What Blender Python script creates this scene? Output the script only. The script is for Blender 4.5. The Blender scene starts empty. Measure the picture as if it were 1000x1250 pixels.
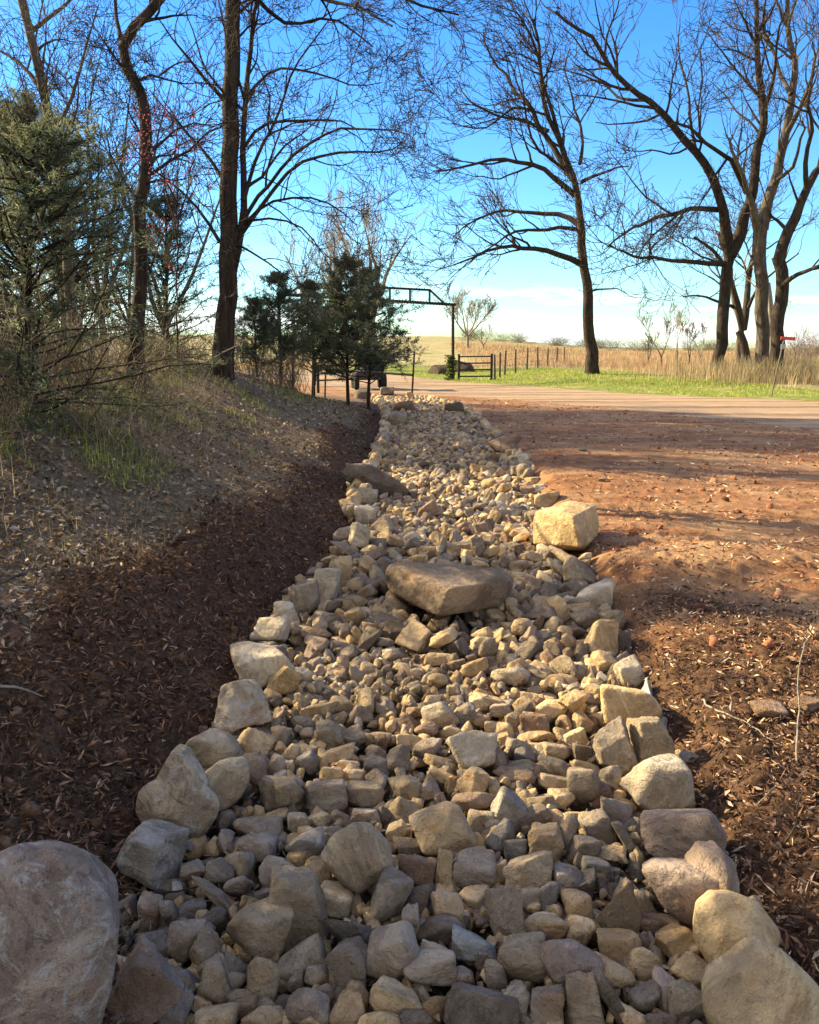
import bpy, bmesh, math
import numpy as np
from mathutils import Vector, Matrix, Euler

SC = bpy.context.scene
COL = SC.collection
R = math.radians

# ------------------------------------------------------------------ camera, sky, sun, exposure
CAM_H = 1.6
PITCH = R(11.5)
cam_d = bpy.data.cameras.new("camera")
cam = bpy.data.objects.new("camera", cam_d)
COL.objects.link(cam)
cam.location = (0, 0, CAM_H)
cam.rotation_euler = (R(90) - PITCH, 0, 0)
cam_d.sensor_fit = 'HORIZONTAL'
cam_d.sensor_width = 36
cam_d.lens = 36.0
cam_d.clip_start = 0.05
cam_d.clip_end = 3000
SC.camera = cam

SUN_EL = R(27.5)
SUN_AZ = R(-66)          # from +Y, clockwise positive
sun_dir = Vector((math.sin(SUN_AZ) * math.cos(SUN_EL), math.cos(SUN_AZ) * math.cos(SUN_EL), math.sin(SUN_EL)))
sun_d = bpy.data.lights.new("sun", 'SUN')
sun_d.energy = 5.0
sun_d.angle = R(0.5)
sun_d.color = (1.0, 0.79, 0.46)
sun = bpy.data.objects.new("sun", sun_d)
COL.objects.link(sun)
sun.rotation_euler = sun_dir.to_track_quat('Z', 'Y').to_euler()

world = bpy.data.worlds.new("World")
SC.world = world
world.use_nodes = True
wn = world.node_tree.nodes
wl = world.node_tree.links
wn.clear()
w_out = wn.new('ShaderNodeOutputWorld')
w_bg = wn.new('ShaderNodeBackground')
w_bg.inputs['Strength'].default_value = 0.092
sky = wn.new('ShaderNodeTexSky')
sky.sky_type = 'NISHITA'
sky.sun_disc = False
sky.sun_elevation = SUN_EL
sky.sun_rotation = SUN_AZ
sky.altitude = 200
sky.air_density = 1.15
sky.dust_density = 0.15
sky.ozone_density = 2.2
# thin clouds low over the field: noise on the view direction projected to a high plane
tc = wn.new('ShaderNodeTexCoord')
sep = wn.new('ShaderNodeSeparateXYZ')
wl.new(tc.outputs['Generated'], sep.inputs[0])
mp = wn.new('ShaderNodeMapping')
mp.inputs['Scale'].default_value = (1.5, 1.5, 13)
mp.inputs['Location'].default_value = (0.35, 0.1, 0.2)
wl.new(tc.outputs['Generated'], mp.inputs[0])
cn = wn.new('ShaderNodeTexNoise')
cn.inputs['Scale'].default_value = 2.3
cn.inputs['Detail'].default_value = 7
cn.inputs['Roughness'].default_value = 0.55
cn.inputs['Distortion'].default_value = 0.5
wl.new(mp.outputs[0], cn.inputs['Vector'])
cr = wn.new('ShaderNodeMapRange')
cr.inputs['From Min'].default_value = 0.50
cr.inputs['From Max'].default_value = 0.64
wl.new(cn.outputs['Fac'], cr.inputs['Value'])
band = wn.new('ShaderNodeMapRange')
band.inputs['From Min'].default_value = 0.12
band.inputs['From Max'].default_value = 0.02
wl.new(sep.outputs['Z'], band.inputs['Value'])
mul = wn.new('ShaderNodeMath'); mul.operation = 'MULTIPLY'
wl.new(cr.outputs[0], mul.inputs[0]); wl.new(band.outputs[0], mul.inputs[1])
mul2 = wn.new('ShaderNodeMath'); mul2.operation = 'MULTIPLY'; mul2.inputs[1].default_value = 0.8
wl.new(mul.outputs[0], mul2.inputs[0])
hs = wn.new('ShaderNodeHueSaturation'); hs.inputs['Saturation'].default_value = 1.35; hs.inputs['Hue'].default_value = 0.505
wl.new(sky.outputs[0], hs.inputs['Color'])
tint = wn.new('ShaderNodeMix'); tint.data_type = 'RGBA'; tint.blend_type = 'MULTIPLY'
tint.inputs['Factor'].default_value = 1.0
tint.inputs['B'].default_value = (0.54, 0.77, 1.0, 1)
wl.new(hs.outputs[0], tint.inputs['A'])
mixc = wn.new('ShaderNodeMix'); mixc.data_type = 'RGBA'
wl.new(mul2.outputs[0], mixc.inputs['Factor'])
wl.new(tint.outputs['Result'], mixc.inputs['A'])
mixc.inputs['B'].default_value = (7.0, 7.3, 7.6, 1)
# bright hazy air round the sun
dp = wn.new('ShaderNodeVectorMath'); dp.operation = 'DOT_PRODUCT'
wl.new(tc.outputs['Generated'], dp.inputs[0]); dp.inputs[1].default_value = tuple(sun_dir)
gl = wn.new('ShaderNodeMapRange'); gl.interpolation_type = 'SMOOTHSTEP'
gl.inputs['From Min'].default_value = 0.76; gl.inputs['From Max'].default_value = 1.0
gl.inputs['To Max'].default_value = 0.8
wl.new(dp.outputs['Value'], gl.inputs['Value'])
mixg = wn.new('ShaderNodeMix'); mixg.data_type = 'RGBA'
wl.new(gl.outputs[0], mixg.inputs['Factor']); wl.new(mixc.outputs['Result'], mixg.inputs['A'])
mixg.inputs['B'].default_value = (20.0, 18.0, 14.5, 1)
# unseen bright cloud added behind the camera to lift and neutralise the shade
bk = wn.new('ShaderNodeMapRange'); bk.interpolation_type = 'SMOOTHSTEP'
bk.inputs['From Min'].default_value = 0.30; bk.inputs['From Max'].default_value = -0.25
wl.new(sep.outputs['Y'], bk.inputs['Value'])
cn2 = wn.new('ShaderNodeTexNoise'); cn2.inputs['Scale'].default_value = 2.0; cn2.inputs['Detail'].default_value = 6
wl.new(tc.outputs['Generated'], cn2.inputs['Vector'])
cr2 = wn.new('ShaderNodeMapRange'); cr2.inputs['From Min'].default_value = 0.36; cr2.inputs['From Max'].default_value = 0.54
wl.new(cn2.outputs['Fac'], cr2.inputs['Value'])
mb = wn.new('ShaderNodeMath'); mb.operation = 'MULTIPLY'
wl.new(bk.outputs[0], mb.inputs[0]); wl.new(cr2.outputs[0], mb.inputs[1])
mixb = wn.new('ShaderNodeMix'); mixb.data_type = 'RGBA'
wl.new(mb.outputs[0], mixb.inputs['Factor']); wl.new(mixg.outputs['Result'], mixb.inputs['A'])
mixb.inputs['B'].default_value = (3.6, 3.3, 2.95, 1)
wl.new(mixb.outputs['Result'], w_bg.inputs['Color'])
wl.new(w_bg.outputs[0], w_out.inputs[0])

SC.view_settings.view_transform = 'Standard'
SC.view_settings.look = 'None'
SC.view_settings.exposure = 1.72
SC.view_settings.gamma = 1.0
SC.render.engine = 'CYCLES'
SC.cycles.max_bounces = 6
SC.cycles.diffuse_bounces = 3
SC.cycles.transparent_max_bounces = 8

# ------------------------------------------------------------------ geometry helpers
CF = np.array([0, math.cos(PITCH), -math.sin(PITCH)])
CU = np.array([0, math.sin(PITCH), math.cos(PITCH)])
CR = np.array([1.0, 0, 0])
C0 = np.array([0, 0, CAM_H])

def ray(px, py):
    return CR * (px - 500) / 1000 + CU * (625 - py) / 1000 + CF

def on_z(px, py, z=0.0):
    r = ray(px, py)
    return C0 + r * ((z - CAM_H) / r[2])

def at_depth(px, py, Y):
    r = ray(px, py)
    return C0 + r * (Y / r[1])

def project(P):
    d = np.asarray(P) - C0
    f = d @ CF
    return 500 + 1000 * (d @ CR) / f, 625 - 1000 * (d @ CU) / f, f

_rs = np.random.RandomState(11)
_PERM = _rs.rand(1 << 16).astype(np.float64)

def _hash(ix, iy, iz):
    h = (ix * 73856093) ^ (iy * 19349663) ^ (iz * 83492791)
    return _PERM[(h ^ (h >> 13)) & 0xFFFF]

def vnoise(P, seed=0):
    P = np.asarray(P, dtype=np.float64) + seed * 17.31
    i = np.floor(P).astype(np.int64)
    f = P - i
    f = f * f * (3 - 2 * f)
    x, y, z = i[..., 0], i[..., 1], i[..., 2]
    fx, fy, fz = f[..., 0], f[..., 1], f[..., 2]
    out = 0
    for dx in (0, 1):
        for dy in (0, 1):
            for dz in (0, 1):
                w = (fx if dx else 1 - fx) * (fy if dy else 1 - fy) * (fz if dz else 1 - fz)
                out = out + w * _hash(x + dx, y + dy, z + dz)
    return out * 2 - 1

def fbm(P, octaves=4, seed=0, gain=0.5):
    P = np.asarray(P, dtype=np.float64)
    a, s, t = 1.0, 0.0, 0.0
    for k in range(octaves):
        s = s + a * vnoise(P * (2.03 ** k), seed + k * 7)
        t += a
        a *= gain
    return s / t

def fbm2(x, y, f, octaves=4, seed=0, gain=0.5):
    return fbm(np.stack([np.asarray(x) * f, np.asarray(y) * f, np.zeros_like(np.asarray(x, dtype=float))], -1), octaves, seed, gain)

def smooth(t):
    t = np.clip(t, 0, 1)
    return t * t * (3 - 2 * t)

def mesh_np(name, V, F, mat=None, smooth_shade=True, colors=None):
    """V (n,3); F (m,3) or (m,4) int array, or a list of such arrays"""
    me = bpy.data.meshes.new(name)
    V = np.asarray(V, dtype=np.float32)
    Fs = [f for f in (F if isinstance(F, list) else [F]) if len(f)]
    me.vertices.add(len(V)); me.vertices.foreach_set('co', V.ravel())
    nl = sum(f.size for f in Fs); npoly = sum(len(f) for f in Fs)
    me.loops.add(nl); me.polygons.add(npoly)
    me.loops.foreach_set('vertex_index', np.concatenate([f.ravel() for f in Fs]).astype(np.int32))
    tot = np.concatenate([np.full(len(f), f.shape[1], dtype=np.int32) for f in Fs])
    start = np.concatenate([[0], np.cumsum(tot)[:-1]]).astype(np.int32)
    me.polygons.foreach_set('loop_start', start)
    me.polygons.foreach_set('loop_total', tot)
    me.polygons.foreach_set('use_smooth', np.full(npoly, smooth_shade, dtype=bool))
    if colors:
        for cname, arr in colors.items():
            at = me.attributes.new(cname, 'FLOAT_COLOR', 'POINT')
            a = np.ones((len(V), 4), dtype=np.float32); a[:, :arr.shape[1]] = arr
            at.data.foreach_set('color', a.ravel())
    me.update(calc_edges=True)
    if mat: me.materials.append(mat)
    return me

def tag(o, label=None, cat=None, group=None, kind=None):
    if label: o['label'] = label
    if cat: o['category'] = cat
    if group: o['group'] = group
    if kind: o['kind'] = kind
    return o

def obj(name, me, parent=None, loc=None):
    o = bpy.data.objects.new(name, me)
    COL.objects.link(o)
    if parent is not None: o.parent = parent
    if loc is not None: o.location = loc
    return o

def empty(name, loc=(0, 0, 0), rz=0):
    o = bpy.data.objects.new(name, None)
    COL.objects.link(o)
    o.location = loc; o.rotation_euler = (0, 0, rz)
    o.empty_display_size = 0.2
    return o

# ------------------------------------------------------------------ terrain
L_PX = [(60, 1420), (140, 1250), (148, 1130), (160, 1030), (222, 925), (268, 850), (312, 775), (350, 722), (402, 670), (425, 635), (436, 600), (455, 560), (470, 525), (470, 500), (458, 488), (430, 478), (400, 470)]
R_PX = [(1200, 1420), (1045, 1250), (962, 1150), (900, 1050), (850, 965), (815, 875), (788, 810), (760, 765), (740, 715), (705, 668), (662, 605), (635, 558), (600, 528), (580, 508), (560, 496), (520, 486), (470, 476)]
LW = np.array([on_z(*p)[:2] for p in L_PX]); RW = np.array([on_z(*p)[:2] for p in R_PX])
def xl(y): return np.interp(y, LW[:, 1], LW[:, 0])
def xr(y): return np.interp(y, RW[:, 1], RW[:, 0])
CH_END = 25.5

def bump2(x, y, cx, cy, sx, sy, h):
    return h * np.exp(-((x - cx) / sx) ** 2 - ((y - cy) / sy) ** 2)

def tz(x, y, detail=True):
    x = np.asarray(x, dtype=float); y = np.asarray(y, dtype=float)
    wob = fbm2(x, y, 2.2, 3, 3) * 0.06
    dl = xl(y) - x + wob; dr = x - xr(y) + wob
    endf = smooth((CH_END + 2.5 - y) / 3.0)
    out = np.maximum(np.maximum(dl, dr), -0.6)
    ch = smooth(0.5 - out / 0.30)                      # 1 inside
    fade = smooth((25.0 - y) / 11.0)
    d = np.maximum(dl, 0)
    zl = (0.27 * smooth(d / 0.7) + 0.93 * smooth(d / 3.6)) * (0.12 + 0.88 * fade)
    d = np.maximum(dr, 0)
    zr = 0.05 * smooth(d / 0.3) * endf
    zr = zr + bump2(x, y, 2.15, 5.6, 0.9, 0.5, 0.15) + bump2(x, y, 2.0, 3.9, 0.75, 0.6, 0.12) + bump2(x, y, 1.9, 2.4, 0.6, 0.5, 0.03)
    zr = zr + bump2(x, y, 2.0, 10.0, 1.0, 1.2, 0.06)
    z = np.where(dl > dr, zl, zr)
    z = z + bump2(x, y, -3.1, 13.0, 1.6, 2.6, .16)
    # far field, low hill
    hill = smooth((y - 50) / 110.0)
    side = 1 - smooth((x / np.maximum(y, 1) - 0.02) / 0.28)
    z = z + hill * (0.85 + 2.45 * side) + 0.25 * smooth((y - 26) / 20) * smooth((x - 2) / 6) * (1 - hill)
    z = z + 12 * smooth((y - 260) / 200.0) * -1.0
    if detail:
        near = np.exp(-np.maximum(y - 2, 0) / 14.0)
        z = z + (fbm2(x, y, 1.1, 3, 5) * 0.035 + fbm2(x, y, 6.0, 3, 8) * 0.012) * (1 - ch * 0.6) * (0.3 + 0.7 * near)
    z = z - 0.125 * ch * endf
    return z

def tz1(x, y, detail=True):
    return float(tz(np.array([x]), np.array([y]), detail)[0])

# ------------------------------------------------------------------ rock shapes
_ico = {}
def ico(level):
    if level not in _ico:
        bm = bmesh.new()
        bmesh.ops.create_icosphere(bm, subdivisions=level, radius=1.0)
        V = np.array([v.co[:] for v in bm.verts]); F = np.array([[v.index for v in f.verts] for f in bm.faces])
        bm.free()
        V /= np.linalg.norm(V, axis=1)[:, None]
        _ico[level] = (V, F)
    return _ico[level]

def soft_poly(D, N, d, p):
    q = np.maximum(D @ N.T / d, 0) ** p
    return q.sum(1) ** (-1.0 / p)

def unit_rock(level, style, seed):
    """a unit rock (extents -1..1) as (V, F); styles r rounded, a angular, b block"""
    rs = np.random.RandomState(seed)
    D, F = ico(level)
    if style == 'b':
        N = np.concatenate([np.eye(3), -np.eye(3)]) + rs.randn(6, 3) * 0.16
        d = 0.8 + rs.rand(6) * 0.2
        N2 = rs.randn(6, 3); d2 = 1.0 + rs.rand(6) * 0.25
        p = 55
    elif style == 'a':
        N = np.concatenate([np.eye(3), -np.eye(3)]) + rs.randn(6, 3) * 0.42
        d = 0.68 + rs.rand(6) * 0.32
        N2 = rs.randn(8, 3); d2 = 0.8 + rs.rand(8) * 0.3
        p = 50
    else:
        N = np.concatenate([np.eye(3), -np.eye(3)]) + rs.randn(6, 3) * 0.35
        d = 0.85 + rs.rand(6) * 0.25
        N2 = rs.randn(8, 3); d2 = 0.85 + rs.rand(8) * 0.3
        p = 13
    N = np.concatenate([N, N2]); d = np.concatenate([d, d2])
    N /= np.linalg.norm(N, axis=1)[:, None]
    r = soft_poly(D, N, d, p)
    V = D * r[:, None]
    V = roughen(V, seed, 0.075 if style != 'r' else 0.05)
    lo, hi = V.min(0), V.max(0)
    V = (V - (lo + hi) / 2) / ((hi - lo) / 2)
    return V, F

def roughen(V, seed, amp):
    n = np.linalg.norm(V, axis=1)[:, None]
    s = n.mean()
    Q = V / s
    lo = fbm(Q * 1.3, 3, seed) * 1.3
    mid = fbm(Q * 4.0, 3, seed + 3)
    chip = np.maximum(fbm(Q * 2.4, 2, seed + 9) - 0.18, 0) * 1.8    # shallow spalls
    fine = fbm(Q * 11.0, 3, seed + 5) if len(V) > 2000 else 0
    disp = amp * (lo + 0.6 * mid - chip + 0.3 * fine)
    return V * (1 + disp[:, None])

def hull_rock(level, pts, seed, p=20, amp=0.03):
    pts = np.asarray(pts, dtype=float)
    c = pts.mean(0)
    bm = bmesh.new()
    for q in pts - c: bm.verts.new(q)
    bmesh.ops.convex_hull(bm, input=bm.verts[:])
    bm.normal_update()
    N, d = [], []
    for f in bm.faces:
        n = np.array(f.normal[:]); k = float(np.dot(n, f.verts[0].co[:]))
        if k < 0: n, k = -n, -k
        if k < 1e-6 or f.calc_area() < 1e-9: continue
        if any(np.dot(n, m) > 0.99 for m in N): continue
        N.append(n); d.append(k)
    bm.free()
    D, F = ico(level)
    ext = pts.max(0) - pts.min(0)
    Ds = D * ext; Ds /= np.linalg.norm(Ds, axis=1)[:, None]       # follow the elongation
    r = soft_poly(Ds, np.array(N), np.array(d), p)
    V = Ds * r[:, None]
    V = roughen(V, seed, amp)
    return V + c, F
# ------------------------------------------------------------------ materials
class NT:
    def __init__(s, name):
        s.m = bpy.data.materials.new(name); s.m.use_nodes = True
        s.t = s.m.node_tree; s.t.nodes.clear()
        s.out = s.n('ShaderNodeOutputMaterial')
    def n(s, kind, **kw):
        nd = s.t.nodes.new(kind)
        for k, v in kw.items():
            if k.startswith('_'): setattr(nd, k[1:], v)
            else:
                key = k.replace('__', ' ')
                nd.inputs[key].default_value = v
        return nd
    def l(s, a, b): s.t.links.new(a, b)
    def noise(s, vec, scale, detail=4, rough=0.55, dist=0.0):
        nd = s.n('ShaderNodeTexNoise', Scale=scale, Detail=detail, Roughness=rough, Distortion=dist)
        if vec is not None: s.l(vec, nd.inputs['Vector'])
        return nd.outputs['Fac']
    def ramp(s, fac, a, b, lo=0.0, hi=1.0):
        nd = s.n('ShaderNodeMapRange')
        nd.inputs['From Min'].default_value = a; nd.inputs['From Max'].default_value = b
        nd.inputs['To Min'].default_value = lo; nd.inputs['To Max'].default_value = hi
        s.l(fac, nd.inputs['Value']); return nd.outputs[0]
    def mix(s, fac, a, b, mode='MIX'):
        nd = s.n('ShaderNodeMix', _data_type='RGBA', _blend_type=mode)
        for v, k in ((fac, 'Factor'), (a, 'A'), (b, 'B')):
            if hasattr(v, 'is_output') or hasattr(v, 'links'): s.l(v, nd.inputs[k])
            elif k == 'Factor': nd.inputs[k].default_value = v
            else: nd.inputs[k].default_value = (*v, 1) if len(v) == 3 else v
        return nd.outputs['Result']
    def math(s, op, a, b):
        nd = s.n('ShaderNodeMath', _operation=op)
        for v, k in ((a, 0), (b, 1)):
            if hasattr(v, 'links'): s.l(v, nd.inputs[k])
            else: nd.inputs[k].default_value = v
        return nd.outputs[0]
    def vadd(s, a, b):
        nd = s.n('ShaderNodeVectorMath', _operation='ADD'); s.l(a, nd.inputs[0]); s.l(b, nd.inputs[1]); return nd.outputs[0]
    def bump(s, h, strength, dist, prev=None):
        nd = s.n('ShaderNodeBump', Strength=strength, Distance=dist)
        s.l(h, nd.inputs['Height'])
        if prev is not None: s.l(prev, nd.inputs['Normal'])
        return nd.outputs[0]
    def finish(s, col, rough=0.85, normal=None, spec=0.3, transl=0.0):
        p = s.n('ShaderNodeBsdfPrincipled')
        if hasattr(col, 'links'): s.l(col, p.inputs['Base Color'])
        else: p.inputs['Base Color'].default_value = (*col, 1)
        if hasattr(rough, 'links'): s.l(rough, p.inputs['Roughness'])
        else: p.inputs['Roughness'].default_value = rough
        p.inputs['Specular IOR Level'].default_value = spec
        if normal is not None: s.l(normal, p.inputs['Normal'])
        sh = p.outputs[0]
        if transl > 0:
            tr = s.n('ShaderNodeBsdfTranslucent')
            if hasattr(col, 'links'): s.l(col, tr.inputs['Color'])
            else: tr.inputs['Color'].default_value = (*col, 1)
            mx = s.n('ShaderNodeMixShader'); mx.inputs[0].default_value = transl
            s.l(sh, mx.inputs[1]); s.l(tr.outputs[0], mx.inputs[2]); sh = mx.outputs[0]
        s.l(sh, s.out.inputs[0])
        return s.m

def rock_material(name, use_attr, mott=1.0):
    t = NT(name)
    geo = t.n('ShaderNodeNewGeometry').outputs['Position']
    oi = t.n('ShaderNodeObjectInfo')
    if use_attr:
        base = t.n('ShaderNodeAttribute', _attribute_name='tone').outputs['Color']
        vec = geo
        rnd = t.noise(geo, 3.0, 1)
    else:
        base = oi.outputs['Color']
        rv = t.n('ShaderNodeVectorMath', _operation='SCALE'); rv.inputs[0].default_value = (37, 19, 53)
        t.l(oi.outputs['Random'], rv.inputs['Scale'])
        vec = t.vadd(geo, rv.outputs[0])
    n1 = t.noise(vec, 9, 5, 0.6, 0.4)
    n2 = t.noise(vec, 34, 6, 0.65, 0.2)
    n3 = t.noise(vec, 4.5, 3, 0.5, 1.2)
    n4 = t.noise(vec, 160, 4, 0.7)
    c = t.mix(t.ramp(n1, 0.35, 0.7), t.mix(1.0, base, (0.72, 0.70, 0.70), 'MULTIPLY'), base)
    c = t.mix(t.ramp(n2, 0.5, 0.72, 0, 0.55), c, t.mix(1.0, base, (1.34, 1.26, 1.15), 'MULTIPLY'))
    c = t.mix(t.ramp(n3, 0.58, 0.72, 0, 0.5), c, t.mix(1.0, base, (1.15, 0.80, 0.52), 'MULTIPLY'))      # iron stain
    c = t.mix(t.ramp(n1, 0.62, 0.75, 0, 0.35), c, (0.42, 0.42, 0.40))                                  # lime crust
    c = t.mix(t.ramp(n4, 0.58, 0.68, 0, 0.45), c, t.mix(1.0, base, (0.45, 0.42, 0.40), 'MULTIPLY'))
    n5 = t.noise(vec, 3.2, 7, 0.72, 0.8)
    c = t.mix(t.ramp(n5, 0.52, 0.60, 0, 0.75 * min(mott, 1.3)), c, t.mix(1.0, base, (1.5, 1.5, 1.5), 'MULTIPLY'))         # pale weathered skin
    c = t.mix(t.ramp(n5, 0.47, 0.40, 0, 0.75), c, t.mix(1.0, base, (0.55, 0.48, 0.42), 'MULTIPLY'))
    if mott > 1:
        n6 = t.noise(vec, 11, 8, 0.78, 1.6)
        c = t.mix(t.ramp(n6, 0.53, 0.60, 0, 0.8), c, (0.46, 0.44, 0.41))                             # crusty pale lichen
        c = t.mix(t.ramp(n6, 0.44, 0.38, 0, 0.7), c, (0.115, 0.09, 0.07))
    vo = t.n('ShaderNodeTexVoronoi', Scale=26.0); t.l(vec, vo.inputs['Vector'])
    b = t.bump(n1, 0.7, 0.06)
    b = t.bump(n5, 0.8, 0.07, b)
    b = t.bump(n2, 0.8, 0.022, b)
    b = t.bump(n4, 0.8, 0.006, b)
    b = t.bump(vo.outputs['Distance'], 0.3, 0.010, b)
    return t.finish(c, t.ramp(n2, 0.3, 0.7, 0.72, 0.95), b, 0.28)

M_ROCK = rock_material('stone', False)
M_ROCK_BIG = rock_material('lichened_stone', False, 1.3)
M_ROCKS = rock_material('stone_mass', True)

def attr_material(name, rough=0.9, transl=0.0, spec=0.15, nscale=60, var=0.25):
    t = NT(name)
    base = t.n('ShaderNodeAttribute', _attribute_name='tone').outputs['Color']
    geo = t.n('ShaderNodeNewGeometry').outputs['Position']
    n = t.noise(geo, nscale, 3)
    c = t.mix(t.ramp(n, 0.3, 0.7), t.mix(1.0, base, (1 - var,) * 3, 'MULTIPLY'), t.mix(1.0, base, (1 + var,) * 3, 'MULTIPLY'))
    return t.finish(c, rough, None, spec, transl)

M_BITS = attr_material('plant_litter', 0.9, 0.0)
M_BLADE = attr_material('grass_blades', 0.75, 0.35, 0.2, 8)
M_NEEDLE = attr_material('evergreen_foliage', 0.8, 0.45, 0.15, 5)

def bark_material(name, dark, light, scale=14):
    t = NT(name)
    geo = t.n('ShaderNodeNewGeometry').outputs['Position']
    mp = t.n('ShaderNodeMapping'); mp.inputs['Scale'].default_value = (1, 1, 0.18); t.l(geo, mp.inputs[0])
    n1 = t.noise(mp.outputs[0], scale, 5, 0.65, 0.3)
    n2 = t.noise(geo, 1.6, 3)
    c = t.mix(t.ramp(n1, 0.38, 0.62), dark, light)
    c = t.mix(t.ramp(n2, 0.5, 0.7, 0, 0.35), c, (light[0] * 1.2, light[1] * 1.25, light[2] * 1.1))
    return t.finish(c, 0.92, t.bump(n1, 0.9, 0.04), 0.15)
M_BARK = bark_material('dark_bark', (0.018, 0.014, 0.012), (0.06, 0.046, 0.037))
M_BARK_L = bark_material('light_bark', (0.05, 0.04, 0.033), (0.14, 0.118, 0.096))
M_BARK_P = bark_material('pale_bark', (0.16, 0.14, 0.12), (0.30, 0.27, 0.235))

def plain(name, col, rough=0.7, spec=0.3, metallic=0.0, var=0.2, scale=20, bump=0.2):
    t = NT(name)
    geo = t.n('ShaderNodeNewGeometry').outputs['Position']
    n = t.noise(geo, scale, 5, 0.6)
    c = t.mix(t.ramp(n, 0.3, 0.7), tuple(k * (1 - var) for k in col), tuple(min(1, k * (1 + var)) for k in col))
    m = t.finish(c, rough, t.bump(n, bump, 0.004), spec)
    for nd in t.t.nodes:
        if nd.type == 'BSDF_PRINCIPLED': nd.inputs['Metallic'].default_value = metallic
    return m

def ground_material():
    t = NT('ground_soil')
    geo = t.n('ShaderNodeNewGeometry').outputs['Position']
    z1 = t.n('ShaderNodeAttribute', _attribute_name='zone_a').outputs['Color']
    z2 = t.n('ShaderNodeAttribute', _attribute_name='zone_b').outputs['Color']
    s1 = t.n('ShaderNodeSeparateColor'); t.l(z1, s1.inputs[0])
    s2 = t.n('ShaderNodeSeparateColor'); t.l(z2, s2.inputs[0])
    mulch, litter, gravel = s1.outputs[0], s1.outputs[1], s1.outputs[2]
    grass, straw, bed = s2.outputs[0], s2.outputs[1], s2.outputs[2]
    nb = t.noise(geo, 0.7, 4, 0.6, 0.5)
    nm = t.noise(geo, 5, 5, 0.65, 0.3)
    nf = t.noise(geo, 38, 6, 0.7)
    nx = t.noise(geo, 150, 3, 0.7)
    mp = t.n('ShaderNodeMapping'); mp.inputs['Scale'].default_value = (0.25, 1.6, 1); mp.inputs['Rotation'].default_value = (0, 0, 0.25); t.l(geo, mp.inputs[0])
    ns = t.noise(mp.outputs[0], 2.2, 5, 0.6, 0.2)
    # red dirt
    dirt = t.mix(t.ramp(nm, 0.35, 0.65), (0.15, 0.068, 0.032), (0.28, 0.140, 0.068))
    dirt = t.mix(t.ramp(nb, 0.45, 0.62, 0, 0.7), dirt, (0.33, 0.205, 0.11))
    dirt = t.mix(t.ramp(ns, 0.5, 0.66, 0, 0.75), dirt, (0.36, 0.24, 0.135))
    dirt = t.mix(t.ramp(nf, 0.54, 0.72, 0, 0.85), dirt, (0.38, 0.235, 0.135))
    dirt = t.mix(t.ramp(nf, 0.42, 0.3, 0, 0.8), dirt, (0.10, 0.045, 0.028))
    c = dirt
    gr = t.mix(t.ramp(nf, 0.35, 0.65), (0.21, 0.145, 0.092), (0.37, 0.27, 0.175))
    gr = t.mix(t.ramp(ns, 0.42, 0.6, 0, 0.7), gr, (0.40, 0.29, 0.19))
    gr = t.mix(t.ramp(nb, 0.5, 0.62, 0, 0.6), gr, (0.27, 0.215, 0.16))
    mp2 = t.n('ShaderNodeMapping'); mp2.inputs['Scale'].default_value = (0.09, 1.3, 1); mp2.inputs['Rotation'].default_value = (0, 0, 0.42); t.l(geo, mp2.inputs[0])
    nr = t.noise(mp2.outputs[0], 1.0, 3, 0.5, 0.1)                                                      # wheel tracks along the road
    gr = t.mix(t.ramp(nr, 0.50, 0.60, 0, 0.8), gr, (0.15, 0.10, 0.068))
    gr = t.mix(t.ramp(nm, 0.55, 0.68, 0, 0.6), gr, (0.36, 0.27, 0.18))
    def edge(mask, nse=nm, w=0.22):
        a = t.math('ADD', mask, t.math('MULTIPLY', t.math('SUBTRACT', nse, 0.5), 1.1))
        return t.ramp(a, 0.5 - w, 0.5 + w)
    c = t.mix(edge(gravel), c, gr)
    st = t.mix(t.ramp(nm, 0.35, 0.65), (0.23, 0.20, 0.10), (0.38, 0.32, 0.18))
    st = t.mix(t.ramp(nb, 0.42, 0.6, 0, 0.8), st, (0.20, 0.195, 0.075))
    c = t.mix(edge(straw), c, st)
    gn = t.mix(t.ramp(nm, 0.3, 0.65), (0.075, 0.115, 0.022), (0.20, 0.23, 0.05))
    gn = t.mix(t.ramp(nb, 0.52, 0.66, 0, 0.8), gn, (0.34, 0.28, 0.14))
    c = t.mix(edge(grass), c, gn)
    lt = t.mix(t.ramp(nf, 0.35, 0.65), (0.085, 0.062, 0.040), (0.25, 0.19, 0.125))
    c = t.mix(edge(litter), c, lt)
    mu = t.mix(t.ramp(nf, 0.35, 0.68), (0.031, 0.019, 0.012), (0.15, 0.086, 0.050))
    c = t.mix(edge(mulch), c, mu)
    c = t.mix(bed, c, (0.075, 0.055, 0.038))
    b = t.bump(nm, 0.5, 0.06)
    b = t.bump(nf, 0.75, 0.022, b)
    b = t.bump(nx, 0.6, 0.006, b)
    return t.finish(c, 0.95, b, 0.12)
M_GROUND = ground_material()
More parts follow.
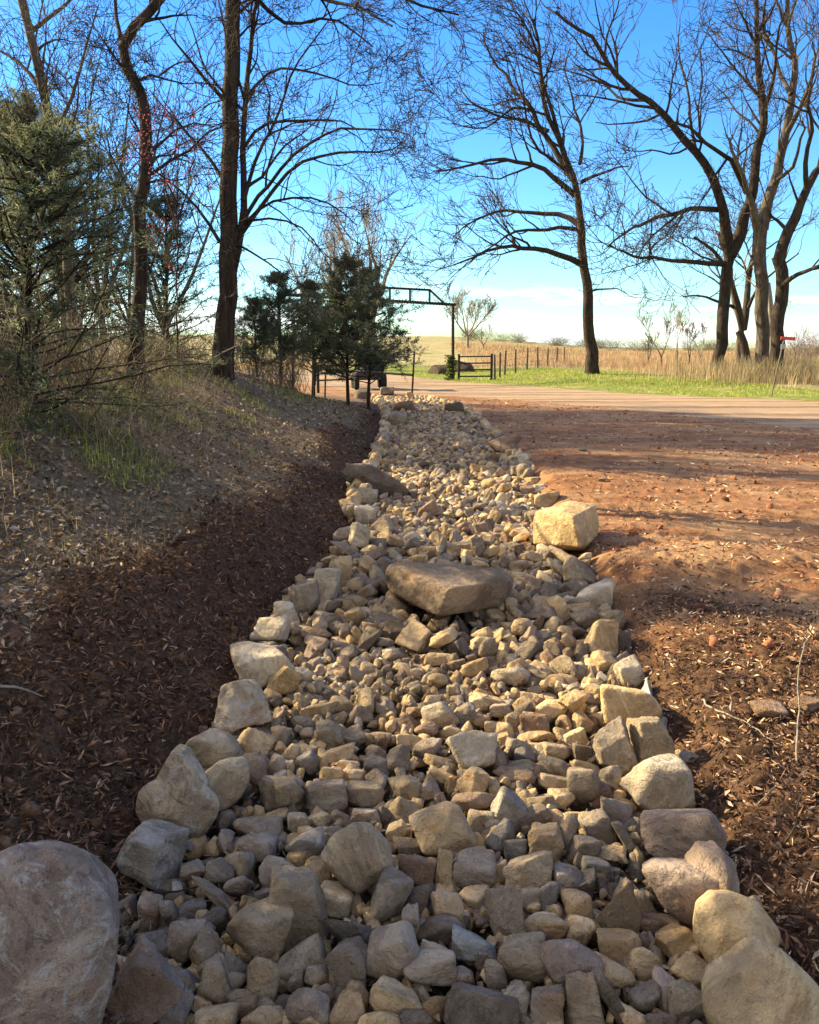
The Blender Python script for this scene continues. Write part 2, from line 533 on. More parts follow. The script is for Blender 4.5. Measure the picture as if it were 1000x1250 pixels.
# ------------------------------------------------------------------ the stones one can pick out
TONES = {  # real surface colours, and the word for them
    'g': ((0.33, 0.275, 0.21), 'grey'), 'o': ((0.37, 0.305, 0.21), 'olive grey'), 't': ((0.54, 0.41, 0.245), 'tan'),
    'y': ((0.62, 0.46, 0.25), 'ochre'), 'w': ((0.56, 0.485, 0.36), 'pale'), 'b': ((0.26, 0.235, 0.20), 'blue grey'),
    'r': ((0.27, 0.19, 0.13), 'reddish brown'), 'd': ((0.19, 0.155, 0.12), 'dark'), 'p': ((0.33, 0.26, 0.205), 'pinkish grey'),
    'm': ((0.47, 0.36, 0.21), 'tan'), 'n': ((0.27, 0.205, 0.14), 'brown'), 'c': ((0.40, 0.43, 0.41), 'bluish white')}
SHAPES = {'r': 'rounded', 'a': 'angular', 'b': 'blocky'}

# boulders: (cx, cy, w, h, rot, tone, style, label, short name, lift) or with a traced outline and ridge points
BOULDERS = [
 dict(o=[(-60,1080),(-25,1045),(10,1026),(60,1028),(98,1046),(120,1072),(137,1105),(142,1150),(138,1200),(128,1260),(95,1330),(-20,1350),(-90,1250),(-95,1150)],
      f=[(30,1120,.75),(80,1110,.55),(100,1200,.6),(20,1240,.8),(-40,1160,.7)], t='p', lab='huge rounded brownish grey boulder at the near left corner beside the mulch', sn='huge corner boulder', lift=.16, amp=.05, p=20, lv=6),
 dict(o=[(163,985),(168,966),(186,952),(222,948),(250,958),(269,978),(268,994),(250,1024),(205,1016),(172,1004)], x=[([(190,952),(204,930),(212,914),(224,917),(228,932),(250,960),(245,985),(205,975)],[(222,940,.45),(228,970,.75)])],
      f=[(185,985,.5),(222,990,.75),(247,1012,.6),(235,955,.55),(217,930,.3)], t='o', lab='pointed olive grey boulder standing up at the left edge of the channel against dark mulch', sn='pointed left boulder', lift=.05, amp=.035, lv=5),
 dict(c=(188,1049,84,82,10), s='a', t='b', lab='dark blue grey boulder just below the pointed boulder on the left edge', sn='dark left boulder'),
 dict(c=(262,919,68,54,-10), s='r', t='o', lab='rounded grey boulder behind the pointed left boulder, against the mulch', sn='round backing boulder'),
 dict(c=(264,955,74,76,-25), s='r', t='o', lab='smooth grey boulder with a bulging front tucked right of the pointed boulder', sn='bulging grey boulder'),
 dict(c=(301,862,72,62,-8), s='a', t='w', lab='pale swirl-marked boulder on the left edge below the round topped boulder', sn='swirl marked boulder'),
 dict(c=(320,810,80,52,4), s='r', t='w', lab='wide pale boulder with a rounded top on the left edge of the stones', sn='wide pale boulder'),
 dict(c=(349,829,48,38,15), s='a', t='y', lab='sunlit ochre boulder leaning on the wide pale boulder at left', sn='sunlit leaning boulder'),
 dict(c=(332,769,43,42,-25), s='a', t='w', lab='flat faced pale boulder tilted against the mulch above the wide pale boulder', sn='tilted flat faced boulder'),
 dict(c=(352,752,42,36,-20), s='a', t='w', lab='rough pale boulder directly behind the tilted flat faced boulder', sn='rough pale boulder'),
 dict(c=(371,729,40,40,5), s='a', t='g', lab='lumpy grey boulder on the left edge between pale boulder and upright block', sn='lumpy grey boulder'),
 dict(c=(398,715,34,46,-8), s='b', t='w', lab='upright pale block on the left edge with a sunlit top rim', sn='upright pale block'),
 dict(c=(415,700,30,46,-5), s='b', t='t', lab='tall tan block right behind the upright pale block on the left edge', sn='tall tan block'),
 dict(c=(425,671,36,26,-38), s='b', t='g', lab='grey edging block slanting down to the right on the left edge', sn='slanting edging block'),
 dict(c=(438,655,28,36,-6), s='b', t='w', lab='pale squared edging block with two faces, left edge below the flat slab', sn='squared edging block'),
 dict(c=(445,629,28,25,-8), s='b', t='w', lab='small squared pale block with bright top on the left edge', sn='bright topped block'),
 dict(c=(448,605,29,22,-15), s='b', t='w', lab='pale squared block on the left edge right under the long dark flat slab', sn='block under the flat slab'),
 dict(o=[(416,576),(425,565),(450,565),(466,575),(490,588),(502,600),(496,609),(470,606),(440,596),(420,587)],
      f=[(440,580,.5),(475,594,.4)], t='d', lab='long dark flat slab lying on the left edge of the channel halfway up', sn='long dark flat slab', lift=.05, th=1.2, lv=5),
 dict(o=[(468,699),(474,688),(500,685),(555,689),(588,692),(616,697),(627,705),(625,724),(614,739),(590,744),(545,750),(532,748),(497,737),(474,722)],
      f=[(500,706,.45),(545,711,.95),(590,707,.7),(534,744,.9),(615,706,.3)], t='n', lab='big long brown boulder lying across the middle of the channel', sn='big long brown boulder', lift=.02, th=1.6, amp=.03, p=60, lv=6),
 dict(o=[(651,632),(654,624),(695,611),(728,615),(732,638),(730,654),(712,673),(697,669),(671,672),(651,664)],
      f=[(688,631,1.35),(696,666,1.35),(658,627,.3)], t='y', lab='big square cut ochre boulder on the right edge of the channel', sn='big square boulder', lift=.06, th=1.25, amp=.016, p=60, lv=6),
 dict(o=[(390,1045),(404,1020),(432,1004),(456,1008),(478,1030),(482,1062),(468,1072),(437,1093),(412,1074)],
      f=[(446,1044,.8),(430,1020,.5),(465,1040,.5),(405,1050,.5),(437,1080,.6)], t='o', lab='large angular olive grey boulder in the middle of the near stones', sn='large angular middle boulder', lift=.08, amp=.03, lv=5),
 dict(o=[(497,997),(549,979),(562,984),(584,1028),(585,1042),(560,1045),(516,1040)],
      f=[(516,1033,.8),(572,1010,.7),(498,998,.1),(545,1000,.7)], t='t', lab='tan slab with a flat sunlit top tilted towards the left, mid foreground', sn='tilted tan slab', lift=.05, amp=.02, p=50, lv=5),
 dict(c=(578,917,66,56,5), s='a', t='w', lab='pale lumpy boulder with a bluish patch amid sunlit cobbles', sn='lumpy pale boulder'),
 dict(o=[(855,1234),(865,1212),(897,1190),(925,1168),(948,1152),(966,1164),(1002,1200),(1035,1255),(1010,1310),(930,1320),(880,1300)],
      f=[(945,1190,.5),(900,1240,.75),(985,1250,.7),(930,1290,.9)], t='m', lab='large tan boulder with a peaked top in the near right corner', sn='peaked corner boulder', lift=.06, amp=.022, p=26, lv=6),
 dict(o=[(846,1142),(850,1112),(874,1091),(906,1092),(927,1100),(953,1137),(952,1150),(925,1172),(895,1190),(870,1188),(857,1165)],
      f=[(893,1130,1.5),(884,1180,1.2),(856,1118,.4)], t='y', lab='bright ochre faceted boulder beside the peaked corner boulder at right', sn='bright faceted boulder', lift=.06, amp=.014, p=60, lv=5),
 dict(o=[(781,1062),(800,1051),(845,1054),(875,1066),(885,1100),(868,1112),(838,1134),(810,1112)], x=[([(845,1056),(858,1038),(880,1036),(896,1052),(902,1095),(850,1100)],[(876,1056,.9),(872,1090,1.0)])],
      f=[(835,1062,.4),(875,1060,.8),(845,1110,.8),(810,1075,.6)], t='p', lab='brownish two-lobed boulder above the bright faceted boulder on the right edge', sn='two lobed boulder', lift=.05, amp=.045, p=26, lv=5),
 dict(c=(836,1018,106,70,-6), s='r', t='p', lab='wide smooth oval boulder with a light spot on the right edge', sn='wide oval boulder'),
 dict(c=(804,955,88,66,-14), s='r', t='w', lab='smooth round pale boulder below the upright slab on the right edge', sn='smooth round boulder'),
 dict(c=(794,906,46,62,8), s='b', t='o', lab='upright flat olive slab standing between two round boulders on the right', sn='upright olive slab'),
 dict(c=(767,862,76,58,0), s='r', t='y', lab='big rounded ochre boulder beside the felt edge on the right', sn='rounded ochre boulder'),
 dict(c=(750,911,50,62,10), s='b', t='g', lab='shaded blocky grey boulder left of the upright olive slab', sn='shaded blocky boulder'),
 dict(c=(768,820,38,38,0), s='b', t='w', lab='rough pale cube of stone on the right edge above the rounded ochre boulder', sn='rough pale cube'),
 dict(c=(738,809,32,28,-15), s='a', t='y', lab='ochre wedge stone between the rough pale cube and the leaning block', sn='ochre wedge'),
 dict(c=(737,777,44,50,-8), s='b', t='t', lab='leaning tan block with a worn pale face on the right edge', sn='leaning worn block'),
 dict(c=(746,758,36,32,-15), s='r', t='o', lab='grey stone just behind the leaning worn block on the right edge', sn='grey stone behind the block'),
 dict(c=(713,757,36,28,0), s='r', t='g', lab='low shaded grey stone under the domed boulder on the right edge', sn='low shaded stone'),
 dict(c=(725,728,48,46,0), s='r', t='w', lab='domed pale boulder on the right edge of the channel', sn='domed pale boulder'),
 dict(c=(708,702,44,38,-20), s='a', t='o', lab='grey boulder between the domed boulder and the big square boulder', sn='grey boulder below the square one'),
 dict(c=(689,681,42,26,-10), s='a', t='y', lab='low ochre stone touching the front foot of the big square boulder', sn='low ochre stone'),
 dict(c=(668,610,34,20,0), s='b', t='t', lab='tan edging stone right behind the big square boulder', sn='edging stone behind the square boulder'),
 dict(c=(660,597,24,14,0), s='b', t='w', lab='pale edging stone two behind the big square boulder on the right', sn='second pale edging stone'),
 dict(c=(643,599,18,13,0), s='b', t='r', lab='brown edging stone on the channel side of the pale edging stones', sn='brown edging stone'),
 dict(c=(650,588,20,12,5), s='b', t='y', lab='small ochre edging stone in the right row midway up', sn='small ochre edging stone'),
 dict(c=(633,576,19,17,0), s='b', t='w', lab='squarish pale edging stone in the right row below the red boulder', sn='squarish edging stone'),
 dict(c=(628,562,23,13,0), s='b', t='w', lab='pale edging slab right in front of the reddish boulder', sn='pale slab at the reddish boulder'),
 dict(c=(612,558,14,11,0), s='b', t='t', lab='little tan edging stone left in front of the reddish boulder', sn='little tan edging stone'),
 dict(c=(619,545,44,26,12), s='a', t='r', lab='reddish brown boulder at the right edge far up the channel', sn='far reddish boulder'),
 dict(c=(555,499,27,16,0), s='b', t='d', lab='dark block of stone at the far right end of the channel', sn='far dark block'),
 dict(c=(588,573,28,14,0), s='b', t='y', lab='flat ochre stone among the small far cobbles left of the edging row', sn='flat ochre stone'),
 dict(c=(462,553,19,12,0), s='b', t='w', lab='pale edging stone above the long dark flat slab', sn='pale stone above the slab'),
 dict(c=(465,541,15,11,20), s='a', t='w', lab='small bright edging stone on the left, beyond the dark flat slab', sn='small bright edging stone'),
 dict(c=(483,512,28,22,0), s='r', t='g', lab='smooth grey boulder on the left side at the far end of the channel', sn='far smooth boulder'),
 dict(c=(495,497,30,15,0), s='r', t='r', lab='reddish rounded stone at the far end of the channel', sn='far reddish stone'),
 dict(c=(501,484,12,13,0), s='a', t='t', lab='pointed tan stone at the foot of the rusty post', sn='stone at the post'),
 dict(c=(472,478,19,13,0), s='b', t='b', lab='blue grey block where the channel meets the track', sn='far blue block'),
 dict(c=(443,483,24,14,0), s='r', t='d', lab='dark stone half in the mulch under the cedars', sn='dark stone under the cedars'),
 dict(c=(524,622,30,24,0), s='a', t='r', lab='brown wedge shaped stone in the channel between slab and square boulder', sn='brown wedge stone'),
 dict(c=(564,671,40,21,0), s='b', t='t', lab='flat tan block just behind the big long brown boulder', sn='flat tan block'),
 dict(c=(521,673,23,15,0), s='b', t='y', lab='small ochre block left of the flat tan block', sn='small ochre block'),
 dict(c=(641,768,36,28,0), s='a', t='t', lab='peaked tan stone standing up in front of the long brown boulder at right', sn='peaked tan stone'),
]
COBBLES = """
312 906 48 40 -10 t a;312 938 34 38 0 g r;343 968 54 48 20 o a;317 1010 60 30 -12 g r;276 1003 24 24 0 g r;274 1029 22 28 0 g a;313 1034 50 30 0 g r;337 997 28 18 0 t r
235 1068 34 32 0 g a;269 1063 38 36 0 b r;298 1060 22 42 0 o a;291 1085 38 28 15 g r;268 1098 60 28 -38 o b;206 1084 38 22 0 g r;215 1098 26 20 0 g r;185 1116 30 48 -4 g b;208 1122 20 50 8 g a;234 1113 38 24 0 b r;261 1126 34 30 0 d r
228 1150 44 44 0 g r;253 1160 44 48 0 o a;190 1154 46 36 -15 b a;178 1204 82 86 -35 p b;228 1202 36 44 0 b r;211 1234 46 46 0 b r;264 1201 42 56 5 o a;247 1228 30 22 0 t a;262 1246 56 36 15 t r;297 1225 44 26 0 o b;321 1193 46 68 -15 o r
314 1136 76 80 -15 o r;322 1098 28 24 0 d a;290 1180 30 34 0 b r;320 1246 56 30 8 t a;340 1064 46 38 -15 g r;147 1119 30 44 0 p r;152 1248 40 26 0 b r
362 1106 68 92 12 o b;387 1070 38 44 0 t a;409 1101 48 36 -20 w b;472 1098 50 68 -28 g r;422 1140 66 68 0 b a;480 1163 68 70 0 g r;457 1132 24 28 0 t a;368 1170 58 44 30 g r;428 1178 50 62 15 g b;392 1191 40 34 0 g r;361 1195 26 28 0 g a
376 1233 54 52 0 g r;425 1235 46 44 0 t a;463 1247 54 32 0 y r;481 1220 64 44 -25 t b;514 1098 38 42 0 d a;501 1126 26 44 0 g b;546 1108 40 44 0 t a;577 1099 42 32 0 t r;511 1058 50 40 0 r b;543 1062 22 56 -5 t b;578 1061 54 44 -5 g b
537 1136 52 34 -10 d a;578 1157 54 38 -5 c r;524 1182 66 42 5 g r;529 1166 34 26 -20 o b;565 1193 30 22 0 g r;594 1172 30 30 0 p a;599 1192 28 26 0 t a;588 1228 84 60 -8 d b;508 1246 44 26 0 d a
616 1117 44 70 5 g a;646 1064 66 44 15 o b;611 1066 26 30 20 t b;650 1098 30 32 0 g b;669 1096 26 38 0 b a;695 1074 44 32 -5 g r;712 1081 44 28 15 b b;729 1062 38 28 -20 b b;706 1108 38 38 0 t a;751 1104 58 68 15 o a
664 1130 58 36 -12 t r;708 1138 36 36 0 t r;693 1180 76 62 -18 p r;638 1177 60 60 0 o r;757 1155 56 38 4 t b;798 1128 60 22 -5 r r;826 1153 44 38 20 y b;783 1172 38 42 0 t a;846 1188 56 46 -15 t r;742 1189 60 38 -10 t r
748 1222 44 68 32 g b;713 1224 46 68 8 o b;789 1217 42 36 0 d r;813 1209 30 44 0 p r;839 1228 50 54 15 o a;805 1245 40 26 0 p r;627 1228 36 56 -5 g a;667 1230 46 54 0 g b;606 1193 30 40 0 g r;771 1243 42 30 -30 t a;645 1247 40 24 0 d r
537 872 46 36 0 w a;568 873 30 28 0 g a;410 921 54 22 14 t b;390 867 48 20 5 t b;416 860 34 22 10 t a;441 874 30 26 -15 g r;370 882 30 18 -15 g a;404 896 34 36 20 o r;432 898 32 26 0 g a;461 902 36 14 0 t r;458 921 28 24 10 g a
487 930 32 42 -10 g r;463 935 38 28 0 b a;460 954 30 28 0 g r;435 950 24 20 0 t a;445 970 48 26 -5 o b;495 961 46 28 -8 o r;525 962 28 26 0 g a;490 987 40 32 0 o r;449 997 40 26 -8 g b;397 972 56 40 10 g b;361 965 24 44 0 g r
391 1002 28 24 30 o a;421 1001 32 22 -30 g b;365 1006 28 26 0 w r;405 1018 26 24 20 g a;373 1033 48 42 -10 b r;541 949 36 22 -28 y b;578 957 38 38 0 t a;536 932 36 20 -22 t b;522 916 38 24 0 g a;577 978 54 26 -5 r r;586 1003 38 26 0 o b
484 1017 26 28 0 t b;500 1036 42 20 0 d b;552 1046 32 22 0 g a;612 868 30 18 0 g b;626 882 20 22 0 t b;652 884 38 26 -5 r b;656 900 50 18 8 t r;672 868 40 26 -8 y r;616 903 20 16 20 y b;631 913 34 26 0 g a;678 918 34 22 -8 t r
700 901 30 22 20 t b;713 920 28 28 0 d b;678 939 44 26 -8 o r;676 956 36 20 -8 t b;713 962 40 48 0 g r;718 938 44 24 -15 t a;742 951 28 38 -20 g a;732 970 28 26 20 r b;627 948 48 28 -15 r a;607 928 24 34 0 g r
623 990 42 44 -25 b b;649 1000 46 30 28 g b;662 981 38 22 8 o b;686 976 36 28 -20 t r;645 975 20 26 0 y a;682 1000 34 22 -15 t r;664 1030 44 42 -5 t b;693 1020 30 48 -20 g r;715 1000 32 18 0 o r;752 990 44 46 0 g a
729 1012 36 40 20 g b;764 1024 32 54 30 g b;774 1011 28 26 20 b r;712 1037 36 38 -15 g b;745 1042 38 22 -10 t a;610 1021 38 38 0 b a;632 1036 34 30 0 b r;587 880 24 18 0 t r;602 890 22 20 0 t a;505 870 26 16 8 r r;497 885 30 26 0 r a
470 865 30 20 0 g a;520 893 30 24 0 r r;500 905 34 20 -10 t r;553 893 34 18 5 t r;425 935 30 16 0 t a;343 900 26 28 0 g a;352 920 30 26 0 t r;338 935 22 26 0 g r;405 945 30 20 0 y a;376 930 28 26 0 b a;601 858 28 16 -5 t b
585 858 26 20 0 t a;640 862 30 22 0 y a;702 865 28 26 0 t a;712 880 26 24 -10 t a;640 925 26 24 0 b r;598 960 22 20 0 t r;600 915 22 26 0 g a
""".strip().replace('\n', ';').split(';')

MPP = 1000.0
def place_view(cx, cy, w, h, t_px, base_off, lift=0.0):
    """centre, metres per pixel for a stone whose silhouette is w x h pixels: it sits on the channel fill"""
    r = ray(cx, cy)
    zc = 0.0
    for _ in range(4):
        P = C0 + r * ((zc - CAM_H) / r[2])
        s = float((P - C0) @ CF) / MPP
        th = math.atan2(-r[2], math.hypot(r[0], r[1]))
        v = math.hypot(h / 2 * math.cos(th), t_px / 2 * math.sin(th)) * s
        zc = base_off + v * 0.86 + lift
    return P, s

def view_to_world(V):
    return V[:, :1] * CR + V[:, 1:2] * CU - V[:, 2:3] * CF

def boulder_geo(i, b):
    seed = 500 + i
    if 'o' in b:
        o = np.array(b['o'], dtype=float)
        cx, cy = (o[:, 0].min() + o[:, 0].max()) / 2, (o[:, 1].min() + o[:, 1].max()) / 2
        w, h = np.ptp(o[:, 0]), np.ptp(o[:, 1])
        t = b.get('th', 0.85) * math.sqrt(w * h)
        P, s = place_view(cx, cy, w, h, t, -0.10, b.get('lift', 0))
        q = o - [cx, cy]; q[:, 1] *= -1
        pts = [(x, y, 0) for x, y in q] + [(x * .72, y * .72, -t * .5) for x, y in q]
        pts += [(x - cx, -(y - cy), f * t / 2) for x, y, f in b['f']]
        pts += [(x * .93, y * .93, t * .12) for x, y in q]
        V, F = hull_rock(b.get('lv', 5), np.array(pts) * s, seed, b.get('p', 40), b.get('amp', 0.04))
        for j, (o2, f2) in enumerate(b.get('x', [])):        # a further lobe grown into the same stone
            q2 = [(x - cx, -(y - cy)) for x, y in o2]
            p2 = [(x, y, t * .1) for x, y in q2] + [(x, y, -t * .35) for x, y in q2] + [(x - cx, -(y - cy), f * t / 2) for x, y, f in f2]
            V2, F2 = hull_rock(b.get('lv', 5), np.array(p2) * s, seed + 77 + j, 40, b.get('amp', 0.04))
            F = np.concatenate([F, F2 + len(V)]); V = np.concatenate([V, V2])
        return view_to_world(V), F, P
    cx, cy, w, h, rot = b['c']
    lv = 5 if w * h > 2400 else 4
    V, F = unit_rock(lv, b['s'], seed)
    ww, hh, t = fit(w, h, rot)
    P, s = place_view(cx, cy, w, h, t, -0.09, b.get('lift', 0.03))
    return view_to_world(turn(V * [ww * s / 2, hh * s / 2, t * s / 2], rot)), F, P

def fit(w, h, rot):
    """given the upright bounding box, the half axes before the turn (roughly)"""
    a = abs(math.radians(rot))
    c, s_ = math.cos(a), math.sin(a)
    det = c ** 4 - s_ ** 4
    W2, H2 = w * w, h * h
    if det > 0.15:
        A = (W2 * c * c - H2 * s_ * s_) / det; B = (H2 * c * c - W2 * s_ * s_) / det
        A = max(A, 0.16 * W2); B = max(B, 0.16 * H2)
    else: A, B = W2, H2
    return math.sqrt(A), math.sqrt(B), 0.9 * math.sqrt(math.sqrt(A * B))

def turn(V, rot):
    a = math.radians(rot); c, s_ = math.cos(a), math.sin(a)
    M = np.array([[c, -s_, 0], [s_, c, 0], [0, 0, 1]])
    return V @ M.T

def cobble_geo(i, line):
    cx, cy, w, h, rot, tone, style = line.split()
    cx, cy, w, h, rot = map(float, (cx, cy, w, h, rot))
    w *= 1.02; h *= 1.02
    V, F = unit_rock(5 if w * h > 3000 else 4, style, 900 + i)
    ww, hh, t = fit(w, h, rot)
    P, s = place_view(cx, cy, w, h, t, -0.085, 0.015)
    return view_to_world(turn(V * [ww * s / 2, hh * s / 2, t * s / 2], rot)), F, P, tone, style

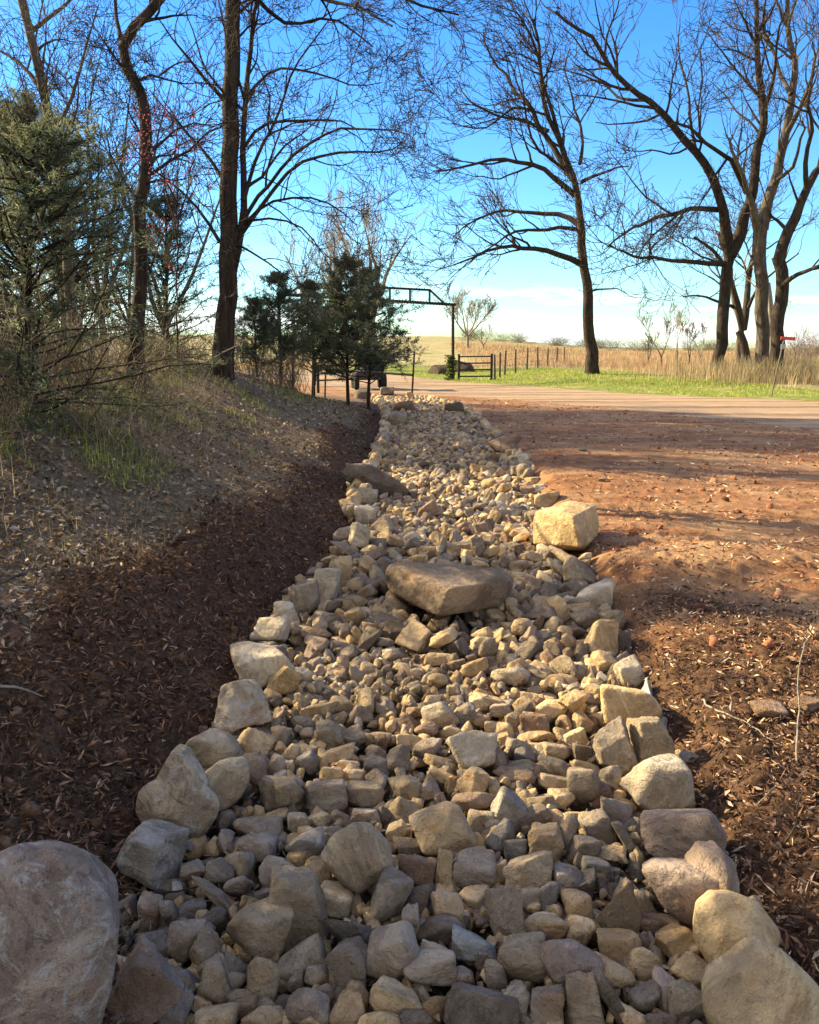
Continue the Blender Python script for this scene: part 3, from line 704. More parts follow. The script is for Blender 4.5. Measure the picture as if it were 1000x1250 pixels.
# pool of loose cobble shapes for everything else in the channel
POOL = []
for k in range(30):
    st = 'abr'[k % 3] if k % 5 else 'a'
    rs_ = np.random.RandomState(40 + k)
    ax = np.array([1.0, 0.62 + 0.25 * rs_.rand(), 0.42 + 0.28 * rs_.rand()])
    POOL.append((st, 3000 + k, ax))
def pool_geo(k, level):
    st, seed, ax = POOL[k]
    V, F = unit_rock(level, st, seed)
    return V * ax * 0.5, F
SIM = [
728,3134,-93,39,152,0,19,120,946,3159,-109,0,-15,49,5,120,310,3229,-123,-47,4,-127,29,92,-351,3253,-122,142,10,-83,13,113,-510,3262,-126,143,14,1,25,90,-677,3263,-127,152,12,52,26,103,
725,3265,-97,-12,-106,-29,19,98,660,3283,-82,12,-58,-154,14,124,435,3297,-109,157,21,14,2,108,-576,3299,-127,153,12,34,26,107,156,3318,-19,62,131,16,25,114,-345,3337,-120,96,9,-38,17,80,
1105,3342,-44,-71,15,70,23,98,300,3363,-123,147,2,70,11,115,-160,3370,-118,13,-1,-127,28,134,-539,3382,-127,144,8,76,13,89,-60,3384,-109,32,-20,-16,15,96,-394,3385,-113,67,-5,-109,7,88,
690,3385,-80,-114,-72,2,14,127,66,3397,-127,102,3,-64,2,90,822,3410,-102,62,16,46,24,112,462,3423,-121,8,-154,-1,17,101,732,3431,36,-8,147,28,6,125,520,3453,-49,-56,-56,18,14,135,
1080,3457,-64,-92,-3,-49,27,105,-18,3457,-118,110,18,-17,8,118,357,3465,-116,-137,0,-82,9,105,-301,3478,-105,157,-30,42,3,119,267,3481,-115,49,21,146,29,102,-678,3501,-118,-126,-5,-46,4,88,
845,3503,-105,-7,6,9,6,128,107,3513,-112,-8,1,107,22,117,-613,3515,-118,-15,8,-98,13,91,-183,3531,-122,-57,-6,90,23,83,1014,3531,-95,15,11,-122,19,122,-757,3533,-111,-56,7,-33,6,92,
-217,3537,-63,-113,-51,-30,4,169,-509,3548,-125,122,-3,19,10,88,589,3565,-120,-7,-36,-44,18,128,265,3568,-122,104,20,-5,8,107,-597,3579,-117,-121,-1,26,18,96,149,3592,-125,-31,-10,142,24,95,
-393,3593,-112,-7,9,-65,6,121,832,3593,-106,-63,147,5,17,107,944,3600,-103,-13,139,-25,11,154,6,3619,-117,7,151,18,12,164,-723,3620,-126,-10,-9,61,0,96,-541,3623,-113,45,5,86,15,94,
751,3624,-116,6,-153,26,17,99,399,3631,-103,135,-36,-23,12,117,230,3644,-122,4,4,38,1,107,551,3654,-117,147,-12,-44,19,94,705,3655,-111,-62,10,-131,15,91,-637,3657,-112,-146,-3,-82,6,129,
847,3668,-119,156,13,-43,26,97,-500,3677,-118,24,29,-34,29,108,-166,3688,-119,10,7,-123,10,130,314,3696,-118,9,-4,108,11,116,903,3698,-71,-76,72,27,7,129,187,3705,-118,26,-126,-44,15,99,
-736,3707,-114,93,15,-22,2,109,-355,3707,-97,-71,147,1,3,190,-481,3715,-120,94,9,-31,17,80,-7,3723,-109,77,-4,-119,7,106,673,3735,-117,4,-5,58,28,122,768,3737,-107,-17,-19,-92,15,123,
398,3744,-111,85,13,-86,3,129,-583,3745,-123,4,0,131,12,98,564,3747,-118,6,3,-155,19,118,113,3760,-115,-19,4,58,29,128,843,3771,-106,20,-139,14,15,111,-454,3780,-120,9,8,147,10,127,
948,3785,-113,-5,-7,-82,25,108,289,3786,-112,25,-130,6,15,119,1014,3787,-95,90,3,-51,15,98,212,3788,-94,-112,18,-72,9,127,483,3790,-121,-8,-34,-135,26,86,-81,3799,-120,-16,-10,-127,0,153,
-210,3812,-120,14,29,5,29,103,540,3832,-117,-146,20,47,26,105,174,3839,-117,-15,8,-120,13,94,636,3840,-120,100,6,32,2,112,456,3843,-105,-97,25,21,14,116,376,3844,-123,141,4,31,20,137,
74,3849,-121,-69,-14,114,23,83,890,3854,-118,8,-134,44,9,98,1,3856,-121,-23,29,29,24,92,-251,3858,-129,141,4,-12,20,102,-525,3862,-118,131,-6,91,17,88,998,3863,-105,82,5,-42,15,82,
-461,3865,-118,-9,-17,-36,25,127,296,3865,-102,61,-37,-63,20,128,-362,3870,-118,-50,-1,154,6,97,231,3876,-79,-22,-85,78,15,116,761,3882,-84,18,17,-21,6,158,501,3894,-51,14,141,-37,11,203,
137,3896,-77,-10,-136,85,9,158,530,3903,-119,-9,11,145,10,95,1057,3915,-69,20,111,82,27,142,352,3915,-92,123,-53,21,17,118,896,3919,-108,12,150,54,8,87,-551,3920,-61,-98,-128,-4,24,128,
-435,3920,-117,14,-36,-129,19,83,613,3923,-99,39,-14,135,8,111,-177,3926,-108,-11,12,-100,13,113,-34,3927,-118,105,42,-66,27,113,1094,3928,-95,-23,-10,69,25,82,983,3934,-111,16,135,1,25,113,
70,3935,-111,1,7,-15,4,151,-525,3935,-125,14,7,-147,28,87,234,3937,-97,-121,-12,56,18,157,-283,3944,-85,-69,-111,8,27,156,-107,3946,-124,62,-5,26,22,84,428,3956,-112,146,22,29,8,104,
766,3964,-114,-33,-10,99,3,116,-641,3979,-104,-72,145,-14,3,161,-368,3985,-101,-119,-6,20,4,137,869,3987,-68,146,-2,-82,29,148,347,3989,-112,-33,6,134,1,107,667,3992,-67,-134,10,-19,19,141,
1143,3994,-63,-3,30,139,4,115,-525,3998,-116,70,153,8,7,91,807,4000,-47,-45,-12,116,18,161,557,4001,-44,41,13,-137,7,94,689,4002,-121,-30,-13,75,24,93,-81,4004,-115,-25,-26,-33,28,88,
907,4004,-118,-153,-26,23,9,94,334,4010,-47,146,-20,-1,19,156,-26,4013,-74,-6,-25,114,18,119,437,4014,-70,-1,5,123,11,104,-128,4020,-78,78,20,88,29,111,152,4023,-98,68,-147,3,22,142,
-759,4029,-99,71,5,-11,28,99,-576,4033,-99,75,133,-2,28,80,245,4033,-52,2,-112,89,10,143,-301,4034,-121,-19,0,130,17,105,58,4034,-81,2,8,-49,21,127,-189,4037,-111,80,9,-10,15,116,
-17,4041,-127,-147,-21,-67,9,97,622,4051,-91,-21,112,103,3,128,358,4069,-77,24,11,-24,9,117,60,4078,-118,-6,-153,-2,21,119,945,4082,-91,-27,-47,44,1,120,-486,4082,-75,97,1,-104,16,107,
150,4082,-36,14,-1,-144,17,159,-641,4083,-116,-7,1,-95,13,100,-688,4084,-80,140,12,-41,26,127,-561,4085,-99,57,-35,111,24,126,869,4085,-106,89,17,125,15,99,549,4089,-53,22,18,-60,21,116,
-417,4089,-113,-117,5,-80,17,165,1125,4091,-59,44,-15,32,1,130,-782,4094,-98,51,-15,-55,20,96,160,4097,-110,6,139,-32,8,113,435,4098,-92,67,-38,110,1,118,-60,4100,-101,52,-24,-98,20,159,
-726,4102,-120,-7,-2,-64,28,106,666,4103,-117,13,-153,1,6,92,327,4113,-114,-6,-153,12,28,144,989,4114,-100,-64,-8,85,28,125,782,4115,-40,-3,-3,-4,3,82,-200,4116,-115,75,-8,91,28,90,
1075,4122,-36,87,-5,-110,28,97,345,4130,-35,-115,3,59,22,106,-317,4134,-118,150,-4,-79,16,126,705,4134,-85,15,112,-39,27,144,48,4136,-75,-24,29,-130,5,104,-480,4144,-88,41,4,34,19,83,
-145,4146,-119,9,8,-65,10,133,415,4147,-11,45,-108,53,23,162,1042,4149,-94,37,-134,-63,27,128,-78,4156,-46,37,3,-117,10,159,50,4167,-114,-144,9,-34,3,111,-741,4170,-47,55,16,153,22,163,
618,4172,-49,47,119,22,22,191,841,4174,-55,-125,-47,-63,6,122,-560,4177,-114,9,-7,-133,12,160,924,4193,-66,94,-44,68,1,161,120,4194,-77,-55,-13,70,10,147,-339,4194,-50,-20,25,-152,19,123,
264,4194,-16,-7,25,114,7,139,779,4194,-38,-126,39,-56,8,139,-49,4203,-118,-10,-6,27,11,113,514,4204,-40,69,-47,50,16,100,-254,4206,-97,-67,-40,-33,15,163,-679,4215,-89,-42,-26,63,13,143,
478,4223,-100,-9,-24,-110,12,111,-519,4232,-34,-31,120,42,3,161,-437,4233,-89,27,135,-60,24,158,179,4234,23,-155,-22,-11,4,165,575,4244,-56,97,-40,44,15,109,-776,4251,-103,16,-3,46,16,118,
697,4253,-105,-149,3,45,10,151,-381,4260,-119,11,0,-73,26,117,1178,4260,-13,-92,-51,77,22,143,395,4263,-29,-55,7,126,15,175,-122,4266,-86,-70,25,129,8,158,3,4272,-105,57,-23,-49,20,139,
283,4272,-62,-104,-12,-31,14,109,-597,4276,-102,31,8,-17,19,120,-181,4276,-82,109,-18,49,20,109,206,4280,-68,143,66,2,23,152,-314,4282,-94,-15,119,-95,17,124,-55,4282,-108,72,118,-39,26,91,
712,4284,-44,144,25,-31,10,153,822,4290,-99,18,-19,-103,26,162,36,4297,15,-7,123,41,16,208,87,4297,-59,122,-3,-31,2,117,508,4302,-84,105,-66,-63,7,134,884,4307,-40,-67,-22,-114,23,154,
430,4314,-99,63,-37,-77,20,135,361,4320,-117,-52,4,-77,29,122,-229,4321,-30,28,39,-103,21,192,641,4323,-86,84,-3,-107,23,152,965,4331,-113,7,-133,53,9,135,-520,4331,-48,-130,3,8,10,150,
805,4339,-51,12,-149,60,22,142,-816,4341,-66,148,-23,-57,23,152,-590,4349,-99,-41,-28,115,12,96,-361,4353,-75,111,-5,11,21,193,-139,4355,-42,9,-147,22,4,111,280,4355,-91,27,-24,-18,17,101,
569,4359,-71,-17,34,-102,27,165,170,4363,-55,76,5,150,12,121,746,4364,-90,109,-113,7,4,108,1055,4371,-98,-81,23,-81,21,129,47,4375,-93,50,99,16,5,122,407,4377,-69,32,-1,145,16,113,
504,4381,-17,108,3,53,26,147,878,4393,-110,149,-1,-53,22,107,1144,4399,-22,48,-25,127,19,162,687,4414,-54,148,-47,36,15,150,969,4415,-89,-33,140,7,13,124,163,4415,-109,-150,-4,2,25,158,
-462,4417,-92,-22,123,-27,14,142,-309,4418,-97,-24,-66,-101,25,96,411,4422,-22,-115,-16,-15,9,123,589,4426,-119,-32,-12,-18,3,109,-530,4431,-29,-22,4,-3,10,183,258,4433,-104,-18,1,-54,8,136,
-90,4439,-5,-129,-20,-34,24,210,816,4447,-71,67,-29,13,3,161,-106,4448,-116,117,5,-56,24,92,-208,4455,-66,-42,28,32,21,106,-21,4458,-81,34,-2,108,7,161,425,4459,-68,45,-131,-18,2,160,
72,4464,-122,-26,128,10,27,115,312,4465,-64,-23,-22,-84,10,161,1183,4473,-63,0,148,69,21,121,911,4474,-93,9,-27,34,20,125,-664,4475,-5,-39,-18,123,3,111,-381,4475,-97,-61,2,-61,2,165,
-224,4480,-113,39,-6,-28,25,125,1010,4481,-110,3,138,86,25,145,1105,4482,-85,47,-22,-104,23,119,-221,4485,-15,7,120,-76,6,136,781,4491,-59,-53,-27,3,4,101,-303,4497,-69,-56,55,-48,14,145,
-598,4501,-66,-87,27,-2,21,161,560,4504,-85,61,6,75,2,146,-375,4506,-33,-140,-8,81,7,91,506,4515,-41,114,8,87,24,110,131,4520,-99,123,1,-12,4,164,1161,4522,-1,-111,22,-51,14,142,
-785,4524,-71,98,10,45,1,136,812,4526,-107,-139,-26,-6,4,91,-697,4527,-51,102,-11,47,12,123,441,4529,-92,3,4,-5,2,148,1101,4542,-51,-19,10,-156,23,131,-110,4553,-31,15,5,28,29,133,
-524,4563,-22,-126,-10,77,0,145,965,4566,-56,95,1,-4,29,147,599,4567,-119,-9,-7,79,21,110,-808,4568,-16,-60,-39,-6,17,164,1065,4576,-107,-4,-12,45,16,136,750,4581,-29,25,33,-131,24,135,
-587,4588,-66,147,16,-29,20,149,-284,4589,-110,52,-24,-87,20,124,-391,4596,-56,4,-157,9,3,164,588,4597,-50,1,147,-40,8,134,19,4597,-122,3,145,-45,26,120,-220,4603,-61,-155,22,24,1,155,
971,4610,-119,147,-4,82,0,113,850,4617,-49,-74,37,-115,17,160,-142,4619,-32,-31,-131,-2,19,140,469,4633,-97,15,-5,10,9,201,902,4646,-90,88,-35,9,29,123,-703,4650,-122,-22,-24,-126,18,108,
-534,4651,-68,-45,20,132,12,107,690,4659,-61,-21,-6,145,4,158,-590,4664,-112,-7,10,51,19,123,965,4684,-94,81,-15,-33,2,105,-398,4688,-77,-33,-10,25,17,106,-470,4692,-46,70,-12,11,15,141,
-240,4694,-75,8,94,-45,16,158,859,4703,-91,94,-40,-21,2,133,-12,4705,-118,-10,-149,35,24,108,-314,4706,-24,150,-27,-54,27,204,707,4708,-111,-66,16,-135,15,98,569,4711,-105,-70,-9,127,28,136,
1112,4712,-39,18,-136,5,27,132,-679,4712,-116,-8,157,5,22,106,-796,4713,-90,17,-155,-57,11,137,-97,4713,-83,70,-24,59,7,155,1215,4718,-68,-17,142,-65,12,148,808,4730,1,42,-13,-22,22,164,
645,4745,-90,-34,-49,-147,23,126,-524,4753,-35,140,18,31,22,160,759,4757,-77,33,-151,4,1,120,-613,4765,-100,-40,46,88,21,129,-795,4784,-66,-34,-25,18,18,126,-187,4785,-95,125,30,-40,3,147,
585,4786,-109,103,-19,-102,2,116,969,4794,-103,-10,-15,31,14,154,-726,4796,-77,29,33,-103,10,144,7,4798,-110,-25,-148,10,10,147,-182,4802,-24,5,12,-75,28,156,742,4805,-47,36,-40,-84,5,91,
880,4817,2,-101,-17,108,2,211,-431,4819,-72,14,-60,-151,29,158,1044,4825,-12,115,-8,-50,5,185,1177,4827,-52,19,-56,-49,4,168,-129,4831,-65,-6,154,74,12,98,420,4832,-109,6,16,65,12,118,
894,4833,-110,-98,-40,19,15,102,665,4836,-37,134,25,-43,4,132,-298,4838,-94,-8,-10,60,6,188,-645,4840,-77,24,-139,-47,19,105,-671,4845,-118,-139,16,53,25,149,-577,4848,-78,49,-6,-55,10,118,
639,4857,-77,27,-22,104,11,120,535,4862,-52,-33,-9,-102,11,161,-472,4863,-1,-68,-7,40,17,135,802,4864,-79,-30,-64,123,13,128,-831,4888,-57,-66,15,-69,18,148,-195,4898,-67,-100,-38,97,15,112,
-72,4900,-87,111,-11,-41,16,143,-376,4906,-104,-3,33,85,12,111,887,4910,-89,-76,14,-21,12,164,711,4912,-67,91,-49,-80,27,197,966,4927,-116,11,-5,120,26,92,-751,4928,-101,152,2,-52,14,139,
997,4932,-1,-38,-41,-63,3,160,638,4934,-6,32,19,16,19,101,-515,4938,-46,26,-22,6,5,161,-191,4938,-117,-32,12,-137,18,126,2,4947,-116,-15,-2,109,14,117,582,4953,-17,71,-47,74,20,99,
954,4962,-79,-14,17,-57,11,105,451,4966,-124,143,8,59,13,102,-427,4974,-112,3,-152,55,17,151,-513,4975,-113,9,-1,-75,12,164,850,4977,-25,-24,0,-147,28,168,-280,4989,-73,-15,-5,-31,20,130,
-314,4995,-119,-1,13,58,11,123,766,5001,-80,93,44,-33,1,123,-201,5002,-103,-113,-7,-15,28,120,636,5002,-63,-7,17,-19,2,193,880,5028,-88,90,-39,74,12,152,-415,5031,-53,-69,9,-9,29,164,
-89,5034,-52,-38,-145,-27,13,181,968,5039,-116,7,-2,-68,4,93,452,5040,221,5,-10,146,0,117,812,5040,-40,-28,30,-57,2,101,-551,5046,-72,39,93,12,27,142,-142,5050,-117,-127,-23,47,6,93,
531,5053,-29,-53,-13,54,23,101,942,5056,-72,-10,-17,87,11,108,-20,5057,-114,-153,14,-68,10,127,1008,5060,-8,97,-23,-35,25,168,695,5061,-104,89,3,-15,17,119,-626,5086,-76,-31,48,125,3,144,
-202,5088,-120,-27,15,40,24,106,-283,5090,-107,36,-156,-36,18,133,725,5097,-38,-16,116,-9,2,142,-231,5098,-62,-87,-10,-70,22,135,-770,5098,-54,-1,-32,80,13,157,1073,5099,31,-64,30,0,17,195,
1215,5100,-56,-89,-50,-44,27,162,1273,5107,-21,-101,-42,-84,23,131,401,5107,225,54,-105,47,27,113,154,5109,-118,39,-6,29,25,105,-504,5114,-111,0,-12,-12,8,118,-388,5121,-109,11,143,-58,8,120,
-363,5126,-45,7,155,-30,4,164,615,5126,-47,10,-115,-97,6,149,-136,5128,-88,76,48,9,29,134,47,5131,229,2,135,-48,11,143,-243,5144,-131,-11,11,-2,21,91,837,5146,-40,-10,139,75,9,109,
489,5156,-52,-148,19,-61,9,128,1089,5157,-21,-100,51,-18,4,133,367,5158,-72,-5,-2,-146,25,135,-795,5164,11,106,1,15,0,99,-55,5168,-108,85,-13,-46,8,133,240,5171,21,57,-27,-21,2,115,
524,5186,8,-65,20,-77,24,171,934,5186,-12,-42,9,115,5,190,166,5190,-21,149,21,25,3,144,-715,5191,-78,-5,13,-83,26,201,294,5201,-22,116,-44,63,17,162,-433,5206,-114,-59,-8,-94,28,121,
-243,5207,-82,-42,-16,-108,26,154,80,5212,-33,-52,-15,153,24,103,-95,5214,-41,-76,134,5,13,95,1193,5216,-94,20,2,-105,28,115,-145,5217,-116,123,-4,67,10,131,-781,5225,-28,127,-24,77,28,122,
812,5226,-61,19,93,30,15,153,-336,5227,-112,-38,2,84,29,146,676,5243,-44,-3,15,33,29,158,-589,5246,-110,-27,6,78,8,118,1234,5246,9,32,-109,-41,6,206,484,5250,-34,-9,-148,-73,25,132,
1115,5252,-52,94,-43,25,2,192,12,5257,-67,-109,6,45,22,107,-291,5263,-42,128,-2,-97,2,164,-683,5268,-105,68,-10,-2,20,110,573,5270,-41,16,-30,80,25,152,87,5273,-62,46,19,-117,8,110,
-141,5273,-78,119,-47,30,9,131,757,5273,-99,-58,6,-132,17,141,853,5280,-40,-55,-17,13,18,127,337,5281,-95,-147,10,75,8,164,997,5283,-41,-7,144,42,3,126,376,5283,-10,-152,1,-63,6,176,
-231,5292,-110,-5,-137,20,3,115,223,5293,-51,14,-12,-141,1,157,245,5295,-125,-11,12,119,21,129,509,5298,-66,-9,16,-53,23,109,-51,5310,-31,-47,-10,-107,9,153,-385,5311,-89,-109,0,-122,20,177,
624,5312,-71,-11,31,129,11,93,-669,5315,-34,-25,-71,95,23,169,-479,5320,-55,-96,-47,78,23,110,1010,5326,-83,0,123,30,28,114,-544,5326,-67,-134,16,21,11,131,-549,5329,9,10,-34,60,14,145,
1304,5330,6,62,32,-90,15,137,498,5338,22,-67,33,10,22,129,165,5356,-85,-47,115,31,20,142,-361,5361,-9,60,17,67,7,139,14,5367,-13,47,-131,-45,14,159,662,5372,-30,-23,-35,40,16,125,
1061,5374,-36,13,14,55,12,119,1156,5374,-49,29,118,-47,2,148,-247,5382,-22,98,1,-51,2,125,765,5382,-100,19,-148,58,21,144,-427,5383,-69,32,108,10,9,162,90,5383,-41,91,0,-89,20,140,
274,5383,-31,17,7,139,22,146,368,5383,-88,-50,46,-51,21,136,-99,5387,-99,-101,-29,-51,10,142,426,5390,-41,17,2,-49,18,142,734,5397,-51,12,40,-130,23,155,-703,5397,-40,24,-8,2,3,145,
-612,5397,-99,81,7,-30,10,132,577,5402,-12,-105,10,-102,2,131,-19,5413,-101,155,-22,-17,26,138,425,5414,-103,-122,23,-52,5,98,-178,5419,-20,88,25,-36,9,194,860,5421,-25,14,-146,-24,15,163,
1324,5429,-4,-114,-39,-79,5,97,-560,5430,-95,-131,1,-45,2,106,1026,5432,-89,90,2,56,29,119,840,5438,-100,-17,0,-4,18,127,976,5438,-59,15,131,26,20,182,496,5442,-77,-93,-92,-15,16,156,
931,5450,16,-34,11,-70,23,148,-514,5452,-124,4,-34,-23,18,105,-78,5463,-71,50,-36,-24,14,134,297,5463,-60,-23,144,-7,16,123,234,5464,-108,-10,-5,38,8,127,-751,5468,-30,-108,35,15,15,139,
1108,5470,-95,6,10,-60,4,91,661,5475,-98,15,-51,11,16,100,-264,5478,-108,-19,-153,-33,27,116,347,5480,-101,104,-4,121,12,130,-343,5481,-47,8,19,-38,29,183,-652,5481,-101,-29,-23,-145,22,119,
50,5486,-63,-58,8,155,23,134,179,5489,-28,4,32,-35,27,130,-307,5506,-123,9,-4,62,11,95,559,5508,-104,-65,-120,50,12,108,737,5510,-90,-135,35,64,14,133,-375,5514,-115,-67,-40,55,15,99,
199,5520,-95,-55,-133,18,18,126,830,5521,-54,-71,-14,122,6,131,483,5524,-108,8,142,11,22,107,-582,5539,-93,114,-21,-75,11,152,397,5543,5,-141,-1,-40,12,214,405,5551,-85,-2,-33,-17,23,159,
963,5554,-12,108,-20,-46,2,152,645,5554,-110,-61,1,34,2,97,-216,5557,-13,-146,55,7,5,202,-651,5557,-107,-34,-27,-71,26,99,-679,5562,-64,-8,28,111,12,133,576,5563,-48,128,-1,-48,23,158,
-40,5564,-1,116,3,-107,13,184,127,5567,-49,-49,-3,-120,1,127,1290,5573,-2,-25,-147,-20,6,149,-493,5575,-103,-39,26,-38,8,138,66,5580,-77,100,21,63,9,151,-295,5584,-87,89,-46,-101,27,152,
-362,5586,-95,-40,-58,-89,23,118,483,5589,-65,-153,1,-37,9,115,252,5591,-101,-13,44,131,12,112,-425,5593,-129,6,-133,-69,9,96,-101,5598,-46,150,-6,-48,13,93,918,5604,-81,-25,-103,-88,8,108,
233,5616,-56,102,-38,47,19,112,-723,5618,-43,-3,6,48,10,124,1143,5621,-57,38,114,58,27,141,785,5622,-30,-148,-5,-38,7,111,1214,5623,-84,-5,131,-8,26,105,-571,5624,-30,-73,9,129,2,140,
967,5625,-84,85,-13,119,19,92,366,5627,-79,-21,-32,21,25,123,729,5634,-102,-150,-1,59,6,135,620,5643,-120,12,155,67,4,97,-435,5643,-24,-152,-4,69,21,180,132,5643,-26,103,40,17,13,119,
460,5647,-107,-44,0,24,28,136,-35,5650,-83,18,-28,35,12,206,-545,5651,-117,-116,7,14,17,136,-320,5651,-60,54,2,-102,9,112,320,5655,-47,113,-13,73,0,154,-157,5662,-59,-16,33,-118,12,118,
901,5666,-46,-28,47,-67,25,171,556,5670,-118,34,-24,-63,18,115,-694,5676,-15,-11,-8,49,18,140,-427,5678,-94,-24,35,-145,0,121,1023,5683,-50,-48,-23,147,8,191,1270,5686,-20,124,26,-35,2,170,
-680,5686,-80,155,17,-40,10,119,-549,5698,-70,113,-30,14,23,108,847,5699,-74,85,-46,61,27,156,23,5700,-120,-6,-153,-20,28,120,461,5707,-36,83,-16,73,8,159,1179,5709,-75,10,153,-4,5,140,
-251,5715,-55,-119,38,-74,6,92,455,5722,-111,-58,-11,14,13,102,760,5731,-76,-110,106,12,8,134,565,5735,-91,43,-136,35,28,123,682,5737,-95,13,8,40,27,143,949,5739,-104,4,-13,-78,5,113,
1170,5741,-23,2,-133,-12,9,113,240,5742,-100,-19,0,68,17,203,-148,5744,-100,17,-18,-97,5,162,-624,5746,-50,-6,15,-49,1,114,110,5753,-32,3,141,0,23,145,-6,5753,-62,-38,-93,21,8,120,
1068,5760,-4,-132,56,29,26,192,362,5760,-116,52,-24,-20,20,97,-634,5760,-99,-143,0,63,21,146,-341,5762,-31,27,149,-29,6,124,-463,5764,-84,-15,-33,5,3,158,369,5764,-55,12,-153,-56,28,136,
1235,5772,-42,-12,-100,40,2,127,846,5776,-102,14,-21,148,26,128,-565,5779,-85,-8,-63,31,6,120,471,5779,-96,61,-27,-142,22,123,888,5780,-56,-12,-6,121,16,119,679,5786,-54,-149,-34,-43,0,101,
525,5789,-55,-84,-8,-74,13,92,1163,5791,-76,-81,50,51,26,96,1327,5791,-31,41,-36,-22,18,93,-161,5797,-2,25,-127,-29,6,196,-233,5799,-72,71,20,55,6,124,785,5805,-55,-49,145,-15,2,100,
-477,5812,-28,32,-153,22,14,117,-82,5822,-80,62,-41,113,21,154,83,5824,-51,-44,-45,-9,4,98,258,5828,-10,151,1,-74,10,201,589,5829,-103,-16,21,-126,24,157,1295,5837,-52,-26,-20,30,20,92,
-676,5839,-62,20,-35,120,9,130,366,5848,-105,-68,16,-52,15,119,450,5852,-122,-7,-36,-8,18,112,-553,5852,-60,-10,-34,144,7,123,928,5856,-41,-8,126,-38,3,128,673,5856,-102,-69,5,135,8,120,
1049,5860,5,147,-6,-4,12,159,-606,5860,-105,13,-24,118,1,107,-141,5861,-90,-127,36,48,21,130,427,5862,-44,-1,2,-76,19,128,52,5864,-42,116,-30,-7,11,148,206,5870,-108,-63,148,-4,17,122,
151,5875,-64,-43,25,-128,5,95,700,5876,-56,6,-5,-137,19,93,1202,5880,-46,16,-115,-21,5,159,506,5881,-94,56,-53,125,1,105,815,5890,-34,-69,-1,11,23,161,-298,5891,-15,-26,-17,-88,5,205,
572,5891,-59,-111,-25,-93,4,106,-428,5891,-69,-16,121,-58,29,127,1297,5893,-19,-37,-31,-54,24,160,-225,5896,-115,8,-155,-1,1,136,-37,5897,-126,-11,11,154,21,125,-348,5898,-109,-150,-9,-49,5,124,
1025,5908,-89,-149,26,6,10,143,-497,5916,-48,-53,-32,-60,14,140,422,5918,-81,18,-12,46,16,120,209,5921,-84,16,86,110,29,114,-34,5922,-39,79,-35,7,7,142,1123,5923,-67,64,14,38,10,159,
-583,5933,11,19,-131,54,10,200,127,5936,-80,-37,-72,-47,22,134,317,5941,-49,-24,-20,37,21,158,527,5943,-101,-29,17,-131,27,115,355,5944,-106,-12,150,-42,18,164,726,5953,-16,-56,46,11,5,158,
-665,5955,-55,119,0,-93,12,146,-218,5968,-78,35,-24,-15,7,121,641,5973,-87,-110,-17,-78,10,180,427,5974,-120,18,-16,-23,25,104,-431,5978,-36,148,-4,-49,16,138,795,5979,-63,-125,2,-55,25,95,
1313,5980,13,-38,-5,37,23,145,1011,5981,-109,102,-16,-4,2,91,38,5981,-94,10,-131,-67,5,140,1088,5983,-74,1,-139,55,27,163,-70,5988,-111,70,-137,-4,15,114,448,5992,-37,-40,17,-18,4,152,
-318,5994,-72,37,62,18,9,158,887,6000,-46,-44,-6,31,13,125,947,6007,-91,-38,-39,-12,16,92,257,6007,-26,-55,-11,36,7,148,108,6013,-101,21,38,31,5,90,856,6013,-107,146,-9,-11,24,127,
315,6014,-82,-24,35,139,28,108,-224,6035,-43,135,15,46,17,149,560,6036,-107,-33,-29,-151,15,122,163,6048,-123,-7,-15,90,21,91,181,6050,-54,-151,-36,21,17,132,-140,6052,-62,53,-46,-34,14,146,
14,6053,-124,10,6,-73,10,101,-524,6062,-88,-19,-3,-134,22,205,1086,6063,-107,-23,-142,14,11,100,-17,6065,-65,35,9,30,29,145,484,6065,-32,-58,10,129,8,140,1167,6066,-113,-6,-38,-68,18,99,
763,6066,-46,-75,2,-29,14,158,1002,6068,-104,15,145,-47,5,109,-406,6079,-39,0,12,-54,5,92,-371,6080,-120,-3,10,10,23,92,370,6081,-93,-85,4,-94,11,138,808,6085,-120,-12,-4,-118,0,117,
-95,6089,-105,-70,-34,91,14,103,1054,6100,-69,27,152,-1,16,95,203,6106,-89,-32,-107,-74,17,128,-273,6109,-77,5,130,61,18,158,100,6109,-88,-27,124,16,0,151,553,6111,-76,-2,65,78,13,142,
-276,6119,-3,30,145,36,4,212,290,6127,-90,24,10,75,19,165,663,6128,-64,69,-24,-94,3,188,886,6129,-81,8,-18,-117,1,196,-28,6134,-87,-24,28,-112,6,117,-621,6141,-80,-31,-18,-92,25,147,
1198,6142,-94,-10,-149,27,14,128,224,6142,-123,11,0,-50,26,98,942,6144,-26,130,14,-1,19,160,11,6152,-124,135,-11,70,20,99,641,6152,23,30,145,36,19,149,-172,6153,-104,-44,-6,-9,5,134,
-111,6153,-13,-98,4,-30,2,154,742,6155,-59,-3,-7,58,8,92,533,6165,55,-16,-91,-15,1,177,1079,6165,-36,-21,69,7,22,132,364,6175,-98,-75,97,63,9,96,1117,6177,-106,1,12,-91,11,151,
-415,6180,-71,-77,41,-13,7,155,799,6181,-49,-65,8,-86,13,121,137,6182,-97,152,-17,65,26,164,-513,6182,-97,-33,28,61,8,147,56,6185,-100,105,-93,12,28,97,330,6199,-47,-14,-18,-112,23,164,
451,6211,-21,78,5,93,22,164,750,6216,-100,13,-135,21,26,122,-102,6220,-106,62,-5,130,22,161,-195,6231,-89,95,44,80,11,127,131,6232,-27,153,-19,-20,19,133,17,6235,-90,-2,110,-102,15,143,
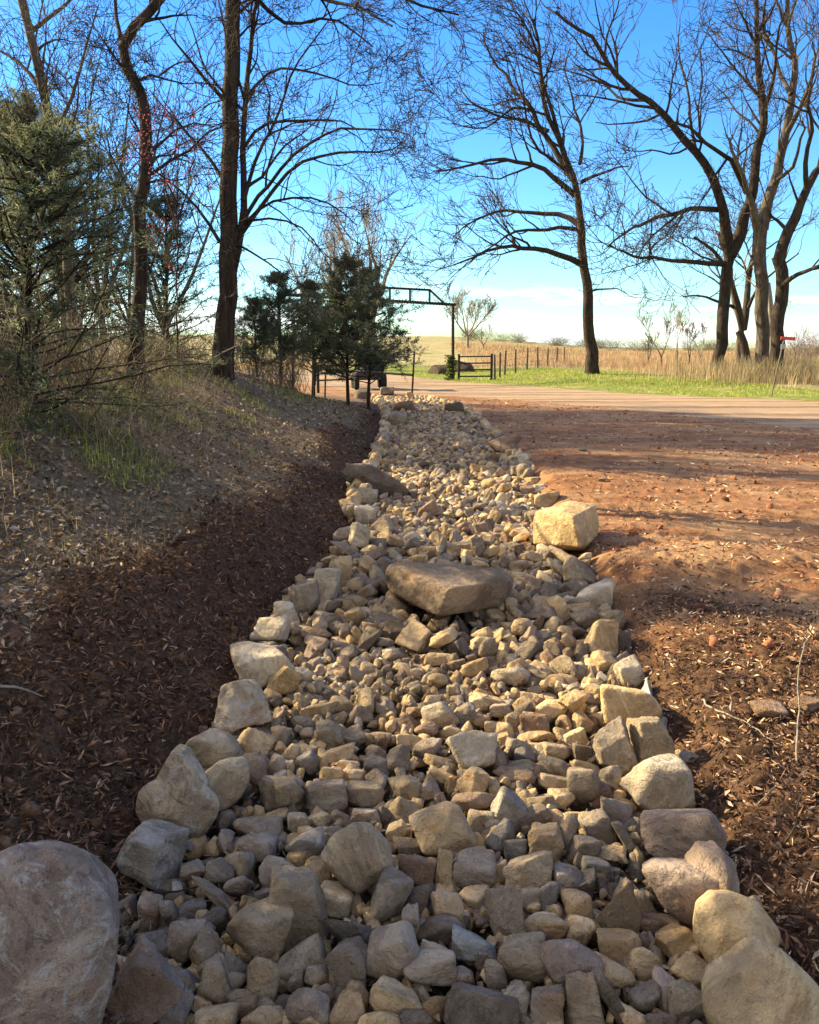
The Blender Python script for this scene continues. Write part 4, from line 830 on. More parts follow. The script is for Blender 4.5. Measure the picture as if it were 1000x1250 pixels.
1243,6240,-70,-146,18,-13,5,146,863,6242,-81,-9,24,-152,16,109,-610,6245,-78,-152,28,32,24,101,1050,6248,-67,-28,46,-115,22,163,-327,6251,-123,-2,-13,-83,25,118,91,6251,-120,62,-5,81,22,101,
-274,6256,-72,58,-133,-44,15,161,736,6257,-53,25,-89,34,9,150,549,6262,-117,0,-12,50,5,113,924,6262,-109,-11,-16,2,14,139,-529,6264,-86,15,90,-66,22,116,207,6268,-55,-20,-40,-21,22,117,
1177,6277,-104,15,-2,103,9,151,683,6279,-105,-114,4,-40,27,164,-51,6294,-80,-3,144,22,3,116,-166,6295,-51,31,-34,-139,25,158,813,6306,-38,74,-32,-110,3,140,495,6310,-87,-33,17,91,15,101,
-352,6320,-86,46,-67,-56,11,113,1003,6321,-115,139,8,-46,9,102,877,6326,-99,-40,-60,-108,1,99,408,6331,-123,-150,6,-40,12,124,1079,6336,-102,80,13,51,22,111,137,6336,-122,-7,-36,12,18,127,
-529,6338,-103,-70,-6,-46,23,126,-101,6346,-30,-4,-12,-149,29,142,253,6347,19,14,73,-10,18,179,935,6361,-86,-9,41,-27,0,139,36,6363,-33,85,-18,-104,17,159,650,6369,-83,37,40,25,6,98,
571,6372,-68,93,-10,-109,13,160,743,6375,-59,-124,-37,18,20,157,26,6378,33,54,-139,35,6,127,-186,6389,-61,-16,10,-14,10,152,-463,6390,-58,37,148,26,15,146,1032,6390,-84,-40,-21,-114,20,137,
257,6397,-44,-36,-18,-139,4,130,825,6404,-106,-4,-9,81,8,136,-317,6405,-91,113,-9,-26,11,179,1098,6407,-36,-150,9,-41,7,143,878,6419,-17,100,7,-114,28,159,-445,6420,-127,15,136,63,25,94,
108,6421,-96,37,42,-10,20,105,947,6428,-82,-144,-40,45,24,113,1147,6428,-98,-21,128,65,3,131,723,6441,-86,38,147,0,19,137,1232,6449,-112,-8,-40,-15,18,151,877,6451,-103,18,-20,142,23,119,
-14,6456,-26,-1,138,-26,4,142,-565,6457,-56,78,-127,5,29,194,351,6459,-100,122,-33,71,12,121,189,6466,-37,-118,16,12,9,161,88,6480,-90,-126,-15,62,0,135,31,6486,-115,98,28,-67,8,110,
504,6487,13,29,-55,-75,25,211,1035,6488,-105,41,154,7,14,152,581,6488,-34,98,26,51,24,154,270,6490,-100,63,0,-45,20,109,-115,6493,25,65,-17,141,22,153,179,6493,-103,-6,-11,58,10,143,
-132,6494,-52,-70,129,7,15,147,680,6496,-53,-41,29,64,12,160,-315,6503,-49,98,5,99,2,136,-282,6506,-106,102,-13,-58,29,123,-371,6511,-119,62,-5,-126,22,105,783,6524,-120,13,-32,133,18,121,
935,6529,-64,-12,13,-76,17,138,-540,6532,-20,136,-29,-47,20,132,422,6534,-58,-13,20,53,4,145,-455,6538,-101,-38,24,108,8,143,-242,6539,-58,-49,-1,138,12,135,1008,6550,-68,-106,-20,-97,5,116,
-10,6557,-69,120,-92,-18,21,152,817,6558,-67,-134,12,-52,7,142,215,6562,-122,-150,13,-62,13,99,713,6562,-118,1,-12,84,5,111,182,6583,-62,-10,-5,-131,18,162,-76,6583,-46,-67,72,37,26,197,
302,6583,-113,5,-9,-60,19,143,-569,6596,-70,43,9,96,15,119,269,6597,-74,-8,9,94,26,109,1099,6613,-105,74,-4,21,7,118,884,6615,-68,-49,68,-18,17,130,-253,6615,-64,-23,-54,78,28,194,
92,6615,-50,-54,-10,-110,4,143,959,6616,-110,124,5,-79,27,134,521,6628,-30,-8,25,-33,8,164,548,6630,-109,142,-33,57,20,111,-147,6630,-42,58,-143,-24,1,94,456,6634,-114,-34,2,147,29,133,
648,6637,-112,-119,-4,81,14,137,654,6642,-36,2,5,75,1,160,196,6643,-107,-36,18,47,20,121,737,6646,-75,104,-1,49,29,97,-551,6652,-109,-132,12,-77,17,102,826,6656,-107,-25,21,-121,18,157,
46,6661,-69,-68,3,-91,9,132,386,6663,-96,139,-45,-31,20,125,-120,6681,-9,29,4,-21,17,154,970,6682,-55,31,141,-2,12,124,-311,6684,-95,-27,37,2,12,132,262,6686,-35,-146,39,-15,27,159,
-54,6687,-57,33,-3,-34,12,149,704,6690,-105,109,30,-43,6,95,467,6696,-70,-52,35,-21,24,116,124,6699,-64,-101,24,-25,0,136,18,6709,-117,-87,23,7,21,105,300,6711,-94,88,22,-108,2,134,
934,6714,-16,-23,143,28,8,162,862,6721,-89,-14,-21,-33,2,123,750,6724,-83,-133,52,-14,27,129,-300,6730,-30,119,21,-71,17,125,-541,6733,-69,31,139,-50,18,137,1056,6735,-122,-153,-4,-71,28,109,
197,6737,-92,147,37,-36,15,140,122,6747,-93,13,39,-117,17,112,530,6749,-44,-5,16,143,21,202,-172,6751,-43,141,-8,21,23,136,-260,6751,-91,-9,55,-42,12,121,401,6757,-87,-69,-111,-44,27,150,
42,6764,-98,133,-5,26,15,118,807,6766,-46,-109,31,-76,11,152,-78,6768,-105,-10,17,95,23,157,491,6769,-112,-153,-4,68,28,163,648,6773,-80,11,22,-149,9,191,-387,6787,-40,-16,-2,-15,23,133,
-483,6794,-94,56,-5,-43,7,141,-554,6800,3,-101,-12,-2,7,194,283,6800,-103,-29,29,-150,3,108,227,6807,-72,-31,-123,56,20,105,348,6809,-105,94,9,-94,17,133,873,6815,-89,101,4,27,23,150,
669,6822,-27,-155,14,-14,13,134,19,6823,-26,-103,24,0,12,156,-113,6829,-52,61,-11,107,18,134,-312,6829,-56,0,-108,96,23,92,114,6830,-109,53,17,-32,29,126,1057,6838,-76,-6,-67,82,22,146,
965,6855,-14,-92,-9,-111,15,206,768,6856,-88,-38,-144,20,6,132,552,6856,-93,6,71,45,4,105,-445,6859,-118,-131,-15,-37,6,93,402,6859,-61,-121,-13,78,16,162,489,6865,-66,-35,49,138,21,106,
-366,6865,-90,78,58,0,27,142,-219,6870,-32,-129,-16,-2,4,148,150,6871,-85,18,29,105,3,133,838,6877,-42,9,-52,139,9,147,1292,6886,-77,85,136,-2,3,153,1212,6889,-70,48,-23,56,2,103,
-449,6898,-21,-59,21,-90,3,156,617,6899,-95,31,29,-28,29,200,739,6908,-101,-113,19,-5,4,102,295,6912,-95,-13,8,51,27,158,-87,6913,-106,149,4,83,29,126,216,6916,-67,-65,-101,-65,6,148,
2,6921,-59,142,3,64,5,196,-423,6924,-105,95,-105,-10,18,102,890,6927,13,83,24,5,11,143,-487,6930,-111,-34,-152,36,1,106,-171,6935,-87,123,-39,-38,6,134,686,6939,-118,46,-13,11,9,100,
53,6940,-125,-5,-12,-149,25,113,1175,6941,-115,148,-3,42,16,138,123,6945,-82,73,-95,5,17,118,1071,6950,-53,-150,-3,-43,23,174,364,6951,-121,-21,124,-30,27,123,-395,6960,-92,105,-25,75,18,133,
793,6961,-60,135,7,18,27,147,489,6964,-97,86,-20,74,8,163,1303,6969,-92,-36,-31,18,3,145,-545,6975,-85,-126,9,55,6,111,660,6975,-45,4,139,-88,20,153,-292,6987,-34,13,-143,37,4,156,
-460,7001,-71,12,-22,-91,18,149,950,7002,-22,14,113,98,7,153,200,7003,-103,-25,39,-94,21,139,1254,7009,-52,91,97,-30,17,141,607,7009,-85,8,21,56,18,122,-167,7014,-83,132,-59,-19,23,120,
770,7020,-121,144,0,52,19,124,-469,7021,-119,0,-9,51,14,96,-76,7025,-89,90,-4,40,4,157,108,7026,-66,-54,-66,42,17,157,19,7028,-100,-127,-42,3,4,96,923,7031,-123,-11,11,-138,21,148,
1133,7032,-48,55,52,-6,29,125,863,7042,-74,-55,-1,59,17,155,302,7048,-125,0,-10,-103,16,95,481,7059,-85,4,-96,-74,26,115,1273,7059,-95,-13,-128,-45,22,92,1303,7062,-47,142,9,-12,9,135,
406,7068,-104,88,18,74,3,154,165,7075,-92,24,109,84,10,120,-367,7075,-46,144,6,72,14,134,642,7077,-21,57,72,-18,13,164,-219,7087,8,-53,-28,110,4,201,216,7091,-118,-148,-1,-39,6,101,
-544,7091,-72,107,0,-69,20,156,978,7094,-75,-25,-22,-77,19,102,1023,7097,-38,12,-149,-13,23,112,547,7099,-94,-154,23,-19,28,140,1179,7100,-87,-39,21,132,4,136,861,7103,-123,125,38,53,27,97,
-448,7108,-108,5,-31,5,16,107,112,7112,-44,-18,-54,-7,16,119,1120,7114,-43,-6,-4,75,16,108,517,7116,-34,-7,-138,57,9,129,738,7123,-89,-84,7,104,10,139,1255,7124,-105,3,-135,-79,5,108,
-175,7125,-64,-39,21,125,6,161,1327,7125,-85,146,-9,65,3,116,398,7134,-52,21,-12,-113,21,171,-2,7137,-48,-55,8,-147,29,148,655,7141,-96,22,-62,-107,4,107,281,7142,-101,-45,145,-35,17,134,
-104,7143,-95,-28,-33,53,1,156,129,7149,-119,1,-12,0,5,108,934,7157,-115,1,-6,115,13,112,-352,7166,-94,112,12,-107,17,157,-265,7172,-76,17,99,9,24,130,845,7179,-42,-21,-19,146,13,178,
556,7182,-101,2,9,-29,3,145,7,7183,-108,3,3,126,4,168,1057,7188,-101,111,-13,60,15,114,775,7191,-110,-59,-8,97,28,137,-200,7193,-113,-37,2,-141,25,118,996,7194,-73,-114,-33,-32,28,155,
-513,7198,-86,1,-51,121,18,161,1234,7200,-109,64,-36,-100,24,91,684,7205,-127,7,-133,54,9,103,325,7211,-122,7,151,51,12,132,174,7213,-81,-1,37,47,13,154,1285,7221,-60,-8,-123,-56,17,151,
1188,7222,-62,7,-4,-71,19,108,1095,7224,-56,13,-27,135,22,95,632,7228,-77,-68,37,98,1,135,844,7238,-119,-73,133,-10,27,117,-473,7246,-96,29,-15,3,0,94,87,7248,-64,46,-23,72,22,129,
344,7248,-43,-66,-134,6,2,150,-389,7255,-103,12,-35,5,21,130,-197,7264,-116,-12,-2,-148,25,160,1296,7272,-99,14,-9,29,3,104,463,7272,-120,100,6,-126,2,126,378,7273,-116,80,9,91,15,98,
-108,7275,-80,32,28,85,19,140,707,7278,-106,-48,0,29,5,130,558,7281,-93,-112,9,41,16,123,-324,7282,-87,77,-10,109,25,196,927,7289,-122,118,9,94,26,98,-23,7290,-46,15,28,-128,16,130,
270,7290,-89,-51,128,-48,6,136,798,7295,-89,-70,-116,-49,28,115,203,7296,-67,-134,-28,72,17,100,108,7298,-124,-15,-30,-78,18,103,1121,7305,-102,142,-27,-59,11,141,-198,7307,-33,-16,113,-37,11,212,
-456,7312,-97,-12,139,38,27,143,1161,7316,-25,-51,149,29,15,164,44,7317,-95,47,8,63,26,151,185,7322,-102,-8,44,-88,23,106,852,7323,-90,-8,93,76,5,121,924,7334,-55,-128,-103,0,11,134,
511,7342,-115,-100,4,-25,3,98,1033,7352,-47,-14,20,132,23,154,1236,7359,-105,4,-151,-46,14,171,383,7367,-119,145,7,65,18,108,776,7367,-101,81,-55,63,7,98,1362,7368,-56,-76,19,-102,3,138,
-523,7368,-72,-51,5,81,17,107,-298,7371,-41,6,-35,-17,16,156,260,7373,-62,-17,-17,17,28,125,-113,7380,-108,3,-37,-102,23,101,140,7382,-106,-5,-137,34,3,131,721,7385,-37,39,1,-111,28,207,
1100,7389,-101,-9,-23,-105,3,122,536,7391,-117,4,-31,-124,21,91,905,7396,-121,-114,4,20,27,98,-22,7397,-93,-89,5,76,8,163,469,7398,-71,-12,132,-34,19,155,318,7401,-104,121,1,98,4,144,
61,7404,-33,64,-29,-82,17,171,1012,7406,-119,135,-11,-4,20,123,-225,7409,-99,52,-24,3,20,165,-466,7412,-102,121,18,-68,26,136,-390,7413,-107,-28,18,-3,18,160,-109,7415,-73,-75,-115,-18,0,92,
601,7419,-104,-79,19,101,20,134,847,7419,-111,-62,5,-89,17,121,624,7420,-56,-2,-135,-18,19,93,1170,7441,-102,109,36,-90,25,117,1179,7442,9,-150,19,-13,6,205,778,7448,-125,-16,-10,-122,0,120,
1332,7454,-77,99,-10,48,19,134,141,7454,-65,-25,-17,62,0,122,207,7457,-101,96,9,116,17,147,1251,7457,-91,4,122,72,19,117,1088,7457,-65,-16,-51,-95,3,178,-80,7459,-82,36,-29,25,14,111,
95,7460,-112,-8,141,31,0,129,933,7467,-105,2,-118,95,9,173,524,7467,-117,-7,-36,-6,18,156,385,7488,-100,-5,-137,-58,3,152,683,7495,-109,91,12,-90,2,156,-406,7495,-106,126,17,-2,21,125,
-263,7499,-51,122,23,-88,8,113,-332,7501,-74,-75,-102,56,29,158,-141,7504,-21,72,-29,-59,12,158,-151,7508,-102,-15,8,-13,13,151,996,7512,-105,-9,50,49,21,112,830,7514,-103,74,-8,149,28,129,
-52,7522,-71,69,-134,7,25,155,-248,7524,-102,-95,-25,59,3,113,1284,7525,-108,0,-22,-77,15,104,1138,7526,-107,16,4,86,15,103,589,7527,-118,62,-5,-28,22,107,228,7542,-61,-2,10,133,6,136,
1199,7542,-111,-111,23,-83,14,123,913,7553,-62,42,39,128,13,160,1074,7561,-103,-76,24,72,15,121,68,7568,-110,-4,-144,24,23,150,95,7577,-44,-156,9,-11,1,152,1286,7579,-98,95,-11,-15,19,102,
-544,7585,-27,-104,-37,73,3,117,805,7596,-114,151,-4,-7,21,136,795,7602,-20,128,-61,6,7,164,536,7604,-100,-82,4,19,7,145,-281,7605,-58,-154,21,48,10,136,-82,7609,-77,-68,-111,-18,27,177,
1321,7613,-70,114,3,-12,28,115,-162,7617,-86,99,41,-74,29,147,181,7621,-109,92,-41,59,12,106,688,7623,-63,123,14,-90,1,121,345,7625,-54,26,3,-101,27,130,411,7630,-119,5,-133,-97,9,160,
970,7633,-46,-18,143,-12,6,141,903,7643,-118,-10,9,141,11,121,1051,7644,-72,-46,-58,88,9,141,6,7652,-58,-26,9,38,0,135,49,7652,-106,-1,-24,-62,4,122,266,7663,-95,-28,-12,-73,23,159,
872,7672,-85,37,3,-99,28,121,726,7674,-100,39,98,97,5,104,-230,7676,-55,-20,-139,-68,10,91,1265,7676,-110,-3,-19,53,16,125,131,7679,-98,61,-25,129,2,90,1117,7679,-104,60,-5,-36,22,159,
796,7682,-101,-86,-97,-36,25,110,625,7685,-108,-14,-25,-128,4,97,-77,7685,-94,-47,46,-116,12,139,-427,7698,-98,132,38,30,27,194,-564,7699,23,16,36,56,3,171,643,7710,-64,73,9,-125,27,128,
548,7722,-110,6,-6,72,20,150,-199,7732,-105,-110,7,115,21,150,943,7736,-106,-57,155,11,7,96,1208,7743,-105,23,26,-131,18,132,58,7743,-62,-142,-9,-50,14,103,601,7746,-76,-31,-15,-124,23,103,
319,7747,-86,97,0,120,7,151,184,7751,-52,19,16,22,7,134,483,7754,-107,-17,29,-78,14,96,1329,7758,-94,-41,-21,75,15,96,1259,7760,-39,101,20,-73,13,124,24,7763,-122,6,-133,55,9,139,
-75,7763,-97,140,-31,7,12,139,-285,7772,-56,-54,28,-82,22,148,1047,7781,-116,-7,-36,-4,18,159,811,7784,-91,-135,14,-83,5,157,1005,7786,-61,-14,15,91,26,138,-143,7787,-104,45,-9,-111,4,102,
679,7792,-110,-60,2,35,2,118,904,7792,-80,-154,-40,39,24,92,-489,7793,-32,29,18,-135,14,169,210,7794,-126,143,8,-35,13,96,-393,7805,-39,-83,-60,81,10,152,-220,7811,-112,-26,-136,-4,14,101,
-325,7812,-96,-102,-26,68,10,155,72,7816,-101,86,-35,-87,28,93,1149,7818,-61,3,89,-79,29,162,501,7825,-124,103,1,19,2,104,1250,7828,-104,140,3,74,21,151,350,7828,-102,57,-44,-32,29,93,
416,7836,-108,5,5,70,7,110,-6,7837,-116,-17,-28,-25,14,100,731,7839,-62,-46,25,35,12,160,923,7842,-110,-8,11,-87,11,160,-71,7854,-85,20,-29,-27,27,131,618,7867,-93,12,116,-7,14,140,
863,7877,-43,-59,143,-19,28,130,-448,7879,-99,-10,11,-58,1,161,-212,7879,-85,102,-18,15,1,161,1317,7881,-80,-64,-3,-61,7,144,1179,7887,-128,-4,145,-79,26,91,547,7890,-109,3,-29,-58,21,118,
-384,7892,-67,6,17,0,4,97,72,7895,-126,-7,-36,-149,18,101,1046,7910,-40,118,17,97,5,195,353,7912,-101,-106,2,-95,22,142,402,7913,-42,-8,-137,-18,24,142,1101,7919,-107,14,9,-147,27,119,
-116,7928,-63,-138,59,-36,17,142,1232,7929,-78,44,58,-128,5,122,743,7930,-56,-23,0,-84,5,109,-275,7932,-107,-14,-44,-132,28,95,-327,7937,-117,-15,8,51,13,95,778,7937,-104,143,-25,-13,16,112,
-27,7941,-123,-7,-147,-3,23,93,676,7948,-101,-20,136,79,2,152,899,7951,-61,-13,129,27,17,161,93,7953,-118,14,8,-16,26,103,1359,7966,-31,-130,-9,97,19,147,583,7969,-66,69,4,61,21,159,
502,7970,-47,-26,-148,-61,6,125,35,7984,-110,45,-13,83,9,133,-353,7985,-96,138,-36,-33,17,125,1160,7986,-110,-17,-43,-55,18,136,-37,7987,-101,-98,6,107,9,112,272,7993,-77,111,-23,-5,14,183,
1298,8000,-96,-119,9,-100,11,136,-139,8000,-107,-7,8,10,6,145,864,8003,-120,-154,6,26,4,119,1059,8005,-112,-148,4,-34,10,129,759,8008,-85,-49,-32,-6,22,146,-463,8013,-60,-22,136,-6,2,205,
541,8013,-105,25,-128,-78,15,150,397,8015,-65,-127,-29,-16,16,133,-315,8031,-123,-14,-10,100,17,91,626,8049,-113,152,22,11,1,87,-394,8051,-119,46,-8,5,9,93,1007,8053,-52,-44,19,37,3,137,
1212,8061,-113,-6,-16,-32,5,112,-38,8061,-123,14,-4,-19,9,88,0,8063,-75,122,-18,-17,20,110,224,8065,-28,0,27,-118,27,146,974,8067,-119,-10,-149,-49,24,97,897,8076,-85,-21,-19,-69,28,179,
343,8078,-122,-2,14,74,11,110,1117,8079,-96,-6,21,98,1,145,813,8085,-120,0,11,-4,4,100,171,8089,-118,-32,-11,81,3,124,1187,8092,-69,30,1,114,0,91,70,8093,-108,-150,-9,30,5,130,
793,8093,-59,-17,-132,82,4,124,729,8096,-79,-154,47,-20,18,132,-243,8100,-110,75,-4,52,7,104,1397,8101,-35,116,-2,-57,24,140,222,8104,-78,-14,-16,134,12,111,-155,8104,-114,-26,3,-125,29,130,
275,8105,-126,9,-6,-65,12,91,1329,8107,-88,-132,5,-43,16,100,554,8112,-104,12,36,36,18,134,427,8116,-85,-87,5,116,8,192,-334,8119,-104,9,39,-65,4,109,-28,8121,-84,89,-51,-8,1,133,
-424,8121,-121,6,-1,-76,28,104,1075,8125,-63,21,-17,3,25,108,1253,8127,-64,-53,23,104,8,147,667,8137,-111,-150,13,19,13,147,1165,8146,-107,21,45,-73,11,88,317,8158,-83,88,-18,-102,17,144,
950,8163,-43,-61,129,26,3,125,508,8165,-93,19,-60,-57,4,117,-294,8170,-117,89,39,-48,27,114,-208,8175,-70,54,-103,-47,27,100,1108,8178,-112,-25,-45,64,1,86,722,8181,-24,3,-145,29,23,173,
34,8185,-92,-57,98,-38,13,109,125,8185,-103,-130,21,68,24,119,-141,8190,-82,17,-67,18,11,124,-506,8191,-87,-7,19,-42,3,128,1352,8191,-78,-58,39,-116,12,122,246,8195,-114,4,-153,39,28,152,
-30,8196,-54,1,13,147,19,124,1052,8198,-67,-56,-42,-16,7,123,595,8204,-56,150,2,-46,12,113,867,8204,-87,22,-41,-103,18,139,-228,8204,-111,90,7,-93,6,95,-59,8206,-113,-121,-1,-82,18,112,
-363,8209,-98,98,-45,27,24,129,187,8210,-80,57,41,47,8,122,780,8216,-104,-51,-1,-73,6,149,1309,8221,-93,72,13,-120,14,114,-418,8222,-94,-148,-48,34,27,123,608,8222,-122,123,-4,-28,10,99,
685,8232,-97,9,27,-59,15,108,484,8233,-46,132,-6,80,11,138,1174,8236,-60,114,-19,83,23,137,74,8237,-100,110,-21,69,15,118,425,8247,-96,-109,38,-48,8,115,914,8248,-63,-33,12,-44,28,119,
339,8265,-102,69,8,117,15,136,2,8268,-108,-46,-46,39,5,95,-252,8272,-58,-98,-42,62,6,144,-71,8272,-89,-48,2,-142,9,147,962,8278,-29,-1,21,1,11,156,833,8281,-88,-64,86,26,7,102,
1082,8281,-33,-19,-13,151,6,119,628,8283,-74,71,-61,-94,21,143,-178,8286,-91,-123,16,88,9,149,-409,8289,-76,99,1,37,2,95,247,8289,-83,-43,123,-35,13,120,-501,8291,-110,-125,26,64,25,115,
-397,8299,-116,8,-2,-115,12,145,1246,8299,-80,-81,20,-47,7,145,543,8302,-40,92,-24,-71,19,127,158,8304,-106,52,18,63,29,138,554,8308,-121,2,-4,0,20,95,766,8319,-60,9,-15,112,24,128,
105,8319,-45,-28,154,29,8,164,43,8329,-115,16,137,78,13,103,921,8331,-86,-48,-11,52,2,134,-115,8332,-49,97,-32,18,7,107,-340,8334,-41,143,3,71,10,133,415,8337,-125,-152,-25,-23,9,116,
695,8339,-56,-70,7,-79,17,163,335,8343,-59,17,145,-42,17,142,265,8347,-123,-118,5,-88,17,111,1305,8351,-111,-153,-17,-10,28,87,583,8364,-87,111,-24,-7,15,150,1158,8366,-38,137,15,76,22,124,
485,8371,-82,-15,-123,50,21,138,-424,8371,-76,64,51,25,8,159,875,8372,-38,9,-20,-88,17,175,-21,8372,-95,108,34,-74,6,116,1165,8377,-112,-26,2,65,29,118,999,8381,-62,-5,-15,51,4,96,
-109,8384,-105,-132,18,-63,14,143,377,8388,-95,-1,138,7,19,156,-246,8405,-9,-28,149,36,6,119,1031,8409,-102,-90,2,14,20,127,779,8414,-74,156,2,73,19,118,247,8416,-105,-95,121,9,10,91,
66,8416,-62,-125,36,-47,20,123,187,8434,-125,6,-150,48,14,92,1212,8439,-62,33,-32,134,29,186,208,8449,-72,71,35,21,27,147,440,8451,-126,16,137,5,25,100,1095,8456,-96,-36,-140,4,27,114,
-434,8457,-113,59,149,10,17,135,-83,8457,-98,-25,-93,-85,19,100,526,8460,-78,-5,152,-7,20,122,634,8461,-27,-43,107,26,14,183,571,8463,-122,11,156,-31,4,109,-300,8465,-82,2,-36,-26,15,170,
-28,8469,-96,62,-5,-36,16,108,792,8471,-22,8,-11,-93,16,144,-214,8472,-61,41,5,98,0,103,299,8477,-86,36,123,23,24,144,47,8485,-114,137,1,-74,29,98,1030,8492,-98,-14,2,-103,7,122,
114,8497,-120,-114,-23,88,27,92,859,8498,-70,-3,-24,12,29,95,689,8500,-89,-49,75,-2,16,102,381,8500,-112,-30,22,90,23,103,99,8502,-67,-32,1,-104,6,126,1215,8512,-97,-77,127,27,21,114,
1147,8513,-113,-4,125,85,27,113,609,8515,-81,-65,152,-7,13,95,972,8526,-29,-95,-45,21,23,185,717,8526,-59,-129,-54,28,18,111,-270,8528,-52,51,24,146,0,97,-472,8531,-107,-11,14,6,17,136,
860,8532,-110,-1,-23,46,4,99,-21,8535,-124,123,-4,-49,10,94,488,8539,-97,-80,3,12,7,148,88,8542,-120,36,-7,-3,25,97,1296,8547,-62,69,105,54,6,131,-146,8548,-88,42,-6,-3,28,184,
188,8548,-81,13,-132,87,16,130,385,8552,-72,-27,-128,65,20,143,288,8555,-119,143,8,36,13,137,1174,8561,-47,-116,11,95,5,112,945,8564,-83,-52,-49,121,19,111,650,8573,-84,-38,67,-130,3,115,
-308,8580,-108,-112,20,57,14,139,-2,8582,-101,5,-111,32,6,107,584,8583,-116,-10,-149,74,24,109,731,8588,-75,94,63,2,5,138,1138,8592,-108,-43,21,-2,23,87,-248,8592,-78,-41,-43,104,20,103,
1069,8593,-112,-14,-9,-114,17,112,801,8597,-61,-64,-41,-59,16,131,1231,8615,-105,-24,-20,-63,0,137,972,8616,-72,-19,72,-94,13,140,178,8617,-37,-5,-35,85,16,125,-202,8621,-113,-67,-40,15,15,108,
249,8625,-104,49,10,3,13,106,-72,8627,-122,-8,-154,61,16,107,651,8630,-123,5,-133,-40,9,118,64,8642,-88,18,51,0,11,140,382,8644,-112,-27,6,-56,8,109,1328,8650,-86,9,-6,-71,21,146,
465,8651,-97,77,7,-69,7,126,1140,8654,-86,10,121,-50,12,138,317,8667,-89,-67,-37,95,28,113,821,8668,-107,-13,1,-29,22,127,-200,8670,-39,-13,136,32,28,112,-297,8674,-60,114,-3,-111,6,116,
736,8675,-111,-114,-25,-3,27,116,121,8675,-44,-53,-123,-33,29,122,630,8680,-55,-39,4,20,22,138,882,8681,-41,-127,-50,-37,15,160,-133,8683,-81,27,52,-111,6,139,-293,8687,-5,140,-3,25,16,125,
913,8687,-110,5,6,-128,7,86,1241,8696,-83,1,121,-29,4,122,573,8701,-104,94,9,18,17,129,-2,8701,-91,-9,-14,152,15,193,-348,8707,-106,-104,-25,-99,10,124,1080,8716,-91,-20,86,-27,19,91,
714,8720,-77,-32,-58,-64,15,98,1005,8727,-114,2,12,129,10,111,780,8729,-58,-18,-117,3,12,95,349,8739,-128,-11,11,46,21,113,223,8739,-119,100,6,88,2,137,446,8740,-119,5,-4,14,4,114,
545,8744,-78,-39,39,32,19,118,-210,8748,-48,-57,-37,-38,3,94,1150,8761,-64,-142,-10,79,17,148,127,8761,-76,49,-4,-33,23,175,451,8762,-64,108,23,-102,13,107,-364,8766,-61,103,-10,11,8,144,
-439,8766,-109,-13,-149,22,19,145,370,8771,-81,-3,-16,-111,5,101,1256,8773,-111,-30,8,-13,18,93,1039,8780,-37,-37,-17,52,13,172,647,8785,-113,-20,20,-38,24,116,889,8788,-37,82,-27,-18,5,157,
-302,8789,-110,9,38,53,4,95,5,8792,-120,-59,-8,-135,28,96,290,8793,-110,133,-12,-77,17,121,-133,8796,-49,-26,119,64,11,146,737,8797,-97,-24,3,-48,7,127,564,8799,-87,113,-48,-21,14,107,
1187,8807,-100,-42,-6,108,18,143,1335,8812,-90,134,14,48,25,148,1093,8813,-106,-31,8,114,8,95,957,8824,-95,55,-126,19,27,139,447,8835,-113,-13,-1,39,23,101,-115,8836,-114,83,-6,-78,8,109,
357,8838,-108,-25,-19,101,10,108,231,8841,-58,-49,-26,90,15,152,1273,8844,-83,40,12,-118,22,115,165,8845,-97,35,45,-107,18,122,437,8847,-66,-2,-15,39,4,117,-211,8851,-99,-1,-41,-79,4,123,
794,8855,-73,9,-149,-63,25,131,541,8863,-107,-54,27,60,21,138,-374,8868,-108,88,7,-23,29,126,687,8876,-100,-66,-47,-108,22,96,-32,8880,-104,-39,25,25,8,134,807,8881,-113,-15,-10,79,17,109,
758,8881,-125,-10,12,-66,21,92,-465,8889,-103,156,10,46,24,106,1104,8894,-59,-66,97,12,9,157,1233,8896,-52,58,-3,34,17,127,614,8896,-102,-111,23,-99,14,144,214,8896,-119,9,8,-67,10,130,
1419,8900,-40,-111,3,-89,28,110,291,8902,-90,-21,36,-57,12,98,895,8904,-98,-63,25,-129,24,155,490,8904,-104,-17,-48,142,28,91,364,8906,-112,23,-7,-25,16,109,1008,8913,-118,9,-2,68,12,87,
1304,8924,-101,2,-13,-4,28,113,147,8932,-95,-139,-39,-1,14,133,103,8933,-52,-7,-48,16,13,93,1369,8946,-53,17,-1,86,11,120,973,8950,-41,21,-126,-17,21,149,708,8951,-104,-29,-26,-121,1,115,
1207,8951,-86,129,-2,37,22,125,955,8953,-106,-41,-29,76,24,89,250,8955,-99,30,-19,-156,10,117,44,8960,-22,29,118,87,26,173,452,8967,-109,-113,-14,-81,14,115,1145,8967,-36,-71,8,95,14,120,
1071,8969,-80,-4,-36,83,14,132,524,8979,-108,109,-10,-66,11,104,634,8980,-101,-50,-139,-25,5,108,-22,8982,-90,-33,-40,75,6,131,889,8983,-104,147,-7,6,24,128,793,8985,-105,148,2,57,29,107,
83,8985,-75,-57,68,31,28,101,998,8987,-115,-149,-3,19,1,85,1318,8990,-83,51,142,29,8,117,386,8991,-127,101,7,-98,2,89,328,8997,-95,-83,66,-85,23,99,285,9026,-32,-112,-4,-85,9,169,
29,9036,-81,-21,-42,87,6,100,1075,9038,-95,9,36,-103,4,102,431,9039,-66,146,2,74,4,130,1284,9041,-81,98,0,11,11,118,743,9042,-114,13,29,87,29,99,1174,9043,-97,79,25,106,27,139,
